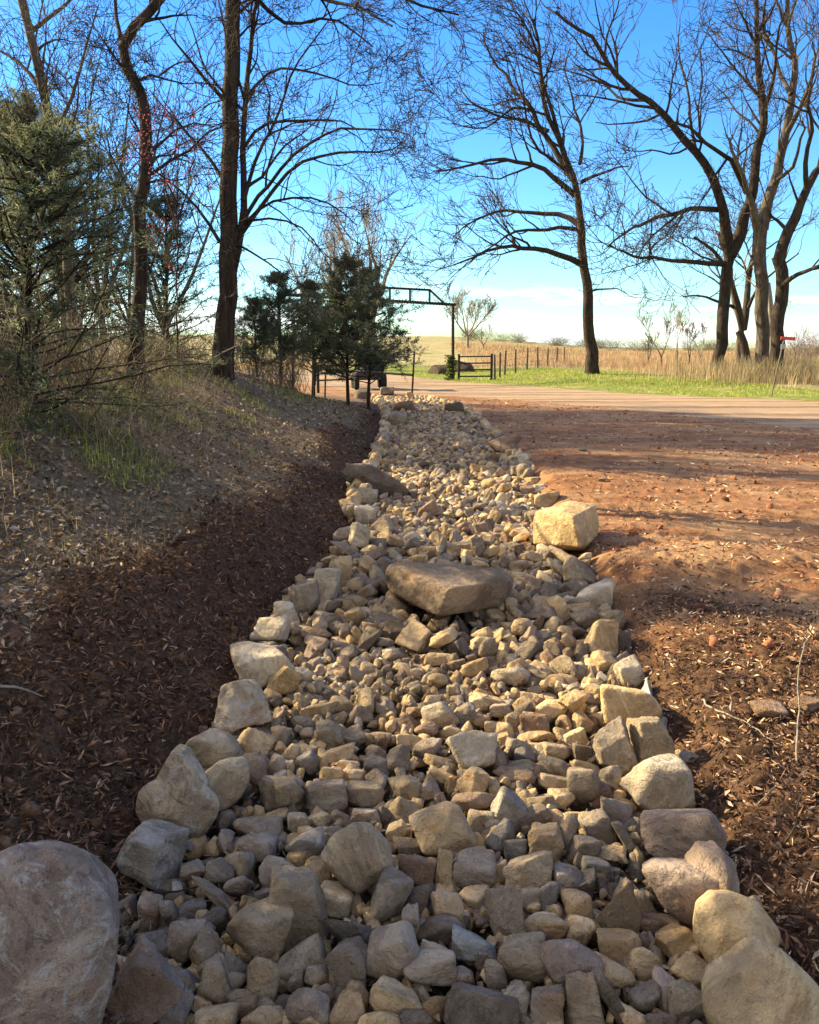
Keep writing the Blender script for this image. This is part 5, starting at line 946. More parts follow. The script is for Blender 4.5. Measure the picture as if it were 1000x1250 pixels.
173,9049,-107,-18,7,-62,1,137,1007,9050,-94,126,-33,4,0,103,274,9051,-107,-2,-138,-45,12,115,679,9053,-98,70,9,-52,1,117,555,9055,-96,-36,21,-10,8,148,80,9062,-116,-10,-15,74,14,122,
966,9070,-74,34,140,37,19,141,351,9084,-111,-25,-9,-43,9,127,-11,9087,-35,-32,148,27,29,91,217,9091,-61,-155,-6,-43,4,106,450,9093,-117,-18,-2,-33,17,114,1139,9093,-49,133,13,39,12,134,
762,9101,-75,6,50,79,27,133,854,9107,-86,-46,30,-75,23,149,1056,9120,-98,-29,9,143,12,120,255,9122,-114,147,-8,60,24,125,349,9126,-85,-8,-26,3,18,138,100,9131,-76,-140,-26,-46,17,136,
1203,9133,-4,79,22,-95,2,124,167,9146,-114,58,132,10,14,96,1069,9147,-8,-7,31,92,13,194,-16,9157,-35,72,-99,-7,3,94,334,9158,-126,-8,-4,-149,16,88,461,9159,-100,-39,-12,-26,5,137,
693,9160,-111,-24,142,69,26,140,531,9164,-32,51,-19,65,16,160,952,9167,-105,121,11,31,13,96,780,9172,-106,-130,-30,-69,15,114,614,9179,-103,0,155,13,7,99,1199,9189,-44,90,15,32,27,137,
1242,9193,-81,23,-30,-64,12,134,868,9194,-108,-40,-3,-138,18,111,121,9198,-123,-33,-7,55,24,108,232,9206,-119,-25,-15,-110,24,118,43,9210,-88,-91,-124,18,1,132,728,9219,-78,-12,-129,7,1,101,
308,9226,-103,125,-35,-56,9,141,-36,9230,-49,35,-54,-56,5,109,398,9235,-122,-114,-8,-2,27,88,884,9239,-104,-39,-3,-153,26,103,1140,9241,-86,-131,-2,-13,0,125,451,9242,-59,-31,-95,76,17,180,
1101,9243,-31,22,-13,138,18,144,1344,9247,-87,-5,-21,2,28,107,995,9263,-46,85,28,66,19,172,726,9266,-109,-6,-136,-88,3,92,903,9267,-52,12,11,-75,19,112,799,9271,-101,7,7,82,20,115,
-468,9273,236,-8,-149,75,11,101,541,9273,-101,81,-8,-81,8,142,148,9273,-57,92,-14,63,7,115,642,9274,-103,-5,10,-148,6,130,1217,9285,-47,-142,1,18,9,138,238,9295,-101,-5,-19,-49,21,174,
3,9299,-35,-15,47,44,0,114,-75,9302,-31,-25,45,22,0,109,400,9303,-78,-143,-56,-21,12,120,120,9311,-113,104,-7,68,29,113,868,9311,-84,-33,-13,151,12,127,56,9320,-102,-38,113,-53,25,131,
1164,9325,-86,-148,-31,50,23,145,-156,9330,-64,-14,18,145,3,86,1079,9334,-99,46,133,40,14,98,1290,9336,-69,85,27,115,24,147,1416,9342,-34,-1,147,64,4,152,952,9345,-85,-10,-17,125,16,86,
935,9345,-115,-16,-8,156,0,91,344,9348,-59,-53,-43,50,13,180,-345,9353,-125,123,-4,-52,10,89,593,9355,-112,-24,-140,-55,14,85,-543,9356,-45,84,5,-78,28,111,-210,9356,-49,33,-20,-76,11,143,
6,9379,-64,-16,-31,97,27,121,649,9382,-108,-20,30,-94,24,115,450,9386,-89,13,130,86,10,182,121,9387,-99,90,27,-92,29,122,-73,9390,-25,-13,51,100,24,147,853,9390,-103,41,150,27,17,150,
-414,9395,-106,-28,-14,-51,15,133,1338,9397,-90,16,-3,-77,9,92,45,9400,-123,-32,0,-27,3,101,-208,9404,7,-46,-14,-78,2,102,996,9412,-102,8,-13,-143,25,129,187,9413,-112,-120,-2,-23,18,116,
-319,9413,-111,-9,-117,70,9,126,1174,9415,-96,-27,-20,62,3,101,-253,9419,-61,20,21,31,8,137,1227,9428,-57,66,-101,-38,6,122,1003,9428,-56,-7,2,151,0,149,735,9430,-107,135,4,-34,20,147,
548,9433,-111,105,19,4,8,137,265,9435,-102,-30,133,-24,18,119,1370,9436,-62,136,10,37,16,120,-163,9436,-111,6,-6,72,20,146,1099,9436,-99,-154,-21,21,23,104,354,9438,-112,-14,-19,73,15,127,
-463,9441,-46,10,134,7,4,160,630,9461,-98,-28,-43,67,3,97,421,9468,-129,144,4,-67,20,86,751,9471,-51,11,154,44,20,135,-362,9475,-106,6,-118,104,3,107,1224,9480,-97,146,5,-14,18,85,
820,9482,-89,-63,-40,-46,15,148,20,9488,-50,-5,42,-47,19,159,889,9488,-104,86,8,102,29,88,-31,9490,-99,-6,57,-116,23,99,981,9498,-90,145,-17,43,3,121,1316,9500,-78,-47,9,-128,6,108,
-220,9504,-82,-64,-44,48,22,153,1074,9509,-86,39,-154,30,18,128,465,9513,-103,-58,-4,-66,0,121,279,9514,-113,74,-8,-65,28,98,-316,9515,-123,-118,5,-54,17,109,11,9519,-120,-130,13,-13,26,108,
-405,9522,-104,-103,16,31,21,147,1408,9537,-65,-5,-29,24,17,87,-501,9538,-70,-53,45,45,21,143,683,9543,-84,0,24,-84,16,140,199,9543,-124,-9,145,-19,11,110,1172,9546,-51,0,4,-58,0,171,
384,9549,-121,-7,-36,42,18,131,941,9550,-4,-33,139,-10,5,195,1188,9551,-102,-12,14,157,21,107,-103,9567,-90,11,4,-74,0,149,109,9569,-73,75,-20,-59,23,185,882,9581,-100,-7,-142,3,9,148,
577,9583,-103,144,6,52,18,149,1033,9586,-72,-62,128,-33,21,150,-342,9590,-99,-3,-14,-25,0,87,-200,9595,-100,93,-46,17,24,122,1383,9602,-58,48,135,17,17,181,5,9608,-83,-5,-156,9,11,116,
-465,9608,-68,3,-34,-81,29,134,1265,9609,-65,85,24,76,24,145,771,9609,-62,-72,13,-49,13,135,209,9611,-125,-34,-154,-17,10,90,-24,9611,-121,-11,-2,-112,16,111,-272,9617,-91,-54,-120,-2,3,122,
-115,9622,-121,147,-8,24,24,94,1098,9627,-94,-151,-4,-62,28,132,-398,9631,-67,-68,-29,-83,10,130,434,9635,-104,-99,2,53,7,127,1196,9637,-97,134,12,26,26,97,-335,9643,-121,12,-4,16,26,105,
937,9643,-79,-2,153,-46,8,148,261,9645,-118,-7,8,100,6,99,-240,9649,-48,31,-22,138,0,147,1020,9663,-106,134,14,-34,26,90,695,9666,-100,-9,17,-59,23,136,320,9674,-99,-46,21,-21,11,126,
573,9678,-82,32,122,-6,17,160,-161,9689,-109,-5,149,-37,2,114,-46,9690,-104,132,0,44,27,138,855,9696,-97,12,29,77,29,138,44,9699,-103,94,9,104,17,142,183,9699,-117,113,-7,19,29,95,
1338,9702,-71,-26,-1,-33,18,164,794,9708,-85,92,-46,73,12,142,384,9708,-119,-33,24,2,24,106,1169,9710,-99,-21,-10,-157,0,94,-379,9713,-120,-27,12,146,24,109,1027,9726,-78,102,0,101,22,119,
472,9728,-48,-33,-27,-121,5,145,735,9730,-115,4,-133,-49,9,108,-484,9738,-76,119,-4,-74,25,190,-248,9738,-102,-8,2,-78,20,183,641,9740,-106,-9,-13,-139,14,123,58,9749,-52,33,-9,-45,1,127,
937,9759,-80,-5,-41,-10,16,128,211,9762,-118,-91,6,60,22,94,1285,9765,-89,11,10,-111,10,103,-139,9765,-75,66,32,-32,28,143,302,9766,-99,-15,-23,-23,10,133,463,9775,-99,-106,-27,62,10,130,
126,9775,-117,140,4,35,20,183,542,9775,-89,62,17,94,24,146,-327,9780,-123,-7,-36,71,18,119,1211,9788,-81,28,-128,48,15,121,-37,9791,-62,-45,128,47,5,143,-392,9795,-108,48,-18,-96,15,99,
1078,9797,-65,-27,-38,59,11,133,-107,9799,-119,-23,-15,125,28,93,1358,9806,-70,75,-9,47,1,96,-2,9822,-125,-135,11,-25,25,108,987,9827,-69,-5,61,-90,1,116,61,9838,-83,77,26,87,19,123,
-267,9841,-118,-47,-13,19,0,104,-361,9848,-68,20,157,-3,14,115,1304,9850,-54,-35,-139,42,15,149,639,9857,-30,-78,26,-84,7,187,1407,9861,-59,117,-37,-70,2,88,-446,9864,-99,-100,9,58,27,138,
124,9866,-66,16,152,57,23,123,-351,9870,-116,-10,-3,-12,9,118,345,9871,-49,15,-4,71,1,138,816,9872,-98,0,12,-155,4,140,189,9873,-72,-56,-40,46,19,89,1114,9875,-68,1,6,119,7,148,
439,9875,-41,-32,-32,11,6,127,925,9876,-105,-134,9,-24,25,116,-63,9878,-108,91,18,-120,15,118,1237,9899,-85,11,-3,26,28,139,277,9901,-99,-9,21,-139,23,171,9,9905,-118,-91,6,-78,22,93,
988,9907,-96,-31,10,-21,18,121,-502,9908,-52,9,-1,-28,21,146,683,9908,-102,-152,-19,-53,23,142,-155,9918,-111,-6,-153,61,28,165,526,9921,-47,-11,29,-123,24,134,-467,9923,-104,-46,147,39,27,113,
1398,9925,-63,95,-59,-15,12,96,95,9928,-116,-32,-12,113,3,135,-309,9945,-105,50,-151,7,14,140,-70,9951,-121,-51,-1,39,6,86,1305,9956,-52,-8,-111,42,19,123,161,9957,-66,21,32,-68,21,140,
764,9960,-110,-2,8,5,1,97,802,9963,-67,0,-6,-121,1,146,481,9964,-89,-120,0,71,16,119,1197,9977,-24,39,-11,71,7,135,1024,9979,-101,8,157,-8,1,90,25,9983,-78,18,87,33,2,130,
197,9984,-99,155,-21,22,26,146,-199,9986,-87,-65,-49,-54,8,119,1159,9988,-91,8,0,79,26,112,1093,9988,-102,5,151,-76,12,92,422,9991,-113,87,-123,6,15,101,-432,9997,-78,23,24,91,5,136,
1425,9997,-67,8,146,52,11,134,1244,10004,-88,12,-17,39,26,89,299,10010,-107,2,-8,-25,13,145,947,10023,-89,24,28,48,29,146,-326,10027,-125,-16,-10,-138,0,123,668,10031,-90,16,150,57,3,164,
1099,10037,-57,-55,2,144,28,126,125,10038,-64,-64,-113,16,5,125,566,10042,-111,-6,-11,88,25,150,-142,10045,-104,41,-23,-43,23,109,1324,10046,-47,11,28,75,5,141,866,10046,-105,-17,-11,57,0,146,
-247,10047,-75,52,109,-28,25,191,-58,10049,-74,-26,130,-75,13,135,764,10055,-108,11,-1,-87,12,121,-6,10056,-123,141,4,30,20,139,603,10058,-40,-17,-83,10,7,111,486,10060,-121,-6,-12,84,25,102,
415,10062,-101,31,132,-42,21,125,1226,10077,-92,149,-6,-7,16,90,196,10083,-107,134,31,-58,8,114,362,10088,-49,108,1,-116,0,123,1419,10093,-47,-16,48,90,24,141,71,10097,-61,0,145,30,2,145,
1115,10102,-91,146,-6,47,0,149,-360,10106,-122,-17,155,7,20,144,256,10111,-62,-156,16,-6,0,145,1188,10113,-44,121,8,-93,13,145,1008,10118,-87,12,13,122,7,105,913,10122,-63,54,11,122,4,128,
249,10128,-128,-16,153,-19,20,107,456,10130,-100,6,19,98,9,136,-175,10136,-52,-120,-11,39,17,159,1320,10139,-74,-142,4,-15,3,123,-175,10140,-116,-9,155,15,19,143,-72,10143,-92,2,-135,-2,22,138,
749,10155,-113,152,5,-27,11,116,927,10158,-35,48,-36,-149,28,122,649,10166,-60,13,-29,46,7,171,-1,10167,-81,-32,-4,-50,1,86,1401,10172,-75,-45,-5,-28,29,97,1468,10173,-34,-21,-24,-57,0,140,
-273,10174,-71,120,-8,1,29,116,-428,10182,-109,-9,-4,-123,11,121,57,10183,-99,-13,8,-102,27,143,385,10186,-57,125,-24,-6,7,136,148,10193,-69,-87,-25,-37,4,150,219,10198,-109,145,-22,-65,0,117,
812,10201,-92,124,2,-34,23,119,512,10201,-95,93,-3,-14,11,132,1026,10205,-82,144,3,-49,3,111,-294,10210,-120,11,2,-20,1,117,297,10213,-85,-27,28,-41,13,136,-34,10214,-121,-140,25,-11,25,123,
1279,10231,-69,27,19,29,26,124,983,10234,-15,-32,-123,-58,13,126,902,10238,-64,-45,-60,45,28,147,546,10238,-82,-103,-126,1,11,113,1392,10242,-72,-30,147,16,29,86,1161,10248,-82,149,-6,-8,16,165,
685,10251,-102,-150,-10,-23,5,113,158,10254,-100,109,-3,115,12,136,-203,10255,-101,10,-21,-32,28,126,-155,10261,-127,9,8,-55,10,88,1499,10266,9,51,-57,60,29,130,-345,10274,-76,103,32,18,19,147,
1058,10281,-64,-51,41,-138,20,124,-474,10290,-87,-86,-131,-18,22,132,954,10290,-55,-24,-74,64,13,144,582,10290,-83,-125,20,12,23,123,-98,10292,-101,-149,-7,-45,7,122,452,10299,-85,-106,-22,12,10,193,
214,10301,-123,150,3,59,19,105,235,10301,-63,84,30,35,3,124,21,10304,-124,-11,11,-122,21,143,308,10305,-109,122,-11,-32,6,98,860,10305,-93,-96,22,80,24,110,1155,10310,2,54,-27,34,16,142,
-236,10320,-126,-118,5,-2,17,93,776,10323,-109,-8,150,-71,11,139,673,10331,-112,85,11,-20,3,88,919,10336,-110,39,-19,-131,18,88,332,10336,-76,8,-11,73,18,132,546,10338,-112,-72,140,3,3,107,
150,10343,-94,6,14,-147,29,127,-185,10349,-87,48,-136,5,9,114,1013,10352,-101,-2,-153,48,28,105,1121,10359,-51,73,120,1,6,135,397,10369,-21,-43,128,47,11,148,468,10374,-90,106,103,22,12,141,
-359,10374,-112,10,-4,150,4,135,1214,10376,-72,-65,1,-45,1,147,-470,10377,-101,9,12,99,23,123,343,10383,-121,85,12,-8,3,93,626,10385,-91,-29,34,-139,3,109,-243,10393,-127,100,6,-24,2,91,
-36,10393,-98,24,-7,-107,5,144,924,10400,-66,-34,73,-125,4,130,694,10402,-93,10,13,112,7,120,828,10405,-84,110,10,-43,10,144,547,10407,-85,58,138,-30,10,125,244,10407,-98,53,-140,-41,6,134,
-391,10408,-48,-11,2,-129,13,146,38,10410,-121,-2,14,-152,11,114,1105,10411,-80,-86,2,-7,11,109,141,10422,-108,-62,8,8,15,115,-169,10422,-104,16,-10,146,17,136,1267,10431,-46,-12,-29,109,18,138,
983,10438,-105,-143,16,-25,25,114,1278,10439,-87,-12,-14,44,26,107,-351,10452,-106,7,27,19,15,88,719,10454,-33,12,23,84,1,168,1084,10456,5,44,106,83,11,135,1399,10458,-54,19,-25,89,15,107,
746,10463,-108,12,142,-39,26,131,1142,10464,-71,35,33,86,11,123,477,10467,-117,-27,-25,-6,1,88,599,10470,-83,81,6,5,13,146,1055,10470,-80,26,-139,24,22,109,868,10470,-64,52,24,-13,29,125,
297,10474,-100,33,47,90,2,123,358,10476,-53,146,72,-4,19,184,59,10479,-84,62,-145,2,14,184,-299,10484,-96,100,-3,-72,4,143,1187,10488,-44,10,-62,-114,12,162,-495,10494,-61,-21,11,109,2,149,
954,10505,-29,9,-30,94,29,147,-45,10519,-97,-74,7,-91,0,140,-421,10521,-117,-8,10,106,21,166,1365,10531,-71,-42,3,-137,28,149,1011,10532,-107,149,6,38,11,111,208,10533,-125,-150,6,-35,12,115,
911,10539,-79,140,10,-49,29,163,1262,10539,-86,29,10,91,10,104,799,10539,-96,6,-150,-52,5,130,-189,10544,-93,-1,-16,-71,4,193,697,10548,-97,-1,120,17,15,105,448,10552,-109,-30,-6,52,29,125,
1415,10562,16,-128,-26,57,28,169,516,10565,-102,9,-13,99,17,135,600,10568,-77,15,-150,20,14,142,99,10572,-87,-19,-53,106,28,140,-77,10575,-121,150,1,-21,22,86,38,10580,-119,-2,-2,130,20,108,
314,10580,-79,130,-43,28,7,138,211,10582,-68,-17,-11,112,21,122,-305,10584,-119,-97,3,-1,7,85,1325,10592,-79,-82,5,-140,22,116,1031,10594,-94,-41,-27,-29,5,88,1490,10605,-34,9,118,-1,12,150,
1176,10615,-41,-140,-2,-19,22,146,747,10617,-113,8,7,39,10,110,189,10621,-115,-13,-19,-22,15,115,16,10622,-65,-21,-11,-132,10,144,395,10627,-84,-2,118,8,10,160,1224,10630,-99,-16,151,-28,20,135,
-332,10631,-79,5,6,-132,18,145,1431,10634,-80,-116,13,-96,26,94,-86,10637,-123,-18,4,129,29,90,1318,10643,-29,1,26,-118,12,106,575,10646,-50,-100,-10,2,7,104,-57,10648,-76,13,-17,104,0,142,
49,10649,-128,-4,145,-13,26,96,450,10652,-115,-16,-23,98,26,120,-418,10659,-116,-2,-154,-39,4,105,647,10660,-99,105,-4,-115,12,118,561,10662,-114,3,-139,78,23,108,136,10668,-88,-90,-51,-23,23,139,
-269,10675,-119,100,6,-110,2,137,1145,10686,0,-45,24,-2,0,147,255,10687,-110,-7,-144,62,14,131,509,10693,-97,24,-61,-27,4,105,-150,10695,-109,-63,148,-12,17,119,12,10698,-106,49,-62,39,16,97,
785,10705,-118,-147,1,26,4,87,1344,10710,-66,-33,142,-49,21,186,357,10712,-93,15,-40,-138,2,116,1230,10714,-81,75,-2,140,7,123,165,10716,-108,-26,140,17,29,118,1424,10719,-83,-1,0,68,22,94,
281,10725,-64,10,-4,-127,23,123,1488,10725,-42,-42,132,51,13,120,1125,10732,-77,-70,-43,88,6,117,602,10734,-89,-134,25,21,22,127,-344,10734,-107,-13,-19,-143,15,147,462,10739,-84,-1,69,30,13,128,
-103,10740,-109,107,24,8,21,106,704,10743,-72,16,86,32,7,124,-6,10765,-112,141,2,29,18,137,1039,10767,-104,-10,16,-34,23,94,82,10771,-90,-12,43,-44,10,150,-68,10779,-47,-10,14,47,12,189,
523,10780,-116,134,12,-33,26,133,296,10781,-121,-33,-7,-154,24,118,840,10782,-103,-15,-4,88,14,128,1390,10783,-44,19,-22,-12,12,113,384,10786,-85,-131,-24,-58,14,138,1261,10793,-32,-22,-145,-59,20,155,
208,10800,-121,-8,2,35,20,97,1063,10804,-54,-19,132,-11,0,97,930,10805,-81,22,-1,87,7,140,-199,10807,-114,14,-155,-60,4,156,1146,10808,-82,123,-19,60,15,123,1260,10814,-79,-137,-9,-7,11,141,
281,10817,-76,90,7,20,26,107,754,10821,-114,1,-10,-106,16,108,579,10821,-103,42,46,75,24,94,1425,10822,-83,148,-7,43,28,149,-429,10827,-95,69,2,-110,15,142,648,10837,-68,14,13,-113,19,108,
751,10840,-68,100,4,-62,8,141,-328,10846,-120,7,151,12,12,148,-4,10849,-112,-39,-115,32,24,90,-163,10850,-67,144,12,31,16,138,230,10854,-95,-43,33,15,29,135,843,10855,-40,22,-57,142,5,124,
58,10857,-128,-16,-10,-69,0,103,1001,10859,-103,63,-6,-80,22,116,1326,10866,-82,-13,-4,49,9,174,1076,10869,-94,84,13,88,3,139,469,10870,-80,80,117,4,7,138,28,10876,-72,-44,-14,126,28,123,
544,10877,-101,41,-49,-52,12,114,805,10886,-95,102,-36,-95,27,103,1160,10888,-84,-21,-26,99,23,116,172,10890,-124,-149,-8,69,14,93,110,10895,-113,-3,121,-69,27,118,-454,10900,-60,-118,-58,-58,10,142,
-90,10903,-78,50,-35,132,21,109,1241,10911,-72,154,45,-17,19,113,1284,10912,-32,-52,-43,54,15,130,-394,10915,-116,-12,23,-153,21,95,383,10916,-62,-60,141,28,20,136,614,10919,-12,-1,-2,-70,16,161,
681,10930,-67,-49,-47,45,15,95,868,10940,-80,14,22,-79,15,131,-331,10943,-122,0,14,-155,10,107,-234,10944,-116,-114,18,55,8,88,755,10945,-112,151,6,2,20,137,589,10947,-105,37,-20,124,18,188,
-19,10949,-114,133,14,-27,13,129,1351,10950,-37,-6,-67,25,25,92,294,10954,-122,-153,-4,-68,28,112,1174,10955,-66,105,59,12,9,135,978,10956,-78,145,-20,5,4,162,489,10956,-113,11,150,4,5,109,
159,10957,-123,34,-132,15,9,88,301,10957,-78,2,-43,-149,18,131,1086,10960,-35,-77,-13,-55,15,145,-157,10963,-113,-62,8,-116,15,100,71,10968,-101,154,53,-12,16,104,1428,10972,-34,96,-72,-11,7,194,
-103,10972,-123,-94,11,59,17,100,686,10974,-120,102,22,32,8,86,225,10975,-99,-123,0,81,13,136,1303,10977,-43,31,41,137,0,98,411,10984,-93,46,25,-98,24,146,-327,10997,-61,-20,21,-97,6,105,
130,10999,-73,-138,42,10,17,184,-262,10999,-94,53,-36,47,15,123,486,11001,-58,-46,-16,-112,25,136,348,11005,-124,-30,23,-79,21,97,-344,11010,-116,-7,8,-148,6,110,830,11018,-108,25,-129,-27,15,110,
1109,11018,-46,33,-10,-39,26,115,-178,11025,-109,24,17,117,18,133,1163,11032,-98,-13,4,6,13,115,-11,11040,-98,120,-23,-62,1,139,-460,11041,-52,1,-99,-94,27,177,949,11052,-105,75,28,-43,27,138,
1302,11055,-8,11,-125,-83,6,142,905,11058,-47,151,-21,42,19,150,417,11061,-111,87,2,144,17,108,537,11067,-97,-19,11,-156,27,137,-98,11068,-106,-73,-27,83,9,134,657,11070,-95,72,-6,-84,7,136,
753,11071,-96,11,-154,45,15,143,389,11076,-53,5,-7,-18,3,134,314,11077,-118,69,31,93,27,118,87,11079,-92,-128,17,12,28,141,1483,11081,-84,14,-39,-81,18,150,-279,11083,-80,89,-63,1,21,131,
-166,11092,-56,145,-22,31,3,137,-399,11097,-91,-20,-141,-31,3,132,1082,11100,-93,-142,27,27,13,118,1339,11100,-65,-12,140,55,1,178,1008,11108,-111,24,-14,-84,25,109,447,11110,-96,68,-14,-38,8,145,
-158,11110,-123,-15,-11,-44,17,89,-294,11114,-45,29,40,130,5,110,249,11122,-125,-7,-147,-46,23,85,178,11122,-97,107,10,116,10,148,160,11123,-13,142,-9,-8,19,186,1206,11126,-55,72,-25,-94,7,194,
1499,11128,-31,28,151,-34,19,158,34,11139,-93,155,38,-27,16,134,-35,11143,-127,-52,137,12,8,86,1418,11158,-100,-11,-13,26,5,106,576,11162,-112,145,6,-75,18,125,-383,11163,-110,-38,-145,-39,6,96,
962,11170,-110,12,152,60,5,90,1334,11175,-94,39,-23,54,25,127,-78,11175,-66,124,-22,89,29,116,910,11176,-53,-138,19,58,18,138,728,11177,-38,0,-156,-62,13,186,342,11180,-98,142,13,-74,17,143,
375,11184,-41,-5,3,-133,11,145,-326,11188,-84,-13,32,-19,19,136,1042,11190,-118,-153,-25,-5,9,108,-141,11191,-112,-91,6,-68,22,115,283,11193,-113,121,-3,-77,10,143,877,11203,-118,-16,-9,100,0,128,
466,11203,-72,83,-23,103,21,176,615,11204,-104,63,-43,107,8,94,758,11209,-116,15,137,-75,25,143,104,11209,-113,-23,24,46,18,128,-189,11215,-52,-28,-1,-124,24,174,198,11217,-111,-119,2,103,21,124,
522,11224,-125,-10,-4,-44,25,102,1558,11224,-59,-48,-20,65,0,135,-2,11231,-105,-13,8,46,27,123,1431,11241,-99,-13,0,34,20,118,680,11244,-99,-13,135,-37,0,142,120,11246,-74,5,-117,68,14,123,
985,11248,-92,-113,9,9,16,106,204,11252,-90,47,-32,123,25,98,815,11261,-72,47,-40,-7,29,119,1125,11266,-59,90,-27,-88,7,190,400,11266,-88,-116,-41,65,22,123,-440,11267,-85,-108,10,-70,22,159,
35,11272,-94,49,112,-55,25,148,-261,11275,-114,6,-6,-38,20,136,1290,11275,-51,-121,13,95,22,148,1345,11277,-105,-9,-13,-19,6,96,240,11284,-78,-111,-17,-28,23,102,539,11285,-89,113,28,-39,0,123,
1021,11298,-24,2,-22,-93,5,143,206,11303,-117,6,-6,25,20,119,-77,11304,-95,-58,-10,83,13,164,478,11311,-120,-6,-36,-95,18,137,-186,11312,-101,-66,15,-6,15,138,324,11317,-92,112,-22,-95,15,141,
703,11320,-62,78,-14,41,8,114,-329,11320,-86,-62,-44,56,6,142,612,11326,-123,101,4,2,2,93,856,11328,-94,22,-48,-155,19,118,594,11328,-56,11,-157,-55,28,178,1483,11329,-69,66,-9,-156,20,177,
408,11330,-123,151,-4,-75,21,92,114,11331,-88,0,-102,-48,11,124,1367,11342,-110,-37,9,130,18,101,760,11348,-99,95,11,101,27,138,1280,11350,-87,-41,148,16,12,132,1153,11355,-20,-39,5,-24,21,150,
251,11362,-113,103,114,-8,12,86,555,11366,-111,-27,138,28,18,95,57,11368,-106,-67,-40,77,15,133,-246,11370,-91,-49,-90,-47,19,115,-16,11379,-123,12,-1,78,28,113,991,11385,-1,37,3,-118,6,135,
871,11392,-71,54,148,17,18,102,1427,11394,-59,-91,47,70,13,126,665,11398,-105,-22,22,-48,18,160,1193,11400,37,-19,-102,97,4,188,1490,11400,-94,21,3,-101,2,87,905,11401,-118,-14,-10,-34,17,94,
276,11408,-108,-78,-4,111,26,107,-438,11409,-91,-29,-3,-93,22,149,-156,11410,-71,145,73,1,2,147,1359,11412,-83,-48,-37,110,0,119,1069,11415,-74,13,92,99,28,137,432,11419,-107,-34,156,-28,4,137,
-209,11421,-106,33,-38,-92,21,105,586,11426,-123,-32,-15,144,0,96,-351,11432,-85,-14,131,78,27,122,203,11432,-117,9,-156,67,5,94,141,11433,-106,-101,-37,56,23,117,1288,11435,-87,17,-43,94,19,136,
833,11436,-104,88,16,-99,3,140,-75,11437,-82,30,52,76,15,119,752,11442,-102,44,-5,-75,25,155,-204,11449,-35,84,15,36,20,169,204,11450,-71,-132,4,45,14,118,-269,11452,-101,-64,12,65,15,137,
13,11454,-89,105,45,36,8,138,316,11461,-77,38,26,-49,4,141,1173,11473,-68,17,-156,-18,20,147,631,11478,-98,-50,-45,113,5,114,106,11478,-98,100,-30,42,17,115,509,11487,-116,2,-7,-154,13,105,
-112,11497,-118,10,7,30,10,136,-100,11503,-67,-19,4,148,24,92,1083,11506,-90,0,-27,157,4,151,319,11510,-116,-20,-155,-51,25,129,1256,11515,-119,6,150,-75,12,108,-350,11517,-62,63,-54,-34,2,192,
408,11518,-85,-17,-133,-33,20,131,707,11522,-63,-89,-48,-93,13,140,983,11524,-48,25,35,27,6,99,152,11525,-120,-19,-19,95,15,95,-187,11542,-98,-23,-32,49,11,121,377,11543,-116,120,6,-25,23,85,
205,11545,-90,134,31,-20,0,150,1328,11546,-111,-5,-13,-61,25,153,52,11552,-109,-59,-7,-88,23,133,619,11553,-124,151,7,-22,11,114,469,11560,-96,9,1,-33,2,145,1183,11565,-104,-63,-5,55,6,111,
826,11576,-80,9,-138,74,5,193,-11,11584,-61,68,-41,25,2,178,115,11587,-105,-9,-8,-111,29,120,-262,11589,-76,-31,117,-12,11,193,960,11591,-82,-52,-92,26,7,134,1525,11604,-81,-15,12,5,24,140,
-133,11606,-120,1,-12,-99,5,104,1077,11609,-92,-59,27,-10,21,191,1455,11609,-100,-156,13,26,24,111,-223,11609,-118,16,-137,-66,14,92,394,11618,-125,-31,-16,-113,0,99,-399,11621,-123,-20,-24,-41,18,95,
311,11622,-120,138,11,-86,13,118,634,11627,-73,-1,-15,92,26,123,1394,11628,-114,-10,-5,-109,9,102,489,11629,-112,-64,-9,116,28,127,258,11630,-61,100,-22,-79,7,133,763,11636,-55,105,-16,84,9,141,
1291,11641,-108,-9,33,37,10,101,1215,11645,-78,-61,34,-44,11,140,560,11647,-91,-41,-31,125,8,125,177,11650,-106,117,-10,-34,27,113,985,11660,-39,-46,90,-76,13,115,-392,11665,-100,95,2,-29,20,140,
-145,11665,-88,19,-121,66,1,123,909,11670,-43,29,124,16,16,118,1273,11673,-68,126,-16,-58,25,133,-52,11675,-117,38,-20,-110,18,143,-229,11680,-125,-32,-7,-144,24,101,95,11684,-95,-106,8,-96,15,136,
1128,11687,-103,-17,32,74,24,142,797,11687,-103,-61,154,-3,20,128,658,11689,-26,-32,-5,-10,3,144,1352,11692,-112,-13,150,-71,18,114,183,11692,-48,-32,29,30,29,146,679,11697,-101,-150,-9,43,5,149,
1503,11707,-97,-63,-9,63,23,135,-26,11713,-49,93,19,51,29,142,513,11716,-58,27,-119,84,10,131,472,11717,-116,139,-11,-55,17,108,379,11717,-104,117,2,-57,20,156,-227,11722,-75,-17,28,-20,29,126,
1074,11722,-55,153,12,-27,25,150,1418,11733,-92,-56,3,-59,5,147,-350,11734,-104,83,9,130,15,135,256,11735,-116,-10,-3,15,16,136,-123,11739,-70,-7,-142,54,16,103,-149,11741,-113,129,4,-92,24,104,
1176,11743,-89,99,31,7,19,107,132,11746,-128,7,151,-13,12,98,579,11762,-91,95,-23,58,29,142,39,11763,-112,-1,12,109,19,131,790,11765,-111,-114,19,78,8,100,1359,11769,-117,141,37,1,25,92,
445,11776,-79,-19,87,27,27,137,-74,11777,-117,13,22,154,21,122,1280,11778,-101,4,-7,-52,23,130,858,11786,-93,10,19,39,17,148,-222,11789,-122,100,6,-90,2,119,187,11809,-82,-7,-110,115,29,120,
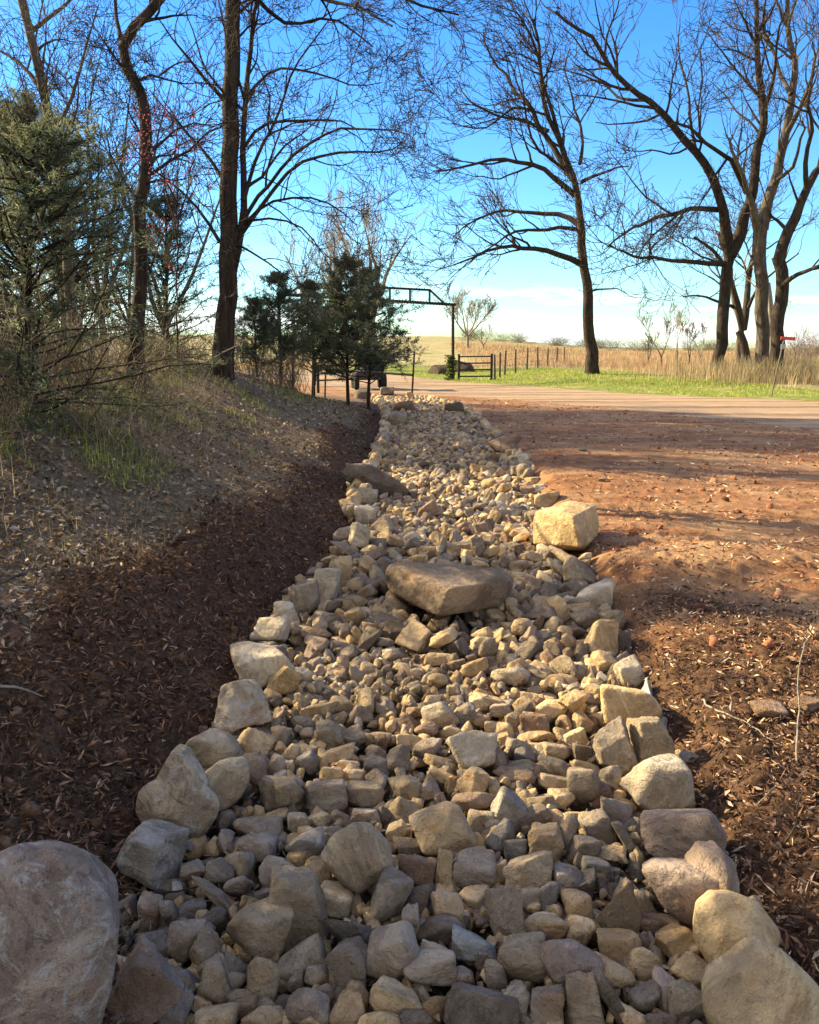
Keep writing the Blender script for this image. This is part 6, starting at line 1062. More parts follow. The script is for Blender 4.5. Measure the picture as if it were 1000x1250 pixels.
502,11817,-124,151,6,25,11,124,637,11821,-91,102,-14,98,16,123,1477,11822,-89,108,-11,-13,18,144,1169,11823,-106,-40,-11,-100,5,117,-342,11823,-114,15,9,60,27,99,744,11824,-93,-73,108,48,2,149,
393,11825,-109,2,-29,9,22,85,1030,11826,-73,-39,-151,-6,15,188,1377,11826,-94,66,82,70,7,94,-135,11832,-116,29,-132,12,6,97,1246,11837,-79,-15,35,68,1,147,239,11844,-97,-77,-19,76,24,115,
515,11845,-69,-26,27,-8,23,148,305,11849,-108,13,148,-42,3,134,896,11856,-85,-19,56,41,11,119,58,11859,-88,141,66,-10,28,119,-287,11865,-120,-118,12,62,27,103,-18,11869,-109,-11,18,74,23,140,
-185,11882,-120,-7,-15,-23,21,102,1180,11883,-68,-8,-138,58,9,90,1451,11886,-104,-51,-139,-26,20,121,670,11890,-105,-29,-29,56,1,122,373,11891,-71,25,20,23,23,149,123,11894,-107,29,27,-80,18,127,
788,11896,-97,-39,19,9,20,147,197,11900,-123,-7,-36,-142,18,124,1120,11903,-73,-7,84,-5,19,140,-117,11903,-112,-31,132,-68,8,122,998,11904,-114,123,34,15,3,85,1181,11911,-110,90,7,36,6,89,
-460,11913,-91,132,10,-50,16,152,365,11917,-126,-33,-8,-147,24,91,1061,11919,-115,-92,12,91,17,133,859,11921,-102,-19,53,9,10,97,923,11925,-105,15,-39,139,19,114,1465,11931,-115,15,-8,3,9,96,
-233,11933,-78,-35,13,-77,12,135,613,11938,-51,-62,8,119,8,141,272,11939,-107,111,13,-12,13,121,491,11941,-93,12,-114,-32,6,140,-310,11950,-103,-10,17,-128,23,164,187,11965,-108,115,-14,-67,27,100,
979,11970,-123,37,-20,63,18,103,433,11971,-121,-52,4,27,29,107,1206,11975,-99,-80,-107,1,12,125,796,11976,-62,-35,131,-68,5,144,109,11977,-76,67,18,113,28,153,1446,11979,-93,51,14,-124,19,118,
33,11981,-126,-11,138,45,25,101,327,11983,-81,-8,118,-97,19,140,1275,11985,-58,-118,24,-93,15,111,866,11989,-99,28,101,99,13,90,-125,11991,-111,70,31,-44,27,155,-39,11992,-120,29,-11,101,25,106,
718,11993,-123,6,2,65,19,100,549,11994,-97,-13,8,-66,27,149,1373,11999,-98,61,4,-146,14,131,-378,12019,-114,-111,4,36,22,91,1028,12019,-92,42,-145,-16,12,125,637,12029,-104,-146,19,-65,15,121,
245,12032,-120,-31,-10,-54,24,124,893,12032,-97,-127,56,43,27,95,1266,12037,-96,-52,-154,-18,12,146,-202,12046,-92,16,15,-79,23,97,229,12047,-65,-4,150,23,20,144,-290,12052,-113,-15,8,144,13,112,
1140,12056,-63,1,-57,1,13,166,470,12057,-123,1,1,-129,0,91,1567,12062,-81,33,138,43,19,98,1031,12062,-55,-26,-10,-53,19,135,723,12065,-80,-30,-112,56,2,145,1454,12068,-97,104,16,-11,13,138,
90,12081,-112,9,-24,-7,19,115,591,12082,-114,-11,-32,-92,25,102,3,12084,-85,35,-14,60,13,145,388,12084,-76,-101,-20,104,13,145,-181,12090,-127,153,12,37,26,102,-417,12091,-91,2,-144,64,1,131,
946,12092,-61,-46,19,-63,23,116,-96,12094,-111,33,-138,-42,6,119,1213,12103,-123,-13,157,-59,19,102,1319,12103,-112,20,-157,-34,17,140,337,12106,-106,122,-4,66,17,127,882,12107,-108,-111,-36,-59,15,130,
-341,12118,-125,-31,-14,-75,24,89,802,12119,-112,-60,2,111,2,109,530,12129,-112,-18,-18,-114,1,109,444,12133,-122,-33,-8,41,24,116,174,12133,-95,-77,26,-31,15,144,1525,12133,-42,-63,-34,-10,1,183,
1431,12144,-118,-18,1,152,17,106,-477,12148,-62,64,15,-109,27,149,-242,12149,-100,89,15,5,15,150,272,12149,-110,-131,5,-96,13,112,1075,12150,-106,-138,21,55,16,96,1388,12154,-64,15,-148,51,16,145,
-42,12162,-119,-11,-2,-40,16,121,659,12166,-98,-147,-21,3,4,137,923,12171,-115,-82,-20,-58,3,88,1146,12173,-95,4,3,-60,18,162,741,12173,-116,10,152,-40,9,108,-353,12180,-96,-7,44,-115,21,134,
377,12181,-123,-14,-146,-58,9,98,41,12185,-120,29,-13,115,25,102,958,12188,-69,-2,-3,-97,23,114,1262,12194,-52,-10,-16,-146,4,135,830,12207,-120,-9,-7,-12,25,134,125,12209,-103,-91,6,-5,22,151,
1526,12209,-84,-69,-28,7,28,142,558,12214,-110,118,-10,-12,2,106,-165,12221,-83,1,-94,74,11,127,1120,12223,-112,-87,5,-129,8,99,-282,12232,-70,-7,87,94,6,157,1239,12234,-105,-5,9,-109,6,142,
-5,12234,-79,2,16,-59,29,145,852,12244,-85,35,-153,-23,17,139,-91,12245,-125,9,-6,-61,12,99,280,12249,-121,-33,-8,-45,24,120,1355,12252,-72,-133,-22,16,6,111,449,12255,-120,5,-4,108,28,129,
1453,12261,-108,1,2,149,9,136,21,12268,-112,2,34,-97,11,101,-339,12272,-102,12,29,-149,9,105,717,12273,-120,-11,-2,45,16,114,1001,12283,-88,-16,19,-134,28,165,599,12287,-113,6,-6,126,20,136,
658,12291,-86,-3,5,116,20,95,1124,12292,-81,6,61,-67,4,141,-187,12294,-120,2,144,19,26,141,210,12304,-122,-19,-1,42,17,100,1340,12310,-120,38,152,23,17,120,1566,12315,-93,5,-23,-49,0,88,
146,12318,-104,-79,-22,-68,7,89,73,12319,-111,59,-8,122,7,96,891,12320,-122,101,6,-103,2,117,881,12323,-51,-31,140,56,19,119,1488,12324,-106,56,-17,-40,9,110,-314,12332,-48,-21,-145,-67,16,112,
1035,12341,-120,-87,23,19,21,91,1240,12343,-112,-14,-10,-127,17,141,521,12343,-109,15,-25,-101,0,127,-114,12354,-48,126,-6,97,21,189,748,12358,-111,-24,9,-5,12,123,418,12361,-92,-155,-1,32,7,147,
220,12362,-98,59,124,-14,17,128,-27,12366,-86,10,13,-78,25,190,317,12370,-103,-52,-5,67,16,129,1115,12373,-79,107,-112,-7,5,171,-282,12375,-109,-14,150,41,13,185,859,12380,-75,-1,-3,-34,11,124,
1312,12388,-90,121,-2,-74,20,136,634,12389,-105,10,136,86,15,116,-118,12402,-120,156,7,-22,19,114,742,12409,-61,-37,11,154,24,179,203,12421,-94,89,-46,-55,27,132,119,12423,-113,-10,-15,69,14,135,
32,12429,-113,-112,11,12,21,117,1127,12431,-114,-60,5,155,17,110,-403,12433,-77,-41,2,71,7,136,284,12452,-112,-113,6,-88,25,126,573,12456,-112,-1,-142,-54,23,143,828,12459,-94,-60,5,-88,27,131,
945,12460,-99,-6,146,-43,10,179,1258,12465,-104,132,16,-14,29,132,-331,12469,-51,-37,18,-38,0,131,-200,12474,-108,-102,-27,-34,10,115,38,12484,-124,-22,0,-135,25,92,641,12490,-119,85,12,-86,3,99,
1126,12494,-112,74,-4,14,7,95,171,12497,-49,-12,150,-6,10,141,-48,12498,-116,14,29,67,29,120,479,12500,-123,7,-133,12,9,128,19,12507,-85,-150,5,17,12,104,-122,12510,-110,45,135,43,14,129,
734,12512,-100,-12,150,67,18,193,484,12516,-63,-18,-6,-26,16,123,-324,12527,-110,-29,-2,123,3,151,1044,12536,-74,154,9,17,19,104,1210,12537,-114,-147,-8,19,15,105,-222,12538,-47,142,-8,-26,5,166,
306,12545,-130,5,-133,49,9,89,210,12552,-108,-91,6,-72,22,131,120,12553,-110,-70,20,46,24,139,1096,12556,-122,-10,18,25,23,87,880,12556,-118,46,135,-10,14,97,400,12561,-113,11,0,20,26,149,
-423,12564,-60,15,19,104,13,140,7,12575,-116,-29,-15,132,24,136,542,12583,-99,120,6,-92,23,136,997,12583,-114,62,-5,-105,22,126,1154,12585,-95,-44,-32,148,23,123,632,12589,-121,144,6,-60,18,98,
502,12614,-125,-32,5,-106,3,91,1078,12614,-101,-41,-50,-21,18,132,294,12619,-123,17,140,-10,25,124,844,12627,-123,11,155,31,4,112,73,12628,-116,-14,1,120,22,109,-210,12632,-100,88,-36,33,8,138,
-342,12634,-94,22,9,-26,26,174,-135,12636,-89,-117,18,-96,24,165,-57,12658,-112,-109,7,101,21,121,943,12673,-125,8,3,101,1,89,776,12676,-109,90,7,-94,6,100,1234,12679,-107,-27,18,68,29,136,
691,12681,-101,127,1,64,4,158,1123,12682,-113,10,144,81,8,104,1403,12687,-107,-15,11,131,29,144,-296,12700,-124,-6,-35,52,18,115,-380,12753,-74,75,48,52,6,146,870,12755,-111,-90,5,70,22,116,
-56,12755,-120,1,6,-26,19,106,1132,12819,-98,84,12,-26,3,190,-242,12829,-112,-87,9,-104,22,108]
# ------------------------------------------------------------------ ground sheet
def axis(lo, hi, near_lo, near_hi, step, growth):
    a = list(np.arange(near_lo, near_hi, step))
    s = step; v = near_hi
    while v < hi: a.append(v); s *= growth; v += s
    a.append(hi)
    s = step; v = near_lo - step
    while v > lo: a.insert(0, v); s *= growth; v -= s
    a.insert(0, lo)
    return np.array(a)
gx = axis(-700, 700, -4.2, 4.2, 0.024, 1.045)
gy = axis(-8, 1500, 1.0, 7.0, 0.024, 1.011)
GX, GY = np.meshgrid(gx, gy)
GZ = tz(GX, GY)
dL = xl(GY) - GX; dR = GX - xr(GY)

FAR_PX = [(300, 455), (430, 452), (560, 466), (620, 470), (700, 476), (850, 485), (1000, 492), (1300, 512)]
FARW = np.array([on_z(*p)[:2] for p in FAR_PX])
ROADN_PX = [(300, 465), (440, 476), (520, 482), (640, 492), (760, 503), (1000, 532), (1300, 575)]
ROADN = np.array([on_z(*p)[:2] for p in ROADN_PX])
def zones(x, y):
    dl = xl(y) - x; dr = x - xr(y)
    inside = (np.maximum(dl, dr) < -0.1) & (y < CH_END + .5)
    wob = fbm2(x, y, 0.9, 3, 21) * 0.5
    mw = np.interp(y, [0, 3, 6, 12, 18], [1.15, 0.82, 0.68, 0.62, 0.45])
    left = smooth((dl + .12) / 0.1)
    lf = smooth((30 - y) / 4)
    mulch_l = left * smooth((mw + wob - dl) / 0.55 + .5) * lf
    litter = left * smooth((dl - mw - wob) / 0.3 + .5) * smooth((28 - y + (-x - 3)) / 4)
    chips = smooth((dr + .12) / 0.1) * smooth((4.7 + wob * 3.0 - y) / 1.7 + .3) * 0.95
    yf = np.interp(x, FARW[:, 0], FARW[:, 1]); yn = np.interp(x, ROADN[:, 0], ROADN[:, 1])
    beyond = smooth((y - yf + fbm2(x, y, 0.5, 3, 31)) / 1.2 + .5)
    gravel = smooth((y - yn + fbm2(x, y, 0.25, 3, 33) * 2) / 2.0 + .5) * (1 - beyond)
    gw = (20 + fbm2(x, y, 0.1, 2, 41) * 7) * (1 - 0.82 * smooth((x - 12.5) / 4))
    strip = smooth((yf + gw - y) / 3 + .5)
    grass = beyond * strip * smooth((x + 6) / 3)
    straw = beyond * (1 - grass)
    mulch = np.maximum(mulch_l, chips)
    return mulch, litter, gravel, grass, straw, inside.astype(float)
zm = zones(GX, GY)
near = np.exp(-np.maximum(GY - 3, 0) / 6)
# clods of mulch and rake marks in the dirt
cl = fbm2(GX, GY, 9, 3, 51); rg = fbm2(GX * 0.4 + GY * 0.1, GY * 2.2, 2.2, 3, 53)
GZ = GZ + zm[0] * (1 - zm[5]) * (np.abs(cl) * 0.075 - 0.010 + 0.02 * fbm2(GX, GY, 26, 2, 55)) * near
GZ = GZ + (1 - zm[0]) * (1 - zm[5]) * (1 - zm[1]) * (rg * 0.028 + np.maximum(fbm2(GX, GY, 12, 2, 57) - .15, 0) * 0.08) * np.exp(-np.maximum(GY - 3, 0) / 12) * (dR > 0)
n_, m_ = GX.shape
ii = np.arange(n_ * m_).reshape(n_, m_)
GF = np.stack([ii[:-1, :-1], ii[:-1, 1:], ii[1:, 1:], ii[1:, :-1]], -1).reshape(-1, 4)
ground = obj('ground', mesh_np('ground', np.stack([GX, GY, GZ], -1).reshape(-1, 3), GF, M_GROUND, True,
    {'zone_a': np.stack(zm[:3], -1).reshape(-1, 3), 'zone_b': np.stack(zm[3:], -1).reshape(-1, 3)}))
tag(ground, kind='structure', label='red dirt, mulch and gravel ground reaching to the field')

# ------------------------------------------------------------------ stones
def label_unique(used, cands):
    for c in cands:
        if c not in used and 4 <= len(c.split()) <= 16:
            used.add(c); return c
    return cands[-1]
USED = set()
BPOS = []
BSZ = []
for i, b in enumerate(BOULDERS):
    V, F, P = boulder_geo(i, b)
    o = obj('boulder', mesh_np('boulder', V, F, M_ROCK_BIG if i in (0, 1, 2, 5) else M_ROCK), None, P)
    rs = np.random.RandomState(i)
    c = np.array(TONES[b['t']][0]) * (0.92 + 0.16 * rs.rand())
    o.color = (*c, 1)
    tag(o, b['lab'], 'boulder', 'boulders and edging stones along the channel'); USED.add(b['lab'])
    px, py, f = project(P); BPOS.append((px, py, b['sn'])); BSZ.append(min(np.ptp(V[:, 0]), np.ptp(V[:, 2])) * 1000 / f)
BSIZE = np.array(BSZ)
BPOS_A = np.array([(p[0], p[1]) for p in BPOS])

def near_words(px, py):
    d = np.hypot(BPOS_A[:, 0] - px, (BPOS_A[:, 1] - py) * 1.4)
    k = np.argsort(d)[:5]
    out = []
    for j in k:
        dx, dy = px - BPOS_A[j, 0], py - BPOS_A[j, 1]
        if abs(dx) > abs(dy) * 1.3: w = 'right of' if dx > 0 else 'left of'
        else: w = 'in front of' if dy > 0 else 'behind'
        out.append((w, BPOS[j][2]))
    return out
def size_word(a):
    return 'tiny' if a < .085 else 'small' if a < .125 else 'medium' if a < .18 else 'large'
ORD = ['', 'second', 'third', 'fourth', 'fifth', 'sixth', 'seventh', 'eighth']
def cobble_label(px, py, size, tone, shape):
    nw = near_words(px, py)
    base = '%s %s %s cobble' % (size_word(size), shape, TONES[tone][1])
    c = ['%s %s the %s' % (base, nw[0][0], nw[0][1])]
    for a in range(1, 5):
        c.append('%s %s the %s, towards the %s' % (base, nw[0][0], nw[0][1], nw[a][1]))
    for k in range(1, 8):
        c.append('%s %s %s the %s' % (ORD[k], base, nw[0][0], nw[0][1]))
    for k in range(1, 8):
        c.append('%s %s %s the %s' % (ORD[k], base, nw[1][0], nw[1][1]))
    return label_unique(USED, c)

GROUP_C = 'cobbles filling the dry stone channel'
SPH = []                      # centres and radii of the picked out stones
for i, l in enumerate(COBBLES):
    V, F, P, tone, st = cobble_geo(i, l)
    o = obj('cobble', mesh_np('cobble', V, F, M_ROCK), None, P)
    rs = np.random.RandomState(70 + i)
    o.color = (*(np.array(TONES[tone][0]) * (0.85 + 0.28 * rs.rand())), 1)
    px, py, f = project(P)
    size = float(np.ptp(V, axis=0).max())
    tag(o, cobble_label(px, py, size, tone, SHAPES[st]), 'cobble', GROUP_C)

# loose cobbles at rest (x, y, z, turn, shape, size)
raw = np.array(SIM).reshape(-1, 8)
sim = raw / [1000, 1000, 1000, 50, 50, 50, 1, 1000]; sim[:, 2] += 0.01
rng = np.random.RandomState(9)
TP = ['t', 't', 'y', 'g', 'o', 'w', 'r', 'p', 'g', 't', 'y', 'd']
POOLM = [mesh_np('cobble', *pool_geo(k, 4), M_ROCK) for k in range(30)]
POOLL = [pool_geo(k, 3) for k in range(30)]
picked = []
for q in sim:
    px, py, f = project(q[:3])
    if py < 1260: picked.append((q[7] / f, q, px, py))
picked.sort(key=lambda a: -a[0])
N_IND = 298 - len(COBBLES)
mass = []
cnt = 0
for sc_, q, px, py in picked:
    if q[1] < 3.4 and q[2] > -.03: continue
    db = np.hypot(BPOS_A[:, 0] - px, BPOS_A[:, 1] - py)
    if (db < 0.42 * BSIZE).any() and q[2] > 0.0: continue
    k = int(q[6]); tone = TP[rng.randint(len(TP))]
    colr = np.array(TONES[tone][0]) * (0.85 + 0.3 * rng.rand())
    vis = q[2] > -0.03
    if cnt < N_IND and vis:
        o = obj('cobble', POOLM[k], None, q[:3]); o.rotation_euler = q[3:6]; o.scale = (q[7],) * 3
        o.color = (*colr, 1); cnt += 1
        tag(o, cobble_label(px, py, q[7], tone, SHAPES[POOL[k][0]]), 'cobble', GROUP_C)
    else:
        mass.append((q, k, colr))
# lower layer under the near stones and the far end of the channel
def add_mass(n, y0, y1, z0, smin, smax, inset=0.05):
    for _ in range(n):
        y = rng.uniform(y0, y1); a, b = xl(y) + inset, xr(y) - inset
        if b <= a: continue
        x = rng.uniform(a, b); s = rng.uniform(smin, smax)
        c = np.array(TONES[TP[rng.randint(len(TP))]][0]) * (0.85 + 0.3 * rng.rand())
        mass.append((np.array([x, y, z0 + rng.rand() * 0.04, *(rng.rand(3) * 6.28), 0, s]), rng.randint(30), c))
add_mass(520, 1.15, 4.2, -0.10, .08, .13)
add_mass(1500, 1.15, 4.3, -0.075, .035, .075, .0)
add_mass(900, 4.2, 12, -0.065, .04, .085, .0)
add_mass(600, 4.0, 14, -0.09, .1, .15)
add_mass(420, 12.4, 14.4, -0.06, .1, .16)
add_mass(1100, 14.2, 20, -0.06, .12, .2)
add_mass(650, 19.5, CH_END + .6, -0.05, .12, .22, -0.1)
for side in (0, 1):                              # the edging rows carry on to the far end
    y = 7.6 if side == 0 else 10.0
    while y < CH_END:
        s = rng.uniform(.17, .27); e = xl(y) + .02 if side == 0 else xr(y) - .02
        c = np.array(TONES['wtytg'[rng.randint(5)]][0]) * (0.9 + 0.25 * rng.rand())
        mass.append((np.array([e + rng.randn() * .03, y, 0.02 + .02 * rng.rand(), *(rng.rand(3) * 6.28), 0, s]), rng.randint(30), c))
        y += s * .8
VV, FF, CC = [], [], []
off = 0
for q, k, c in mass:
    V, F = POOLL[k]
    if q[1] > 9: V, F = (pool_geo(k, 2) if (k, 2) not in globals().setdefault('_pc', {}) else _pc[(k, 2)]); _pc[(k, 2)] = (V, F)
    Rm = np.array(Euler(q[3:6]).to_matrix())
    W = (V * q[7]) @ Rm.T + q[:3]
    VV.append(W); FF.append(F + off); CC.append(np.tile(c, (len(V), 1))); off += len(V)
o = obj('cobbles', mesh_np('cobbles', np.concatenate(VV), np.concatenate(FF), M_ROCKS, True, {'tone': np.concatenate(CC)}))
tag(o, 'countless tan and grey cobbles covering the bed of the channel', 'cobbles', kind='stuff')
# ------------------------------------------------------------------ trees
def tubes_mesh(branches, name, mat, colour=None):
    """branches: list of (pts (k,3), radii (k,), sides)"""
    VV, FF = [], []; off = 0
    for P, r, n in branches:
        P = np.asarray(P, dtype=float); r = np.asarray(r, dtype=float)
        T = np.gradient(P, axis=0); T /= np.linalg.norm(T, axis=1)[:, None] + 1e-9
        a = np.array([0.31, 0.95, 0.07]) if abs(T[0][1]) < 0.8 else np.array([1.0, 0.1, 0.05])
        U = np.cross(T, a); U /= np.linalg.norm(U, axis=1)[:, None] + 1e-9
        W = np.cross(T, U)
        an = np.arange(n) * 2 * math.pi / n
        ring = U[:, None, :] * np.cos(an)[None, :, None] + W[:, None, :] * np.sin(an)[None, :, None]
        rr = r[:, None, None]
        if n >= 8:
            rr = rr * (1 + 0.10 * vnoise(np.stack(np.broadcast_arrays(np.cos(an)[None, :] * 2, np.sin(an)[None, :] * 2, (P[:, 2:3] * .7)), -1), 3))[:, :, None]
        V = (P[:, None, :] + ring * rr).reshape(-1, 3)
        k = len(P)
        i = np.arange(k - 1)[:, None] * n; j = np.arange(n)[None, :]
        F = np.stack([i + j, i + (j + 1) % n, i + n + (j + 1) % n, i + n + j], -1).reshape(-1, 4)
        VV.append(V); FF.append(F + off); off += len(V)
    return mesh_np(name, np.concatenate(VV), np.concatenate(FF), mat, True)

def resample(P, step):
    P = np.asarray(P, dtype=float)
    L = np.concatenate([[0], np.cumsum(np.linalg.norm(np.diff(P, axis=0), axis=1))])
    n = max(3, int(L[-1] / step) + 1)
    t = np.linspace(0, L[-1], n)
    Q = np.stack([np.interp(t, L, P[:, k]) for k in range(3)], -1)
    for _ in range(1): Q[1:-1] = (Q[:-2] + 2 * Q[1:-1] + Q[2:]) / 4
    return Q

def wander(p, d, L, n, rng, kink, trop):
    P = [p]; d = d / np.linalg.norm(d)
    s = L / n
    for i in range(n):
        d = d + rng.randn(3) * kink + trop
        d /= np.linalg.norm(d)
        P.append(P[-1] + d * s)
    return np.array(P)

def sprout(P, r, lvl, maxlvl, rng, out, cfg, scale):
    """side branches along the polyline P (radii r)"""
    L = np.linalg.norm(np.diff(P, axis=0), axis=1).sum()
    n = rng.poisson(cfg['dens'][lvl] * L / scale) + (1 if lvl else 0)
    lo = cfg.get('lo', 0.25) if lvl == 0 else 0.15
    for _ in range(n):
        t = lo + (1 - lo) * rng.rand() ** 0.8
        f = t * (len(P) - 1); i = min(int(f), len(P) - 2); u = f - i
        p = P[i] * (1 - u) + P[i + 1] * u; rad = r[i] * (1 - u) + r[i + 1] * u
        T = P[i + 1] - P[i]; T /= np.linalg.norm(T) + 1e-9
        v = rng.randn(3); v -= T * (v @ T); v /= np.linalg.norm(v)
        ang = R(rng.uniform(*cfg['ang']))
        d = T * math.cos(ang) + v * math.sin(ang) + np.array(cfg['lean'])
        ln = scale * cfg['len'][lvl] * rng.uniform(0.5, 1.25) * (1.15 - 0.55 * t)
        r0 = min(rad * 0.72, scale * cfg['rad'][lvl]) * rng.uniform(.7, 1)
        m = cfg['steps'][lvl]
        Q = wander(p, d, ln, m, rng, cfg['kink'], np.array(cfg['trop']))
        rr = r0 * (1 - 0.8 * np.linspace(0, 1, m + 1) ** 0.9)
        rr = np.maximum(rr, cfg['rmin'])
        out.append((Q, rr, 5 if lvl == 0 else 4 if lvl == 1 else 3, lvl))
        if lvl + 1 < maxlvl: sprout(Q, rr, lvl + 1, maxlvl, rng, out, cfg, scale)

BASE_CFG = dict(dens=[0.9, 1.9, 3.2, 5.0], len=[2.6, 1.35, 0.75, 0.4], rad=[.05, .024, .012, .007], steps=[9, 7, 5, 3],
                ang=(32, 62), kink=0.17, trop=(0, 0, 0.05), lean=(0, 0, 0.1), rmin=0.004)

def px_poly(pts, Y, rng, wob=0.0, y0=0.0, y1=0.0):
    """a limb from its outline in the photograph, at distance Y; its depth drifts from y0 to y1"""
    n = len(pts)
    return np.array([at_depth(p[0], p[1], Y + y0 + (y1 - y0) * i / max(n - 1, 1)) for i, p in enumerate(pts)])

def build_tree(label, cat_group, base, limbs, Y, seed, cfg, scale, levels, bark, kids=True, name='bare_tree', trunk_sides=14):
    """limbs: list of (pixel polyline, r0, r1, depth at start, depth at end, sprout?)"""
    rng = np.random.RandomState(seed)
    trunk, crown = [], []
    c = dict(BASE_CFG); c.update(cfg)
    for k, (pts, r0, r1, a, b, spr) in enumerate(limbs):
        P = px_poly(pts, Y, rng, 0, a, b)
        Q = resample(P, 0.035 * Y * 0.35 + 0.12)
        nz = np.stack([vnoise(np.stack([np.arange(len(Q)) * .62, np.full(len(Q), k * 3.3), np.full(len(Q), j * 5.1)], -1), seed) for j in range(3)], -1)
        w = np.minimum(np.arange(len(Q)), 3)[:, None] / 3.0
        Q = Q + nz * w * 0.0048 * Y
        t = np.linspace(0, 1, len(Q))
        rr = r0 + (r1 - r0) * t ** 0.85
        if k == 0:
            rr = rr * (1 + 0.28 * np.exp(-t * 22))
            Q = np.concatenate([[Q[0] - np.array([0, 0, 0.8])], Q]); rr = np.concatenate([[rr[0] * 1.15], rr])
        trunk.append((Q, rr, trunk_sides if r0 > 0.05 else 6))
        if spr:
            cc = dict(c)
            if k == 0: cc['lo'] = 0.45
            if isinstance(spr, float): cc['dens'] = [cc['dens'][0] * spr] + cc['dens'][1:]
            tmp = []
            sprout(Q, rr, 0, levels, rng, tmp, cc, scale)
            for Pq, rq, n, lvl in tmp:
                (trunk if lvl == 0 and rq[0] > 0.03 * scale else crown).append((Pq, rq, n))
    b0 = trunk[0][0][0]
    t = empty(name, (b0[0], b0[1], b0[2]))
    tag(t, label, 'tree', cat_group)
    def sub(nm, br):
        br = [(p - b0, r, n) for p, r, n in br]
        return obj(nm, tubes_mesh(br, nm, bark), t)
    sub('trunk', trunk)
    if crown: sub('crown', crown)
    return t

# --- the lone leaning tree beyond the track
LEFTY = dict(lean=(-0.2, 0, 0.12), trop=(-0.02, 0, 0.03), kink=0.13, dens=[1.5, 1.7, 1.6, 1.5], rmin=0.011, ang=(25, 60))
build_tree('tall lone bare tree on the green grass, its branches swept to the left', 'bare trees beyond the track', None, [
 ([(723,460),(720,420),(717,385),(713,340),(709,300),(706,270),(701,240),(696,212),(690,190),(680,165),(670,140),(662,105),(655,60),(652,20)], .30, .05, 0, -1, True),
 ([(709,322),(690,312),(670,305),(645,300),(615,300),(595,310),(572,322),(550,322)], .15, .03, 0, -3, True),
 ([(706,274),(690,262),(665,258),(640,256),(615,258),(595,264),(575,273),(552,290)], .14, .03, 0, 3, True),
 ([(706,280),(680,275),(655,278),(635,283),(610,298),(585,312)], .10, .025, 0, -4, True),
 ([(702,238),(680,222),(650,203),(620,196),(590,199),(560,202),(527,205)], .15, .03, 0, -2, True),
 ([(698,215),(682,195),(665,165),(650,135),(632,115),(615,97),(600,70),(590,40)], .17, .03, 0, 3, True),
 ([(670,160),(645,150),(620,145),(595,140),(570,125),(562,100)], .09, .025, 0, 2, True),
 ([(650,135),(628,130),(600,150),(575,158),(552,150)], .07, .02, 0, -3, True),
 ([(690,190),(676,150),(665,110),(660,70),(640,35),(625,20)], .12, .025, 0, -3, True),
 ([(710,222),(722,216),(740,210),(755,204),(767,206)], .10, .02, 0, -2, 0.8),
 ([(708,200),(712,180),(706,150),(700,120),(690,90),(700,60)], .09, .02, 0, 3, True),
 ([(696,212),(672,196),(648,170),(640,140),(642,105),(630,70)], .09, .02, 0, -2, True),
 ([(716,357),(735,350),(752,352),(765,362)], .06, .015, 0, -2, 0.7),
], 41, 3, LEFTY, 1.32, 4, M_BARK)

RT = dict(kink=0.15, trop=(0, 0, 0.045), dens=[1.3, 1.7, 1.9, 1.8], rmin=0.010, ang=(28, 65))
build_tree('forked bare tree at right with a long limb arching to the upper left', 'bare trees beyond the track', None, [
 ([(875,470),(879,430),(883,390),(886,350),(891,310)], .27, .22, 0, 0, False),
 ([(891,312),(886,275),(876,240),(864,205),(848,182),(825,156),(805,140),(786,122),(770,108),(755,95),(742,75),(732,55),(700,35),(676,12)], .25, .05, 0, -3, True),
 ([(891,312),(903,285),(914,252),(922,215),(928,175),(931,145),(930,115),(925,85),(921,50),(922,10),(925,-30)], .28, .07, 0, 1, True),
 ([(912,235),(898,200),(882,188),(862,172),(845,160),(828,152)], .13, .05, 0, -3, True),
 ([(876,256),(858,256),(835,257),(812,261),(795,268),(775,278),(755,294),(745,300)], .13, .03, 0, -4, True),
 ([(886,322),(860,320),(835,317),(805,316),(780,312),(758,308),(745,298)], .12, .03, 0, -5, True),
 ([(786,122),(770,125),(752,120),(738,100),(720,90),(700,80)], .08, .02, 0, 3, True),
 ([(850,185),(845,160),(846,130),(838,100),(825,70),(830,30)], .08, .02, 0, 2, True),
 ([(931,140),(940,110),(948,80),(950,50),(958,10)], .10, .03, 0, -2, True),
 ([(805,140),(790,150),(770,148),(745,155),(725,150)], .06, .02, 0, 2, True),
 ([(755,95),(750,60),(735,30),(728,0)], .06, .02, 0, -2, True),
 ([(840,180),(820,190),(805,180),(790,190),(760,185)], .05, .015, 0, -2, True),
], 38, 7, RT, 1.55, 4, M_BARK)
build_tree('tall straight bare tree in the middle of the right hand clump', 'bare trees beyond the track', None, [
 ([(930,468),(931,430),(931,390),(930,340),(928,300),(930,275)], .29, .24, 0, 0, False),
 ([(930,280),(936,255),(946,220),(955,185),(962,150),(966,120),(970,90),(966,50),(962,10),(958,-40)], .26, .07, 0, 1, True),
 ([(928,285),(920,262),(915,240),(905,225),(895,200),(890,170)], .16, .05, 0, -2, True),
 ([(962,160),(975,140),(985,110),(990,80),(1005,50)], .12, .03, 0, -3, True),
 ([(966,115),(952,95),(948,70),(935,40),(932,10)], .10, .03, 0, 2, True),
 ([(945,222),(962,215),(975,190),(982,165),(975,150)], .10, .03, 0, -3, True),
], 37, 12, RT, 1.5, 4, M_BARK_L)
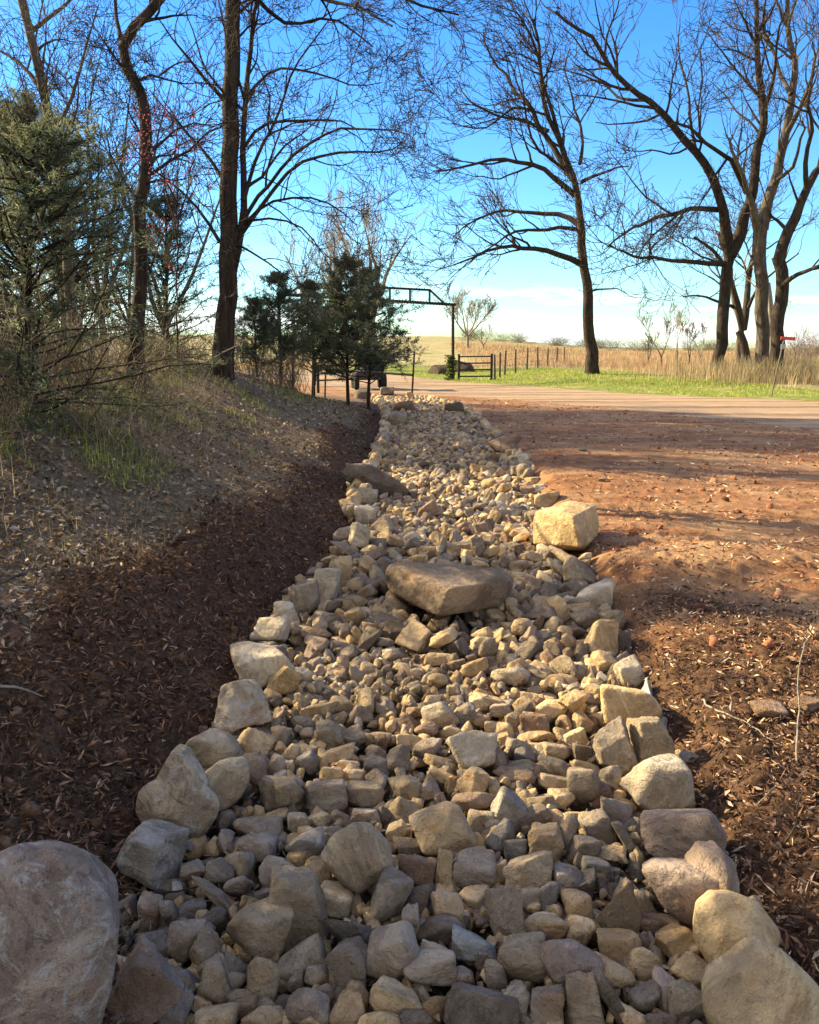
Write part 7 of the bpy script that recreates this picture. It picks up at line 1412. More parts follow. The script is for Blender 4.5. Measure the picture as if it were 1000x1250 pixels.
build_tree('thick bare tree leaning right out of the frame, rightmost of the clump', 'bare trees beyond the track', None, [
 ([(946,470),(949,430),(951,385),(953,345),(951,315)], .29, .24, 0, 0, False),
 ([(951,318),(962,282),(975,255),(985,232),(1000,205),(1020,180),(1045,150)], .24, .12, 0, 0, True),
 ([(952,352),(965,340),(982,328),(1000,322),(1030,315)], .12, .05, 0, -4, True),
 ([(985,232),(982,200),(990,160),(985,130),(995,90),(990,50)], .12, .03, 0, -2, True),
 ([(1000,205),(1010,160),(1020,110),(1015,60)], .10, .03, 0, 1, True),
 ([(962,282),(945,262),(925,255),(905,262)], .08, .02, 0, 2, True),
], 36, 17, RT, 1.5, 4, M_BARK)
build_tree('dark low forked tree standing behind the right hand clump', 'bare trees beyond the track', None, [
 ([(913,455),(910,425),(907,400)], .25, .2, 0, 0, False),
 ([(907,402),(898,375),(892,345),(884,320),(868,300),(845,290)], .20, .05, 0, -2, True),
 ([(907,402),(914,375),(912,345),(918,310),(925,285),(945,262)], .22, .06, 0, 2, True),
 ([(898,375),(880,370),(855,362),(832,365)], .09, .03, 0, -3, True),
 ([(914,375),(925,350),(945,330),(975,310)], .09, .03, 0, -3, True),
], 46, 23, RT, 1.5, 4, M_BARK)
build_tree('thin bare tree behind and left of the dark forked tree', 'bare trees beyond the track', None, [
 ([(901,450),(902,420),(901,390),(898,350),(888,310),(880,280)], .22, .05, 0, 0, True),
], 49, 29, RT, 1.5, 4, M_BARK_L)
build_tree('leaning light trunked tree between the two thickest trees at right', 'bare trees beyond the track', None, [
 ([(938,462),(940,430),(941,400),(938,375),(935,345)], .20, .12, 0, 0, 0.5),
], 42, 31, RT, 1.2, 3, M_BARK_P)

# --- left side: trunks on the bank
BK = dict(kink=0.16, trop=(0, 0, 0.03), dens=[1.25, 2.1, 2.8, 3.0], rmin=0.0034, ang=(28, 65), lean=(0.05, 0, 0.05))
build_tree('straight thick bare tree on the left bank with wide right hand limbs', 'bare trees on the left bank', None, [
 ([(271,452),(274,415),(276,370),(278,320),(279,270),(280,210),(281,150),(283,90),(285,20),(288,-80),(292,-200),(300,-330)], .150, .085, 0, 0, 0.6),
 ([(281,350),(293,300),(296,240),(297,190),(298,140),(301,100),(306,60),(311,15),(318,-40)], .062, .025, 0, .2, True),
 ([(283,296),(300,264),(318,240),(335,215),(355,190),(378,172),(405,158),(432,152),(455,157),(480,150),(500,160)], .040, .008, 0, -1.5, True),
 ([(283,304),(308,265),(328,235),(350,212),(385,192),(415,186),(445,183),(470,190),(495,172)], .046, .008, 0, .8, True),
 ([(283,292),(311,259),(340,240),(370,238),(400,248),(420,265),(436,275)], .028, .007, 0, -.8, True),
 ([(298,245),(308,205),(322,175),(338,155),(345,125),(360,85),(375,55),(395,35),(415,5)], .036, .008, 0, 1, True),
 ([(298,180),(315,150),(330,145),(350,148),(385,150),(415,145),(440,155)], .030, .008, 0, -1, True),
 ([(300,120),(318,95),(340,80),(365,85),(395,90),(430,105),(465,100)], .028, .007, 0, 1.4, True),
 ([(286,278),(330,262),(352,262),(372,280),(390,300),(405,330)], .022, .006, 0, -.5, True),
 ([(286,296),(320,312),(345,335),(360,350),(380,356)], .020, .005, 0, -.5, True),
 ([(270,215),(255,190),(238,170),(220,158),(200,130),(185,110)], .032, .008, 0, .6, True),
 ([(268,295),(250,262),(225,240),(200,215),(182,205)], .034, .008, 0, .3, True),
 ([(272,120),(250,100),(235,70),(215,55),(190,20)], .034, .008, 0, -.6, True),
 ([(286,-60),(320,-50),(360,-20),(400,0),(440,10),(480,30)], .05, .012, 0, -1.5, True),
 ([(286,-100),(340,-110),(400,-70),(460,-20),(520,10),(560,15)], .05, .012, 0, -1, True),
 ([(284,-20),(310,-10),(330,20),(355,30),(385,20),(420,30),(455,60)], .04, .01, 0, .9, True),
], 13, 37, BK, 0.62, 4, M_BARK, trunk_sides=18)
build_tree('crooked thin bare tree with an S-bent trunk on the left bank', 'bare trees on the left bank', None, [
 ([(165,440),(166,380),(168,320),(170,270),(174,225),(178,190),(180,155),(177,122),(168,98),(155,78),(147,58),(146,42),(153,32),(172,26),(190,16),(201,2),(206,-20),(215,-60)], .085, .045, 0, 0, 0.8),
 ([(147,45),(140,25),(145,5),(140,-30)], .028, .012, 0, .3, True),
 ([(168,98),(185,85),(200,95),(225,105),(250,100)], .018, .006, 0, .8, True),
 ([(178,190),(200,175),(215,150),(235,145),(262,155)], .02, .006, 0, .6, True),
 ([(172,250),(150,225),(135,190),(130,150)], .02, .006, 0, -.4, True),
 ([(174,225),(195,215),(215,225),(240,215)], .015, .005, 0, -.4, True),
], 9.7, 41, BK, 0.5, 4, M_BARK, trunk_sides=14)
build_tree('grey leaning tree trunk rising to the upper left corner of the view', 'bare trees on the left bank', None, [
 ([(92,450),(86,380),(80,300),(72,220),(64,165),(54,120),(46,80),(36,40),(24,-10),(8,-80)], .072, .045, 0, 0, 0.8),
 ([(64,165),(85,130),(100,90),(105,50),(120,5)], .03, .008, 0, .5, True),
 ([(50,110),(30,80),(5,60),(-25,50)], .03, .008, 0, .5, True),
 ([(72,220),(50,190),(25,150),(10,120)], .025, .008, 0, -.4, True),
 ([(36,40),(60,20),(85,5),(110,-30)], .03, .01, 0, .4, True),
], 10.5, 43, BK, 0.55, 4, M_BARK_L, trunk_sides=14)

def free_tree(label, group, x, y, H, r, seed, cfg, levels, bark, name='bare_tree', forks=3, spread=0.35, zbase=None):
    rng = np.random.RandomState(seed)
    c = dict(BASE_CFG); c.update(cfg)
    z = tz1(x, y) - 0.1 if zbase is None else zbase
    t = empty(name, (x, y, z)); tag(t, label, 'tree', group)
    trunk, crown = [], []
    hf = H * rng.uniform(.12, .3) if forks > 1 else H
    P = wander(np.zeros(3), np.array([rng.randn() * .08, rng.randn() * .08, 1]), hf, 6, rng, .05, np.zeros(3))
    trunk.append((P, r * (1 - .25 * np.linspace(0, 1, 7)) * (1 + .4 * np.exp(-np.linspace(0, 1, 7) * 8)), 10))
    for k in range(forks if forks > 1 else 0):
        a = k * 6.28 / forks + rng.rand()
        d = np.array([math.cos(a) * spread, math.sin(a) * spread, 1])
        Q = wander(P[-1], d, (H - hf) * rng.uniform(.75, 1.05), 14, rng, .07, np.array([0, 0, .02]))
        rr = r * .72 * (1 - .88 * np.linspace(0, 1, 15) ** .8)
        trunk.append((Q, rr, 8)); tmp = []
        sprout(Q, rr, 0, levels, rng, tmp, c, H / 8)
        for p, q, n, l in tmp: (trunk if l == 0 and q[0] > .02 * H / 8 else crown).append((p, q, n))
    obj('trunk', tubes_mesh(trunk, 'trunk', bark), t)
    if crown: obj('crown', tubes_mesh(crown, 'crown', bark), t)
    return t
def ground_at(px, Y):
    return (px - 500) / 1000 * (Y * math.cos(PITCH) + 0.2) 

FT = dict(kink=.12, trop=(0, 0, .08), lean=(0, 0, .3), dens=[1.2, 1.6, 1.9, 2], ang=(20, 45), rmin=.012)
free_tree('small bare tree on the hilltop right of the gate arch', 'far bare trees on the skyline', ground_at(571, 95), 95, 6.4, .16, 3, dict(FT, rmin=.02, dens=[2.0, 2.2, 2, 2], ang=(28, 60), lean=(0, 0, .1)), 3, M_BARK_P, forks=5, spread=.8)
free_tree('low bare sapling leaning beside the hilltop tree', 'far bare trees on the skyline', ground_at(590, 94), 94, 3.0, .09, 5, dict(FT, rmin=.011), 3, M_BARK_P, forks=3, spread=.8)
free_tree('broad pale fan shaped bare tree behind the evergreens', 'far bare trees on the skyline', ground_at(462, 62), 62, 11.5, .35, 8, dict(FT, rmin=.011), 4, M_BARK_P, forks=6, spread=.42)
free_tree('pale bare tree rising behind the dark evergreens, left of the fan shaped tree', 'far bare trees on the skyline', ground_at(405, 55), 55, 9.5, .28, 9, dict(FT, rmin=.010), 4, M_BARK_P, forks=5, spread=.4)
for k, (px, Y, H) in enumerate([(808, 50, 3.8), (828, 52, 3.3), (842, 49, 2.6), (857, 51, 2.8), (792, 58, 2.4)]):
    free_tree(['slim bare sapling, leftmost tall one in the dry grass', 'second bare sapling in the dry grass left of the big forked tree', 'short twiggy sapling in the dry grass', 'pale sapling right beside the big forked tree', 'faint low sapling far out in the dry grass'][k],
              'saplings in the dry grass', ground_at(px, Y), Y, H, .05, 50 + k, dict(FT, rmin=.009), 3, M_BARK_P if k % 2 else M_BARK_L, name='sapling', forks=2 if k else 2, spread=.35)
THK = [(-8.6, 16, 7, .08), (-6.6, 18, 8, .09), (-11, 20, 9, .12), (-5.2, 15.5, 5, .045), (-9.5, 24, 9, .12), (-7.4, 27, 9, .12)]
for k, (x, y, H, r) in enumerate(THK):
    free_tree('bare thicket tree %s on the left bank' % ['left of the crooked tree', 'behind the crooked tree', 'behind the leaning grey trunk', 'seen just left of the thick straight tree', 'far back behind the leaning trunk', 'far back behind the crooked tree', 'behind the thick straight tree', 'slim and low beside the thick straight tree', 'furthest left and tall', 'farthest back behind the thick straight tree'][k],
              'bare thicket trees on the left bank', x, y, H, r, 80 + k, dict(kink=.16, dens=[0.75, 1.5, 2.2, 2.5], rmin=.005, trop=(0, 0, .06)), 4 if H < 9.5 else 3, [M_BARK, M_BARK_L][k % 2], forks=3 + k % 2, spread=.4)

# --- redbud: thin stems strung with pink buds
rng = np.random.RandomState(77)
rb = empty('redbud_tree', at_depth(216, 430, 8.6)); tag(rb, 'slim redbud with pink buds between the crooked tree and the thick straight tree', 'tree')
RB0 = np.array(at_depth(216, 430, 8.6))
br = []
for pts in ([(216,430),(217,350),(218,280),(217,200),(219,130),(216,80)], [(217,300),(205,240),(190,190),(180,150),(176,110)], [(217,280),(230,230),(238,190),(236,150)], [(218,250),(200,220),(172,190),(160,170)], [(217,340),(235,290),(245,250),(240,215)]):
    Q = resample(px_poly(pts, 8.6, rng, 0, 0, rng.randn() * .4), .12) - RB0
    Q[1:] += rng.randn(len(Q) - 1, 3) * .012
    br.append((Q, np.linspace(.012, .003, len(Q)), 4, 0))
tw = []
for q in list(br): sprout(q[0], q[1], 1, 3, rng, tw, dict(BASE_CFG, dens=[0, 2.2, 3, 3], len=[1, .9, .5, .3], rmin=.0028), .55)
obj('stem', tubes_mesh([q[:3] for q in br], 'stem', M_BARK), rb)
obj('crown', tubes_mesh([q[:3] for q in tw], 'crown', M_BARK), rb)
allp = np.concatenate([q[0] for q in tw + br[1:]])
allp = allp[(allp[:, 2] > 0.6)]
sel = allp[rng.randint(len(allp), size=800)] + rng.randn(800, 3) * .012
def bits(centres, size, rng, cols, flat=0.0, n=None):
    """small bent leaf quads: two triangles each folded on the long axis"""
    n = len(centres)
    a = rng.randn(n, 3); a[:, 2] *= (1 - flat); a /= np.linalg.norm(a, axis=1)[:, None]
    b = rng.randn(n, 3)
    if flat > 0: b[:, 2] *= (1 - flat)
    b -= a * (a * b).sum(1)[:, None]; b /= np.linalg.norm(b, axis=1)[:, None]
    c = np.cross(a, b)
    L = size[:, 0:1]; W = size[:, 1:2]
    bend = (rng.rand(n, 1) * .6 + .1) * W
    V = np.stack([centres - a * L, centres + b * W + c * bend, centres + a * L, centres - b * W + c * bend], 1).reshape(-1, 3)
    i = np.arange(n) * 4
    F = np.concatenate([np.stack([i, i + 1, i + 2], -1), np.stack([i, i + 2, i + 3], -1)])
    C = np.repeat(cols, 4, axis=0)
    return V, F, C
V, F, C = bits(sel, np.full((800, 2), .0075) * (0.6 + rng.rand(800, 1)), rng, np.tile([0.46, 0.12, 0.17], (800, 1)) * (0.7 + .5 * rng.rand(800, 1)))
obj('blossom', mesh_np('blossom', V, F, M_NEEDLE, False, {'tone': C}), rb)

# --- cedars
def cedar_meshes(H, Wd, seed, nb, per, tuft, feather=1.0, bare=0.12):
    """junipers: ragged ascending boughs clothed in thousands of short scale leaf sprays"""
    rng = np.random.RandomState(seed)
    P = wander(np.zeros(3), np.array([0, 0, 1.0]), H, 10, rng, .03, np.zeros(3))
    wood = [(P, H * .014 * (1 - .85 * np.linspace(0, 1, 11)), 7)]
    cen, dirs = [], []
    for k in range(nb):
        t = bare + (1 - bare) * rng.rand() ** 0.9
        p = np.array([np.interp(t * H, P[:, 2], P[:, j]) for j in range(3)])
        a = rng.rand() * 6.28
        ln = Wd / 2 * (1 - t ** 1.4) ** 0.6 * rng.uniform(.55, 1.2) + .1 * H * (1 - t) * 0.2
        up = rng.uniform(.05, .55) + .6 * t
        d = np.array([math.cos(a), math.sin(a), up])
        Q = wander(p, d, ln * 1.15, 7, rng, .13, np.array([0, 0, -0.02]))
        wood.append((Q, np.maximum(H * .0045 * (1 - .8 * np.linspace(0, 1, 8)), .003), 4))
        for j in range(int(7 * feather) + 2):
            u = rng.uniform(.22, 1); f = u * 7; i = min(int(f), 6); q = Q[i] + (Q[i + 1] - Q[i]) * (f - i)
            T = Q[i + 1] - Q[i]; T /= np.linalg.norm(T)
            d2 = T * .8 + rng.randn(3) * .55; d2[2] += .15
            S = wander(q, d2, ln * rng.uniform(.14, .36), 4, rng, .15, np.zeros(3))
            wood.append((S, np.array([.004, .003, .003, .002, .002]), 3))
            m = rng.poisson(per)
            uu = rng.rand(m) * 3.99; ii = uu.astype(int)
            c = S[ii] + (S[ii + 1] - S[ii]) * (uu - ii)[:, None] + rng.randn(m, 3) * tuft * .6
            cen.append(c)
    cen = np.concatenate(cen)
    n = len(cen)
    dark = np.array([.070, .100, .062]); lite = np.array([.22, .24, .145]); brn = np.array([.13, .095, .05])
    m = np.clip(fbm(cen * 2.2, 3, seed) * 1.6 + .4 + rng.randn(n) * .18, 0, 1)[:, None]
    col = dark * (1 - m) + lite * m
    bmask = (rng.rand(n) < .06)[:, None]
    col = np.where(bmask, brn, col)
    size = np.stack([tuft * rng.uniform(.5, 1.2, n), tuft * .16 * rng.uniform(.6, 1.3, n)], -1)
    V, F, C = bits(cen, size, rng, col)
    return tubes_mesh(wood, 'trunk', M_BARK), mesh_np('crown', V, F, M_NEEDLE, False, {'tone': C})

def cedar(label, x, y, me, s=1.0, rz=0.0, group='evergreen cedars on the left bank'):
    t = empty('cedar_tree', (x, y, tz1(x, y) - .08), rz); t.scale = (s,) * 3
    tag(t, label, 'tree', group)
    obj('trunk', me[0], t); obj('crown', me[1], t)
    return t
CA = cedar_meshes(3.3, 3.4, 5, 125, 27, .036, 1.0, .03)
CB = cedar_meshes(3.0, 2.6, 6, 90, 30, .046, 1.0, .2)
CCm = cedar_meshes(5.6, 4.6, 7, 150, 40, .085, 1.0, .04)
cedar('big feathery cedar filling the left of the view on the bank', -6.0, 14.6, CA, 1.3, .4)
cedar('hazy cedar close to the crooked tree on the left bank', -4.0, 13.8, CA, .8, 2.2)
cedar('ragged cedar behind the big feathery cedar', -8.2, 18.0, CA, 1.6, 1.1)
cedar('dark bushy cedar left of the rusty post, beside the stones', ground_at(425, 18.5), 18.5, CB, 1.08, .3)
cedar('dark cedar standing behind the leftmost of the fence stakes', ground_at(343, 17.5), 17.5, CB, .80, 2.0)
cedar('medium cedar between the other two dark cedars', ground_at(383, 20), 20, CB, .92, 3.7)
cedar('low cedar against the foot of the thick straight tree', ground_at(315, 16.5), 16.5, CB, .55, 5.0)
cedar('bushy cedar far back by the open gate', ground_at(450, 19.6), 19.6, CB, 1.08, 1.4)
# two dense cedars out of view at left, added to shade the near stones
cedar('tall dense cedar out of view at left, added to shade the near stones', -6.4, 3.75, CCm, .92, .0)
cedar('second tall dense cedar out of view at left, added to shade the near stones', -8.8, 4.3, CCm, 1.0, 2.0)
cedar('light feathery cedar nearest to the camera, reaching low over the bank', -3.15, 6.9, CA, 1, 3.0).scale = (.95, .95, .70)
cedar('second feathery cedar at the left border, just behind the nearest one', -4.5, 7.7, CA, .8, 1.0)
for lb, x, y, sc in (('tall dark evergreen out of view at far left, added for its shadow band', -19.5, 25.5, (1.5, 1.5, 3.3)), ('second tall dark evergreen out of view at far left, added for its shadow band', -20, 29.5, (1.3, 1.3, 3.2))):  # stretched trees outside the view, added to throw shadow bands across the dirt
    cedar(lb, x, y, CCm, 1.0, x).scale = sc
cedar('dense cedar out of view at near left, added to shade the foreground', -5.3, 2.8, CCm, .75, 1.0)  # outside the view, added to shade the nearest stones
# ------------------------------------------------------------------ ground cover
def scatter(n, x0, x1, y0, y1, rng, keep, power=1.5):
    """random spots, denser towards the near end"""
    u = rng.rand(n); e = 1 - power
    y = (y0 ** e + u * (y1 ** e - y0 ** e)) ** (1 / e)
    x = rng.uniform(x0, x1, n)
    k = keep(x, y, rng.rand(n))
    return x[k], y[k]

def lay(x, y, rng, size, cols, flat, lift, name, label, jit=0.0, mat=None):
    z = tz(x, y) + lift + rng.rand(len(x)) * jit
    V, F, C = bits(np.stack([x, y, z], -1), size, rng, cols, flat)
    o = obj(name, mesh_np(name, V, F, mat or M_BITS, False, {'tone': C}))
    tag(o, label, name.replace('_', ' '), kind='stuff'); return o

rng = np.random.RandomState(101)
def pal(rng, n, cols, w=None, var=.25):
    c = np.array(cols)[rng.choice(len(cols), n, p=w)]
    return c * (1 - var + 2 * var * rng.rand(n, 1))

# dark shredded mulch on the left slope
x, y = scatter(150000, -4.5, 0.4, 1.1, 20, rng, lambda x, y, r: (zones(x, y)[0] > r * .9) & (x < xl(y) + .08), 1.9)
n = len(x)
s = np.stack([rng.uniform(.007, .026, n), rng.uniform(.0015, .006, n)], -1) * (1 + y[:, None] / 12)
lay(x, y, rng, s, pal(rng, n, [(.065, .038, .024), (.135, .079, .047), (.24, .14, .082), (.036, .023, .015), (.34, .24, .155)], [.33, .3, .2, .12, .05]), .35, .012, 'bark_mulch', 'dark shredded mulch banked against the left edging stones', .022)
# wood chips, right foreground; more pale ones painted to stand for grazing light
x, y = scatter(85000, 0.6, 4.6, 1.2, 6.2, rng, lambda x, y, r: (zones(x, y)[0] > r * .9) & (x > xr(y)), 1.7)
n = len(x)
s = np.stack([rng.uniform(.006, .030, n) * rng.uniform(.5, 1.2, n), rng.uniform(.002, .008, n)], -1)
lay(x, y, rng, s, pal(rng, n, [(.08, .045, .03), (.16, .088, .053), (.27, .165, .10), (.04, .025, .018), (.52, .40, .28)], [.27, .27, .2, .14, .12]), .5, .01, 'wood_chips', 'brown and straw coloured wood chips right of the boulders', .02)
# leaf litter on the bank
x, y = scatter(105000, -9, 0.2, 1.2, 22, rng, lambda x, y, r: (zones(x, y)[1] > r) & (x < xl(y)), 1.7)
n = len(x)
s = np.stack([rng.uniform(.009, .028, n), rng.uniform(.005, .015, n)], -1) * (1 + y[:, None] / 22)
lay(x, y, rng, s, pal(rng, n, [(.15, .112, .075), (.24, .185, .13), (.34, .275, .20), (.09, .066, .045), (.26, .165, .10), (.44, .38, .31)], [.28, .26, .16, .14, .12, .04]), .55, .012, 'leaf_litter', 'dead oak leaves lying on the left bank', .02)
# grit, leaf scraps and silt caught between the stones
x, y = scatter(20000, -1.3, 2.2, 1.2, 14, rng, lambda x, y, r: (x > xl(y)) & (x < xr(y)), 1.8)
n = len(x)
s = np.stack([rng.uniform(.006, .024, n), rng.uniform(.004, .012, n)], -1)
lay(x, y, rng, s, pal(rng, n, [(.20, .14, .09), (.30, .22, .14), (.10, .07, .045), (.38, .31, .22)]), .5, .01, 'stone_grit', 'grit and leaf scraps between the cobbles', .06)
# crumbs and straw on the red dirt
x, y = scatter(42000, 0.3, 12, 3.6, 24, rng, lambda x, y, r: (x > xr(y) + .08) & ((fbm2(x, y, 1.6, 3, 61) + .55) > r) & (zones(x, y)[2] < .6), 1.9)
n = len(x)
s = np.stack([rng.uniform(.006, .030, n), rng.uniform(.002, .007, n)], -1) * (1 + y[:, None] / 12)
lay(x, y, rng, s, pal(rng, n, [(.30, .13, .07), (.42, .25, .15), (.55, .42, .28), (.14, .06, .035)], [.32, .28, .24, .16]), .6, .004, 'dirt_crumbs', 'straw bits and crumbs on the red dirt', .008)
# clods
def clods(n, x0, x1, y0, y1, keep, size, cols, name, label, seed):
    rng = np.random.RandomState(seed)
    x, y = scatter(n, x0, x1, y0, y1, rng, keep, 1.7)
    VV, FF, CC = [], [], []; off = 0
    for a, b in zip(x, y):
        V, F = POOL2[rng.randint(8)]
        s = size[0] + (size[1] - size[0]) * rng.rand() ** 2.5
        M = np.array(Euler(rng.rand(3) * 6.28).to_matrix())
        W = (V * s * [1, .8, .6]) @ M.T + [a, b, 0]
        W[:, 2] += tz1(a, b) + s * .12
        VV.append(W); FF.append(F + off); off += len(V)
        CC.append(np.tile(np.array(cols[rng.randint(len(cols))]) * rng.uniform(.8, 1.2), (len(V), 1)))
    o = obj(name, mesh_np(name, np.concatenate(VV), np.concatenate(FF), M_CLOD, True, {'tone': np.concatenate(CC)}))
    tag(o, label, name.replace('_', ' '), kind='stuff')
M_CLOD = attr_material('soil_clods', 0.95, 0, .1, 70, .4)
POOL2 = [unit_rock(2, 'a', 7000 + k) for k in range(8)]
clods(1500, 0.3, 7, 3.6, 15, lambda x, y, r: (x > xr(y) + .1) & ((fbm2(x, y, .9, 3, 71) + .3) > r), (.010, .05), [(.30, .125, .07), (.24, .10, .055), (.38, .19, .11), (.13, .06, .035)], 'dirt_clods', 'red clods scattered over the graded dirt', 1)
clods(9000, -4, 0.4, 1.3, 16, lambda x, y, r: (x < xl(y) + .05) & (zones(x, y)[0] > r) & (fbm2(x, y, 2.5, 2, 66) + .45 > r), (.008, .042), [(.058, .036, .023), (.105, .063, .04), (.16, .097, .06), (.036, .023, .016)], 'mulch_clods', 'crumbly clods of mulch on the left slope', 2)

# blades: grass tufts, weeds, straw
def blades(x, y, h, w, rng, cols, lean=.35, seg=3, z=None):
    n = len(x)
    z = tz(x, y) if z is None else z
    a = rng.rand(n) * 6.28; d = np.stack([np.cos(a), np.sin(a), np.zeros(n)], -1)
    side = np.stack([-np.sin(a), np.cos(a), np.zeros(n)], -1)
    ln = np.abs(rng.randn(n)) * lean
    V = []
    for k in range(seg + 1):
        t = k / seg
        c = np.stack([x, y, z], -1) + d * (h * ln * t * t)[:, None] + np.array([0, 0, 1]) * (h * t * (1 - .25 * ln * t))[:, None]
        ww = w * (1 - t * .85)
        V += [c - side * ww[:, None], c + side * ww[:, None]]
    V = np.stack(V, 1).reshape(-1, 3)
    m = 2 * (seg + 1)
    i = (np.arange(n) * m)[:, None]
    F = np.concatenate([np.concatenate([i + 2 * k, i + 2 * k + 1, i + 2 * k + 3, i + 2 * k + 2], 1) for k in range(seg)])
    return V, F, np.repeat(cols, m, axis=0)
def blade_obj(name, label, x, y, h, w, rng, cols, lean=.35, seg=3):
    V, F, C = blades(x, y, h, w, rng, cols, lean, seg)
    o = obj(name, mesh_np(name, V, F, M_BLADE, True, {'tone': C}))
    tag(o, label, name.replace('_', ' '), kind='stuff')

rng = np.random.RandomState(7)
# green tufts on the crest of the bank
x, y = scatter(60000, -8, -1.0, 5.5, 20, rng, lambda x, y, r: (zones(x, y)[1] > .6) & ((fbm2(x, y, 1.9, 2, 81) - .06) * 5 * smooth((xl(y) - x - .95) / .9) > r), 1.4)
n = len(x); h = rng.uniform(.03, .12, n)
blade_obj('green_weeds', 'green weeds and grass tufts on the left bank', x, y, h, rng.uniform(.002, .006, n), rng, pal(rng, n, [(.15, .21, .05), (.26, .31, .08), (.38, .37, .12), (.10, .13, .045)]), .6)
# short matted dead grass
x, y = scatter(90000, -8, -.6, 2.2, 19, rng, lambda x, y, r: (zones(x, y)[1] > .5) & ((fbm2(x, y, 1.1, 3, 87) + .42) > r), 1.5)
n = len(x); h = rng.uniform(.025, .11, n)
blade_obj('dead_grass', 'short matted dead grass over the left bank', x, y, h, rng.uniform(.001, .0028, n), rng, pal(rng, n, [(.27, .215, .13), (.38, .32, .20), (.19, .16, .09), (.21, .22, .10)]), 1.1, 3)
# dry brush stems on the bank
x, y = scatter(11000, -9, -1.2, 3.6, 20, rng, lambda x, y, r: (zones(x, y)[1] > .5) & ((fbm2(x, y, .8, 3, 83) + .25) * smooth((xl(y) - x - 1.2) / 1.5) > r * .7), 1.2)
n = len(x); h = rng.uniform(.08, .55, n) * rng.rand(n) ** .4
blade_obj('dry_brush', 'dry grey weed stems standing on the left bank', x, y, h, rng.uniform(.0012, .003, n), rng, pal(rng, n, [(.26, .20, .14), (.38, .31, .22), (.16, .11, .08), (.22, .20, .10)]), .55, 4)
# tall dry grass round the right hand clump and in the field
def far_keep(x, y, r):
    return zones(x, y)[4] > .5
x, y = scatter(110000, -30, 45, 33, 110, rng, lambda x, y, r: (zones(x, y)[4] > .5) & ((x > 5) | (y < 62)) & ((fbm2(x, y, .18, 3, 91) + .75) > r), 1.5)
n = len(x); h = rng.uniform(.15, .55, n) * (.6 + .8 * rng.rand(n))
blade_obj('dry_grass', 'tall tan dry grass in the field beyond the track', x, y, h, rng.uniform(.006, .014, n) * (y / 40), rng, pal(rng, n, [(.36, .25, .14), (.46, .34, .20), (.28, .18, .11), (.42, .24, .14)]), .35, 2)
X0, Y0 = ground_at(905, 37), 36.5
x = X0 + rng.randn(16000) * 2.6 + 3.4; y = Y0 + rng.randn(16000) * 1.8
k = y > np.interp(x, FARW[:, 0], FARW[:, 1]) + .6; x, y = x[k], y[k]
n = len(x); h = rng.uniform(.3, 1.15, n)
blade_obj('dry_grass', 'rank straw coloured grass around the feet of the right hand trees', x, y, h, rng.uniform(.006, .014, n), rng, pal(rng, n, [(.38, .30, .18), (.52, .43, .27), (.28, .21, .13), (.30, .27, .12)]), .35, 3)
# short green grass
x, y = scatter(90000, -4, 22, 25, 58, rng, lambda x, y, r: (zones(x, y)[3] > .35) & ((fbm2(x, y, .3, 3, 93) + .5) > r), 1.3)
n = len(x)
blade_obj('green_grass', 'bright green short grass along the far side of the track', x, y, rng.uniform(.04, .13, n), rng.uniform(.008, .016, n), rng, pal(rng, n, [(.20, .30, .045), (.32, .38, .07), (.42, .40, .12)]), .6, 2)

# thicket of grey brush at the far right and dark brush line on the low hill
def bush_mass(name, label, spots, rng, cols, mat=M_BITS):
    VV, FF, CC = [], [], []; off = 0
    for (bx, by, H, Wd, m) in spots:
        z = tz1(bx, by)
        a = rng.rand(m) * 6.28; rr = np.sqrt(rng.rand(m)) * Wd / 2
        base = np.stack([bx + rng.randn(m) * Wd * .12, by + rng.randn(m) * Wd * .12, np.full(m, z)], -1)
        tip = np.stack([bx + np.cos(a) * rr, by + np.sin(a) * rr, z + H * rng.uniform(.35, 1, m)], -1)
        V, F, C = sticks(base, tip, rng.uniform(.5, 1, m) * H * .006, rng, cols)
        VV.append(V); FF.append(F + off); CC.append(C); off += len(V)
        m2 = m * 3                      # side twigs
        j = rng.randint(m, size=m2); t = rng.uniform(.3, 1, m2)[:, None]
        b2 = base[j] * (1 - t) + tip[j] * t
        e2 = b2 + (rng.randn(m2, 3) * [1, 1, .7] + [0, 0, .5]) * H * .17
        V, F, C = sticks(b2, e2, rng.uniform(.4, .8, m2) * H * .004, rng, cols)
        VV.append(V); FF.append(F + off); CC.append(C); off += len(V)
    o = obj(name, mesh_np(name, np.concatenate(VV), np.concatenate(FF), mat, True, {'tone': np.concatenate(CC)}))
    tag(o, label, name.replace('_', ' '), kind='stuff')
def sticks(A, B, r, rng, cols):
    n = len(A); d = B - A; d /= np.linalg.norm(d, axis=1)[:, None] + 1e-9
    u = np.cross(d, rng.randn(n, 3)); u /= np.linalg.norm(u, axis=1)[:, None]; w = np.cross(d, u)
    mid = (A + B) / 2 + (u + w) * (np.linalg.norm(B - A, axis=1) * .07)[:, None]
    V = []
    for c, s in ((A, 1.0), (mid, .75), (B, .35)):
        for k in range(3):
            an = k * 2.094
            V.append(c + (u * math.cos(an) + w * math.sin(an)) * (r * s)[:, None])
    V = np.stack(V, 1).reshape(-1, 3); i = (np.arange(n) * 9)[:, None]
    F = np.concatenate([np.concatenate([i + 3 * q + k, i + 3 * q + (k + 1) % 3, i + 3 * q + 3 + (k + 1) % 3, i + 3 * q + 3 + k], 1) for q in range(2) for k in range(3)])
    c = pal(rng, n, cols)
    return V, F, np.repeat(c, 9, axis=0)
rng = np.random.RandomState(17)
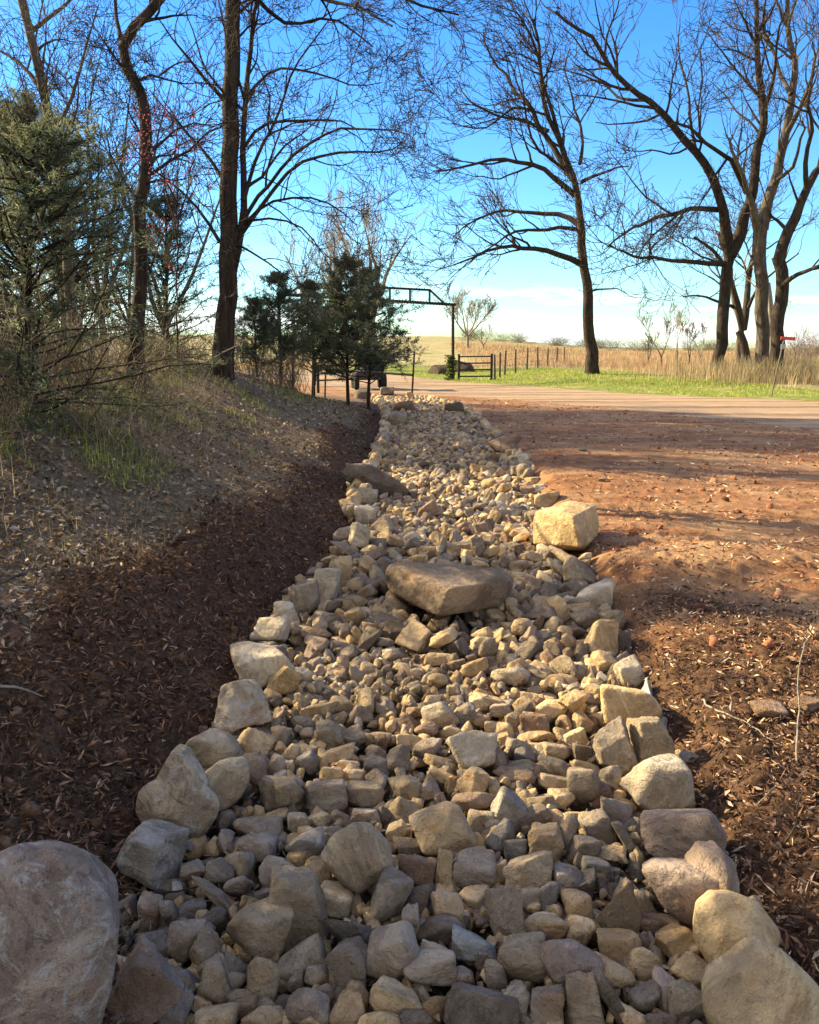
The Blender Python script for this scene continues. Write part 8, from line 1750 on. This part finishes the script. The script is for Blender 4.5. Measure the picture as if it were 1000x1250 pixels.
sp = [(ground_at(px, Y), Y, rng.uniform(1.6, 3.0), 3.0, 60) for px, Y in [(965, 44), (985, 41), (1005, 40), (1020, 44), (975, 49), (1000, 50), (1030, 48), (950, 52), (1040, 42), (930, 55), (990, 57), (1060, 50)]]
bush_mass('bare_thicket', 'grey leafless thicket at the right border behind the clump of trees', sp, rng, [(.20, .17, .14), (.30, .26, .22), (.14, .10, .085), (.28, .20, .16)])
sp = [(ground_at(px, Y), Y, rng.uniform(1.3, 2.6), 5.0, 40) for px, Y in zip(rng.uniform(565, 900, 70), rng.uniform(118, 150, 70))]
bush_mass('brush_line', 'dark brush line along the top of the low hill', sp, rng, [(.10, .085, .055), (.16, .12, .08), (.07, .065, .045), (.13, .13, .06)])
sp = [(x_, y_, rng.uniform(.4, 1.4), 1.2, 28) for x_, y_ in zip(rng.uniform(-8.5, -2.0, 150), rng.uniform(5.0, 19, 150)) if x_ < xl(y_) - 1.9 ]
bush_mass('undergrowth', 'tangle of grey bare twigs under the trees on the left bank', sp, rng, [(.20, .16, .12), (.30, .25, .20), (.12, .09, .07), (.20, .19, .09)])
sp = [(x_, y_, rng.uniform(.3, .6), .5, 9) for x_, y_ in zip(rng.uniform(-3.2, -1.1, 34), rng.uniform(3.4, 9, 34)) if x_ < xl(y_) - 1.35]
bush_mass('weed_stems', 'thin dead weed stems on the slope left of the mulch', sp, rng, [(.32, .27, .21), (.22, .17, .13)])

# ------------------------------------------------------------------ twigs and branches on the ground
def twig(label, pts, r, col_mat, zoff=0.015, group='fallen twigs'):
    P = []
    for p in pts:
        q = on_z(p[0], p[1], 0.12)
        q = on_z(p[0], p[1], tz1(q[0], q[1]) + zoff + (p[2] if len(p) > 2 else 0))
        P.append(q)
    Q = resample(P, .04)
    rs = np.random.RandomState(int(pts[0][0]))
    Q[1:-1] += rs.randn(len(Q) - 2, 3) * .004
    b0 = Q[0].copy()
    o = obj('twig', tubes_mesh([(Q - b0, np.linspace(r, r * .4, len(Q)), 6)], 'twig', col_mat), None, b0)
    tag(o, label, 'twig', group)
twig('forked pale stick lying on the wood chips beyond the upright slab', [(848,848),(868,862,.03),(890,872,.02),(912,882),(928,895),(944,904)], .006, M_BARK_P)
twig('thin pale stick left of the forked one on the wood chips', [(832,838),(842,868,.02),(855,895,.03),(875,920)], .004, M_BARK_P)
twig('tall thin weed stem standing at the right border', [(973,932,0),(974,880,.08),(972,840,.16),(978,800,.22),(986,768,.26)], .004, M_BARK_P)
twig('curved bare stem arching from the wood chips near the wide oval boulder', [(948,1045,0),(962,1025,.05),(974,1000,.09),(979,968,.14)], .005, M_BARK_L)
twig('pale straight stick lying flat on the dirt at right', [(800,806),(840,809),(880,812)], .006, M_BARK_P)
twig('dark thin root lying across the stones at the left foreground', [(128,1083,.05),(150,1085,.06),(185,1090,.1),(215,1088,.1),(250,1080,.08)], .005, M_BARK)
twig('short pale stick on the left bank litter', [(172,652),(182,660,.02),(192,662)], .006, M_BARK_P)
twig('long grey stick low on the slope at the left border', [(0,712,.02),(25,700,.04),(55,690,.02)], .008, M_BARK_L)
twig('grey stick on dark mulch at the left border', [(0,838,.02),(30,842,.03),(52,850,.01)], .006, M_BARK_P)
twig('bent dry stem on the wood chips below the red stone', [(905,1000),(925,985,.03),(945,960,.04),(965,955)], .004, M_BARK_P)
Q = resample([at_depth(a, b, 12.0) for a, b in ((236, 452), (255, 440), (272, 430), (292, 421))], .1)
o = obj('twig', tubes_mesh([(Q - Q[0], np.linspace(.016, .008, len(Q)), 7)], 'twig', M_BARK_P), None, Q[0]); tag(o, 'pale broken branch leaning at the foot of the thick straight tree', 'twig', 'fallen twigs')
# reddish loose stones on the right hand ground
for k, (px, py, s, lab, tn) in enumerate([(940, 873, .15, 'flat reddish stone among the wood chips at right', 'r'), (985, 868, .14, 'reddish stone at the right border beside the flat one', 'r'), (735, 589, .10, 'small dark stone alone on the red dirt', 'g'), (712, 548, .13, 'dark clod-like stone on the shaded dirt by the reddish boulder', 'd'), (845, 895, .10, 'dark stone right of the upright olive slab in the shade', 'b'), (602, 497, .07, 'tiny stone on the sunlit dirt by the far dark block', 'd'), (634, 496, .07, 'tiny stone lying right of the other one on the sunlit dirt', 'd')]):
    P = on_z(px, py, .08); P[2] = tz1(P[0], P[1]) + s * .12
    V, F = unit_rock(4, 'a', 8000 + k)
    o = obj('loose_stone', mesh_np('loose_stone', V * s / 2 * [1, .8, .55], F, M_ROCK), None, P)
    o.color = (*TONES[tn][0], 1); tag(o, lab, 'stone')

# landscape felt showing along the right hand stones
M_FELT = plain('felt', (.36, .34, .31), .95, .1, var=.3, scale=60, bump=.5)
def felt(pts, hgt, label):
    P = resample([(*on_z(a, b, .1)[:2], 0) for a, b in pts], .03)
    rs = np.random.RandomState(len(pts)); m = len(P)
    T = np.gradient(P, axis=0); Nn = np.stack([T[:, 1], -T[:, 0], np.zeros(m)], -1); Nn /= np.linalg.norm(Nn, axis=1)[:, None]
    g = tz(P[:, 0], P[:, 1])
    V = []
    prof = [(-.035, -.04), (-.012, .35), (.0, .75), (.012, 1.0), (.02, .96), (.03, .3), (.045, -.04)]
    for a, b in prof:
        wv = fbm(np.stack([np.arange(m) * .25, np.full(m, 2.0), np.full(m, 1.0)], -1), 3, 5) * .018
        hh = hgt * (b * (1 + .5 * fbm(np.stack([np.arange(m) * .18, np.full(m, 9.0), np.full(m, 4.0)], -1), 2, 6)))
        q = P + Nn * (a * .7 + wv[:, None]); q[:, 2] = g + hh
        V.append(q)
    V = np.stack(V, 1).reshape(-1, 3); k = len(prof)
    i = (np.arange(m - 1) * k)[:, None] + np.arange(k - 1)[None, :]
    F = np.stack([i, i + 1, i + 1 + k, i + k], -1).reshape(-1, 4)
    c = V.mean(0); o = obj('landscape_felt', mesh_np('landscape_felt', V - c, F, M_FELT), None, c)
    tag(o, label, 'felt strip', 'felt edges showing beside the stones')
felt([(892, 1012), (908, 1045), (925, 1085), (945, 1120), (968, 1150), (985, 1175)], .07, 'grey felt edge folded up beside the two lobed boulder at right')
felt([(793, 812), (797, 830), (799, 845)], .08, 'short pale felt flap right of the rough pale cube')

# ------------------------------------------------------------------ gate arch, panels, fence
M_IRON = plain('dark_iron', (.022, .020, .018), .55, .4, .4, .3)
M_RUST = plain('rusty_steel', (.11, .045, .028), .85, .2, .2, .35)
M_WOODP = plain('weathered_post', (.12, .095, .075), .9, .15, 0, .35)
def box_np(c, h, rot=None):
    V = np.array([[sx, sy, sz] for sx in (-1, 1) for sy in (-1, 1) for sz in (-1, 1)], dtype=float) * h
    if rot is not None: V = V @ np.array(Euler(rot).to_matrix()).T
    F = np.array([[0, 1, 3, 2], [4, 6, 7, 5], [0, 4, 5, 1], [2, 3, 7, 6], [0, 2, 6, 4], [1, 5, 7, 3]])
    return V + c, F
def bar(A, B, r, n=8):
    A, B = np.array(A, float), np.array(B, float)
    return (np.array([A + (B - A) * t for t in np.linspace(0, 1, 4)]), np.full(4, r), n)
def wound(A, B, r, pitch, rr):
    """a rope of vine / barbed wire wound round a pipe"""
    A, B = np.array(A, float), np.array(B, float); L = np.linalg.norm(B - A); d = (B - A) / L
    u = np.cross(d, [0.2, 1, .1]); u /= np.linalg.norm(u); w = np.cross(d, u)
    m = int(L / pitch * 8); t = np.linspace(0, 1, m); an = t * L / pitch * 6.283
    return (A + (B - A) * t[:, None] + (u * np.cos(an)[:, None] + w * np.sin(an)[:, None]) * r, np.full(m, rr), 5)
GY_ = 39.0
def G(px, py, dy=0.0): return at_depth(px, py, GY_ + dy)
base = G(553, 463); base[2] = tz1(base[0], base[1])
lb = G(330, 458, -6); lb[2] = tz1(lb[0], lb[1])
arch = empty('gate_arch', base); tag(arch, 'dark metal gate arch with a latticed top beam spanning the track', 'gate arch')
O = np.array(base)
def sub_t(par, name, parts, mat, O=O):
    return obj(name, tubes_mesh([(np.asarray(p) - O, r, n) for p, r, n in parts], name, mat), par)
top = G(553, 372); 
def B_(px, py): # points along the beam: it runs left and a little nearer
    return at_depth(px, py, GY_ - 6 * (553 - px) / 223)
postb = O - [0, 0, .3]
sub_t(arch, 'post', [bar(postb, top, .07, 10), wound(O, top, .06, .17, .02)], M_IRON)
lt_ = B_(340, 360); lbb = np.array([lt_[0], lt_[1], tz1(lt_[0], lt_[1]) - .3])
sub_t(arch, 'post', [bar(lbb, lt_, .07, 10), wound(lbb + [0, 0, .3], lt_, .06, .17, .02)], M_IRON)
sub_t(arch, 'beam', [bar(B_(338, 359), B_(556, 372), .06, 10), wound(B_(338, 359), B_(556, 372), .06, .17, .022)], M_IRON)
sub_t(arch, 'top_rail', [bar(B_(371, 346), B_(525, 354), .045), bar(B_(525, 354), B_(543, 371), .045), bar(B_(371, 346), B_(350, 360), .045), wound(B_(371, 346), B_(525, 354), .045, .15, .018)], M_IRON)
for k, px in enumerate([400, 438, 476, 500.5, 524.5]):
    f = (px - 371) / (525 - 371)
    sub_t(arch, 'upright', [bar(B_(px, 346 + 8 * f), B_(px, 359.3 + 13 * (px - 338) / 218), .05)], M_IRON)
# green vine clad lower post
rng = np.random.RandomState(3)
n = 700; cc = np.stack([rng.randn(n) * .10, rng.randn(n) * .10, rng.rand(n) * 1.15], -1)
V, F, C = bits(cc, np.full((n, 2), .05) * rng.uniform(.6, 1.2, (n, 1)), rng, pal(rng, n, [(.07, .11, .035), (.12, .15, .05), (.04, .05, .02)]))
vb = G(550, 463, .1); vb[2] = tz1(vb[0], vb[1])
o = obj('vine', mesh_np('vine', V, F, M_NEEDLE, False, {'tone': C}), None, vb - np.array([.02, .15, 0])); tag(o, 'green vine clump wrapped round the foot of the right gate arch post', 'vine')

def panel(label, a, b, nr, h, z0=.18, group='tubular gate panels'):
    """a tubular gate: two end posts, rails"""
    a, b = np.array(a, float), np.array(b, float)
    t = empty('field_gate', a); tag(t, label, 'gate', group)
    up = np.array([0, 0, 1.0])
    for q in (a, b): sub_t(t, 'post', [bar(q - up * .25, q + up * (h + .12), .055)], M_IRON, a)
    for k in range(nr):
        z = z0 + (h - z0) * k / (nr - 1)
        sub_t(t, 'rail', [bar(a + up * z, b + up * z, .032)], M_IRON, a)
    sub_t(t, 'stile', [bar(a + up * z0 + (b - a) * .02, a + up * h + (b - a) * .02, .03), bar(b + up * z0 - (b - a) * .02, b + up * h - (b - a) * .02, .03)], M_IRON, a)
    return t
def gp(px, py, Y):
    q = at_depth(px, py, Y); q[2] = tz1(q[0], q[1]); return q
panel('dark tubular gate panel of four rails right of the arch post', gp(560, 461, 38.6), gp(600, 461, 38.2), 4, 1.08)
panel('open tubular gate leaf half hidden behind the dark cedars, left of the rusty post', gp(384, 458, 33), gp(462, 458, 36.5), 4, 1.05)
# long low pipe gate lying open across the track
pa = gp(388, 460, 27.0); pb = gp(503, 470, 26.6)
t = empty('pipe_barrier', pa); tag(t, 'single low pipe rail running from the cedars to the rusty post', 'pipe rail')
sub_t(t, 'rail', [bar(at_depth(386, 450, 27), at_depth(504, 457.5, 25.2), .035)], M_IRON, pa)
sub_t(t, 'post', [bar(pa - [0, 0, .2], at_depth(388, 448, 27), .05)], M_IRON, pa)
# T post
q = at_depth(502, 479, 25.4); q[2] = tz1(q[0], q[1]) - .3
tp = empty('steel_post', q); tag(tp, 'rusty steel stake standing alone at the far end of the stones', 'stake', None)
tip = at_depth(506, 429, 25.4)
V, F = [], []
L = np.array(tip) - np.array(q)
web = [np.array([[sx, sy, sz] for sx in (-w1, w1) for sy in (o1, o2) for sz in (0, 1)], float) for w1, o1, o2 in ((.028, -.006, .006), (.005, .006, .045))]
off = 0
for w_ in web:
    w2 = w_.copy(); w2 = np.stack([w2[:, 0] + w_[:, 2] * L[0], w2[:, 1] + w_[:, 2] * L[1], w_[:, 2] * L[2]], -1)
    V.append(w2); F.append(np.array([[0, 1, 3, 2], [4, 6, 7, 5], [0, 4, 5, 1], [2, 3, 7, 6], [0, 2, 6, 4], [1, 5, 7, 3]]) + off); off += 8
obj('shaft', mesh_np('shaft', np.concatenate(V), np.concatenate(F), M_RUST, False), tp)
stud = [box_np(np.array(L) * f + [0, -.012, 0], np.array([.018, .007, .008])) for f in np.linspace(.25, .97, 18)]
obj('studs', mesh_np('studs', np.concatenate([s[0] for s in stud]), np.concatenate([s[1] + 8 * i for i, s in enumerate(stud)]), M_RUST, False), tp)

# fence posts: wooden pickets of a wire fence beyond the gate, and stakes under the cedars
def post_obj(px, Y, h, r, label, group, mat, lean=0.0, py=460):
    q = gp(px, py, Y)
    rs = np.random.RandomState(int(px * 7))
    P = np.array([[0, 0, -.25], [0, 0, .0], [lean * .5, 0, h * .5], [lean, 0, h - .02], [lean, 0, h]])
    o = obj('fence_post', tubes_mesh([(P, np.array([r, r, r * .95, r * .9, r * .6]), 8)], 'fence_post', mat), None, q)
    tag(o, label, 'fence post', group)
FP = [(604, 38.5, 1.15), (610, 40, 1.2), (616, 42, 1.25), (629, 44, 1.25), (643, 47, 1.25), (656, 50, 1.25), (668, 54, 1.2), (679, 58, 1.2), (688, 62, 1.2)]
for k, (px, Y, h) in enumerate(FP):
    post_obj(px, Y, h, .055, 'dark fence post, number %s counted from the gate panel towards the lone tree' % ['one', 'two', 'three', 'four', 'five', 'six', 'seven', 'eight', 'nine'][k], 'posts of the wire fence right of the gate', M_WOODP, .03 * ((k * 37) % 5 - 2) / 2)
wires = []
for z in (.45, .75, 1.05):
    pts = [gp(px, 460, Y) + np.array([0, -.06, z]) for px, Y, h in FP]
    wires.append((np.array(pts) - pts[0] * 0, np.full(len(pts), .006), 4))
w0 = wires[0][0][0].copy()
t = obj('fence_wire', tubes_mesh([(p - w0, r, n) for p, r, n in wires], 'fence_wire', M_RUST), None, w0); tag(t, 'three thin wires strung along the dark fence posts', 'wire fence')
for k, (px, Y, py) in enumerate([(357, 17, 468), (381, 18.5, 470), (396, 24, 462)]):
    post_obj(px, Y, .75, .03, ['weathered stake left of the dark cedars on the bank', 'thin stake beneath the middle dark cedar', 'stake on the track side behind the cedars'][k], 'stakes under the dark cedars', M_WOODP, .04)

# dirt piles behind the gate
M_PILE = plain('pile_soil', (.075, .058, .05), .95, .1, 0, .4, 6, .8)
for px, Y, w, h, lab in ((535, 47, 1.3, .62, 'brown heap of soil left of the arch post'), (568, 50, 1.4, .85, 'darker heap of soil behind the gate panel')):
    V, F = unit_rock(5, 'r', int(px))
    q = gp(px, 455, Y)
    o = obj('soil_heap', mesh_np('soil_heap', V * [w / 2, w / 2.2, h * .85], F, M_PILE), None, q + np.array([0, 0, .0])); tag(o, lab, 'heap')

# dark utility vehicle half hidden behind the cedars
M_PAINT = plain('dark_paint', (.02, .022, .026), .4, .5, 0, .1)
M_TYRE = plain('rubber', (.02, .02, .02), .9, .2)
M_BLUE = plain('blue_panel', (.03, .05, .16), .5, .4, 0, .1)
vq = gp(450, 458, 31)
vt = empty('utility_vehicle', vq, .15); tag(vt, 'small dark utility vehicle parked behind the cedars beside the track', 'vehicle')
def vpart(name, boxes, mat):
    P = [box_np(np.array(c), np.array(h)) for c, h in boxes]
    me = mesh_np(name, np.concatenate([p[0] for p in P]), np.concatenate([p[1] + 8 * i for i, p in enumerate(P)]), mat, False)
    bm = bmesh.new(); bm.from_mesh(me); bmesh.ops.bevel(bm, geom=bm.edges[:], offset=.03, segments=2, affect='EDGES'); bm.to_mesh(me); bm.free()
    return obj(name, me, vt)
vpart('body', [((0, 0, .55), (.50, .62, .20)), ((.1, -.0, .80), (.32, .58, .07))], M_PAINT)
vpart('cab', [((-.42, -.5, 1.1), (.03, .03, .42)), ((.42, -.5, 1.1), (.03, .03, .42)), ((-.42, .5, 1.1), (.03, .03, .42)), ((.42, .5, 1.1), (.03, .03, .42))], M_PAINT)
vpart('roof', [((0, 0, 1.53), (.5, .6, .03))], M_PAINT)
vpart('seat', [((0, .1, .92), (.34, .2, .07)), ((0, .3, 1.12), (.34, .06, .2))], M_TYRE)
vpart('rear_panel', [((.515, -.1, .75), (.012, .3, .2))], M_BLUE)
for sx, sy in ((-.45, -.5), (.45, -.5), (-.45, .5), (.45, .5)):
    an = np.linspace(0, 2 * math.pi, 29)
    ring = np.stack([np.full(29, 0.0), np.cos(an) * .21, np.sin(an) * .21], -1) + [sx * 1.12, sy, .30]
    w_ = obj('wheel', tubes_mesh([(ring, np.full(29, .1), 10)], 'wheel', M_TYRE), vt)
    hub = np.array([[sx * 1.12 - .05, sy, .3], [sx * 1.12 - .02, sy, .3], [sx * 1.12 + .02, sy, .3], [sx * 1.12 + .05, sy, .3]])
    obj('rim', tubes_mesh([(hub, np.array([.02, .12, .12, .02]), 12)], 'rim', plain('rim', (.2, .2, .2), .5, .5)), w_)

# red sign and paper tag on the leaning post by the right hand trees
M_RED = plain('red_sign', (.55, .07, .035), .6, .3, 0, .2, 8, .1)
M_WHT = plain('white_tag', (.34, .34, .38), .6, .3, 0, .1)
M_STEEL = plain('galvanised', (.13, .115, .10), .6, .4, .3, .2)
q = gp(941, 484, 25.5)
sg = empty('sign_post', q); tag(sg, 'leaning light post with a red board and a pale tag, right of the tree clump', 'sign')
tip = at_depth(957, 416, 25.5) - q
sub_t(sg, 'post', [(np.array([[0, 0, -.2], tip * .35, tip * .7, tip * 1.0]), np.full(4, .02), 8)], M_STEEL, np.zeros(3))
P = box_np(np.array([tip[0] + .1, tip[1] - .05, tip[2] + .07]), np.array([.22, .012, .05]), (0, .06, 0)); obj('board', mesh_np('board', *P, M_RED, False), sg)
P = box_np(np.array([tip[0] - .02, tip[1] - .045, tip[2] - .17]), np.array([.07, .008, .07])); obj('tag', mesh_np('tag', *P, M_WHT, False), sg)
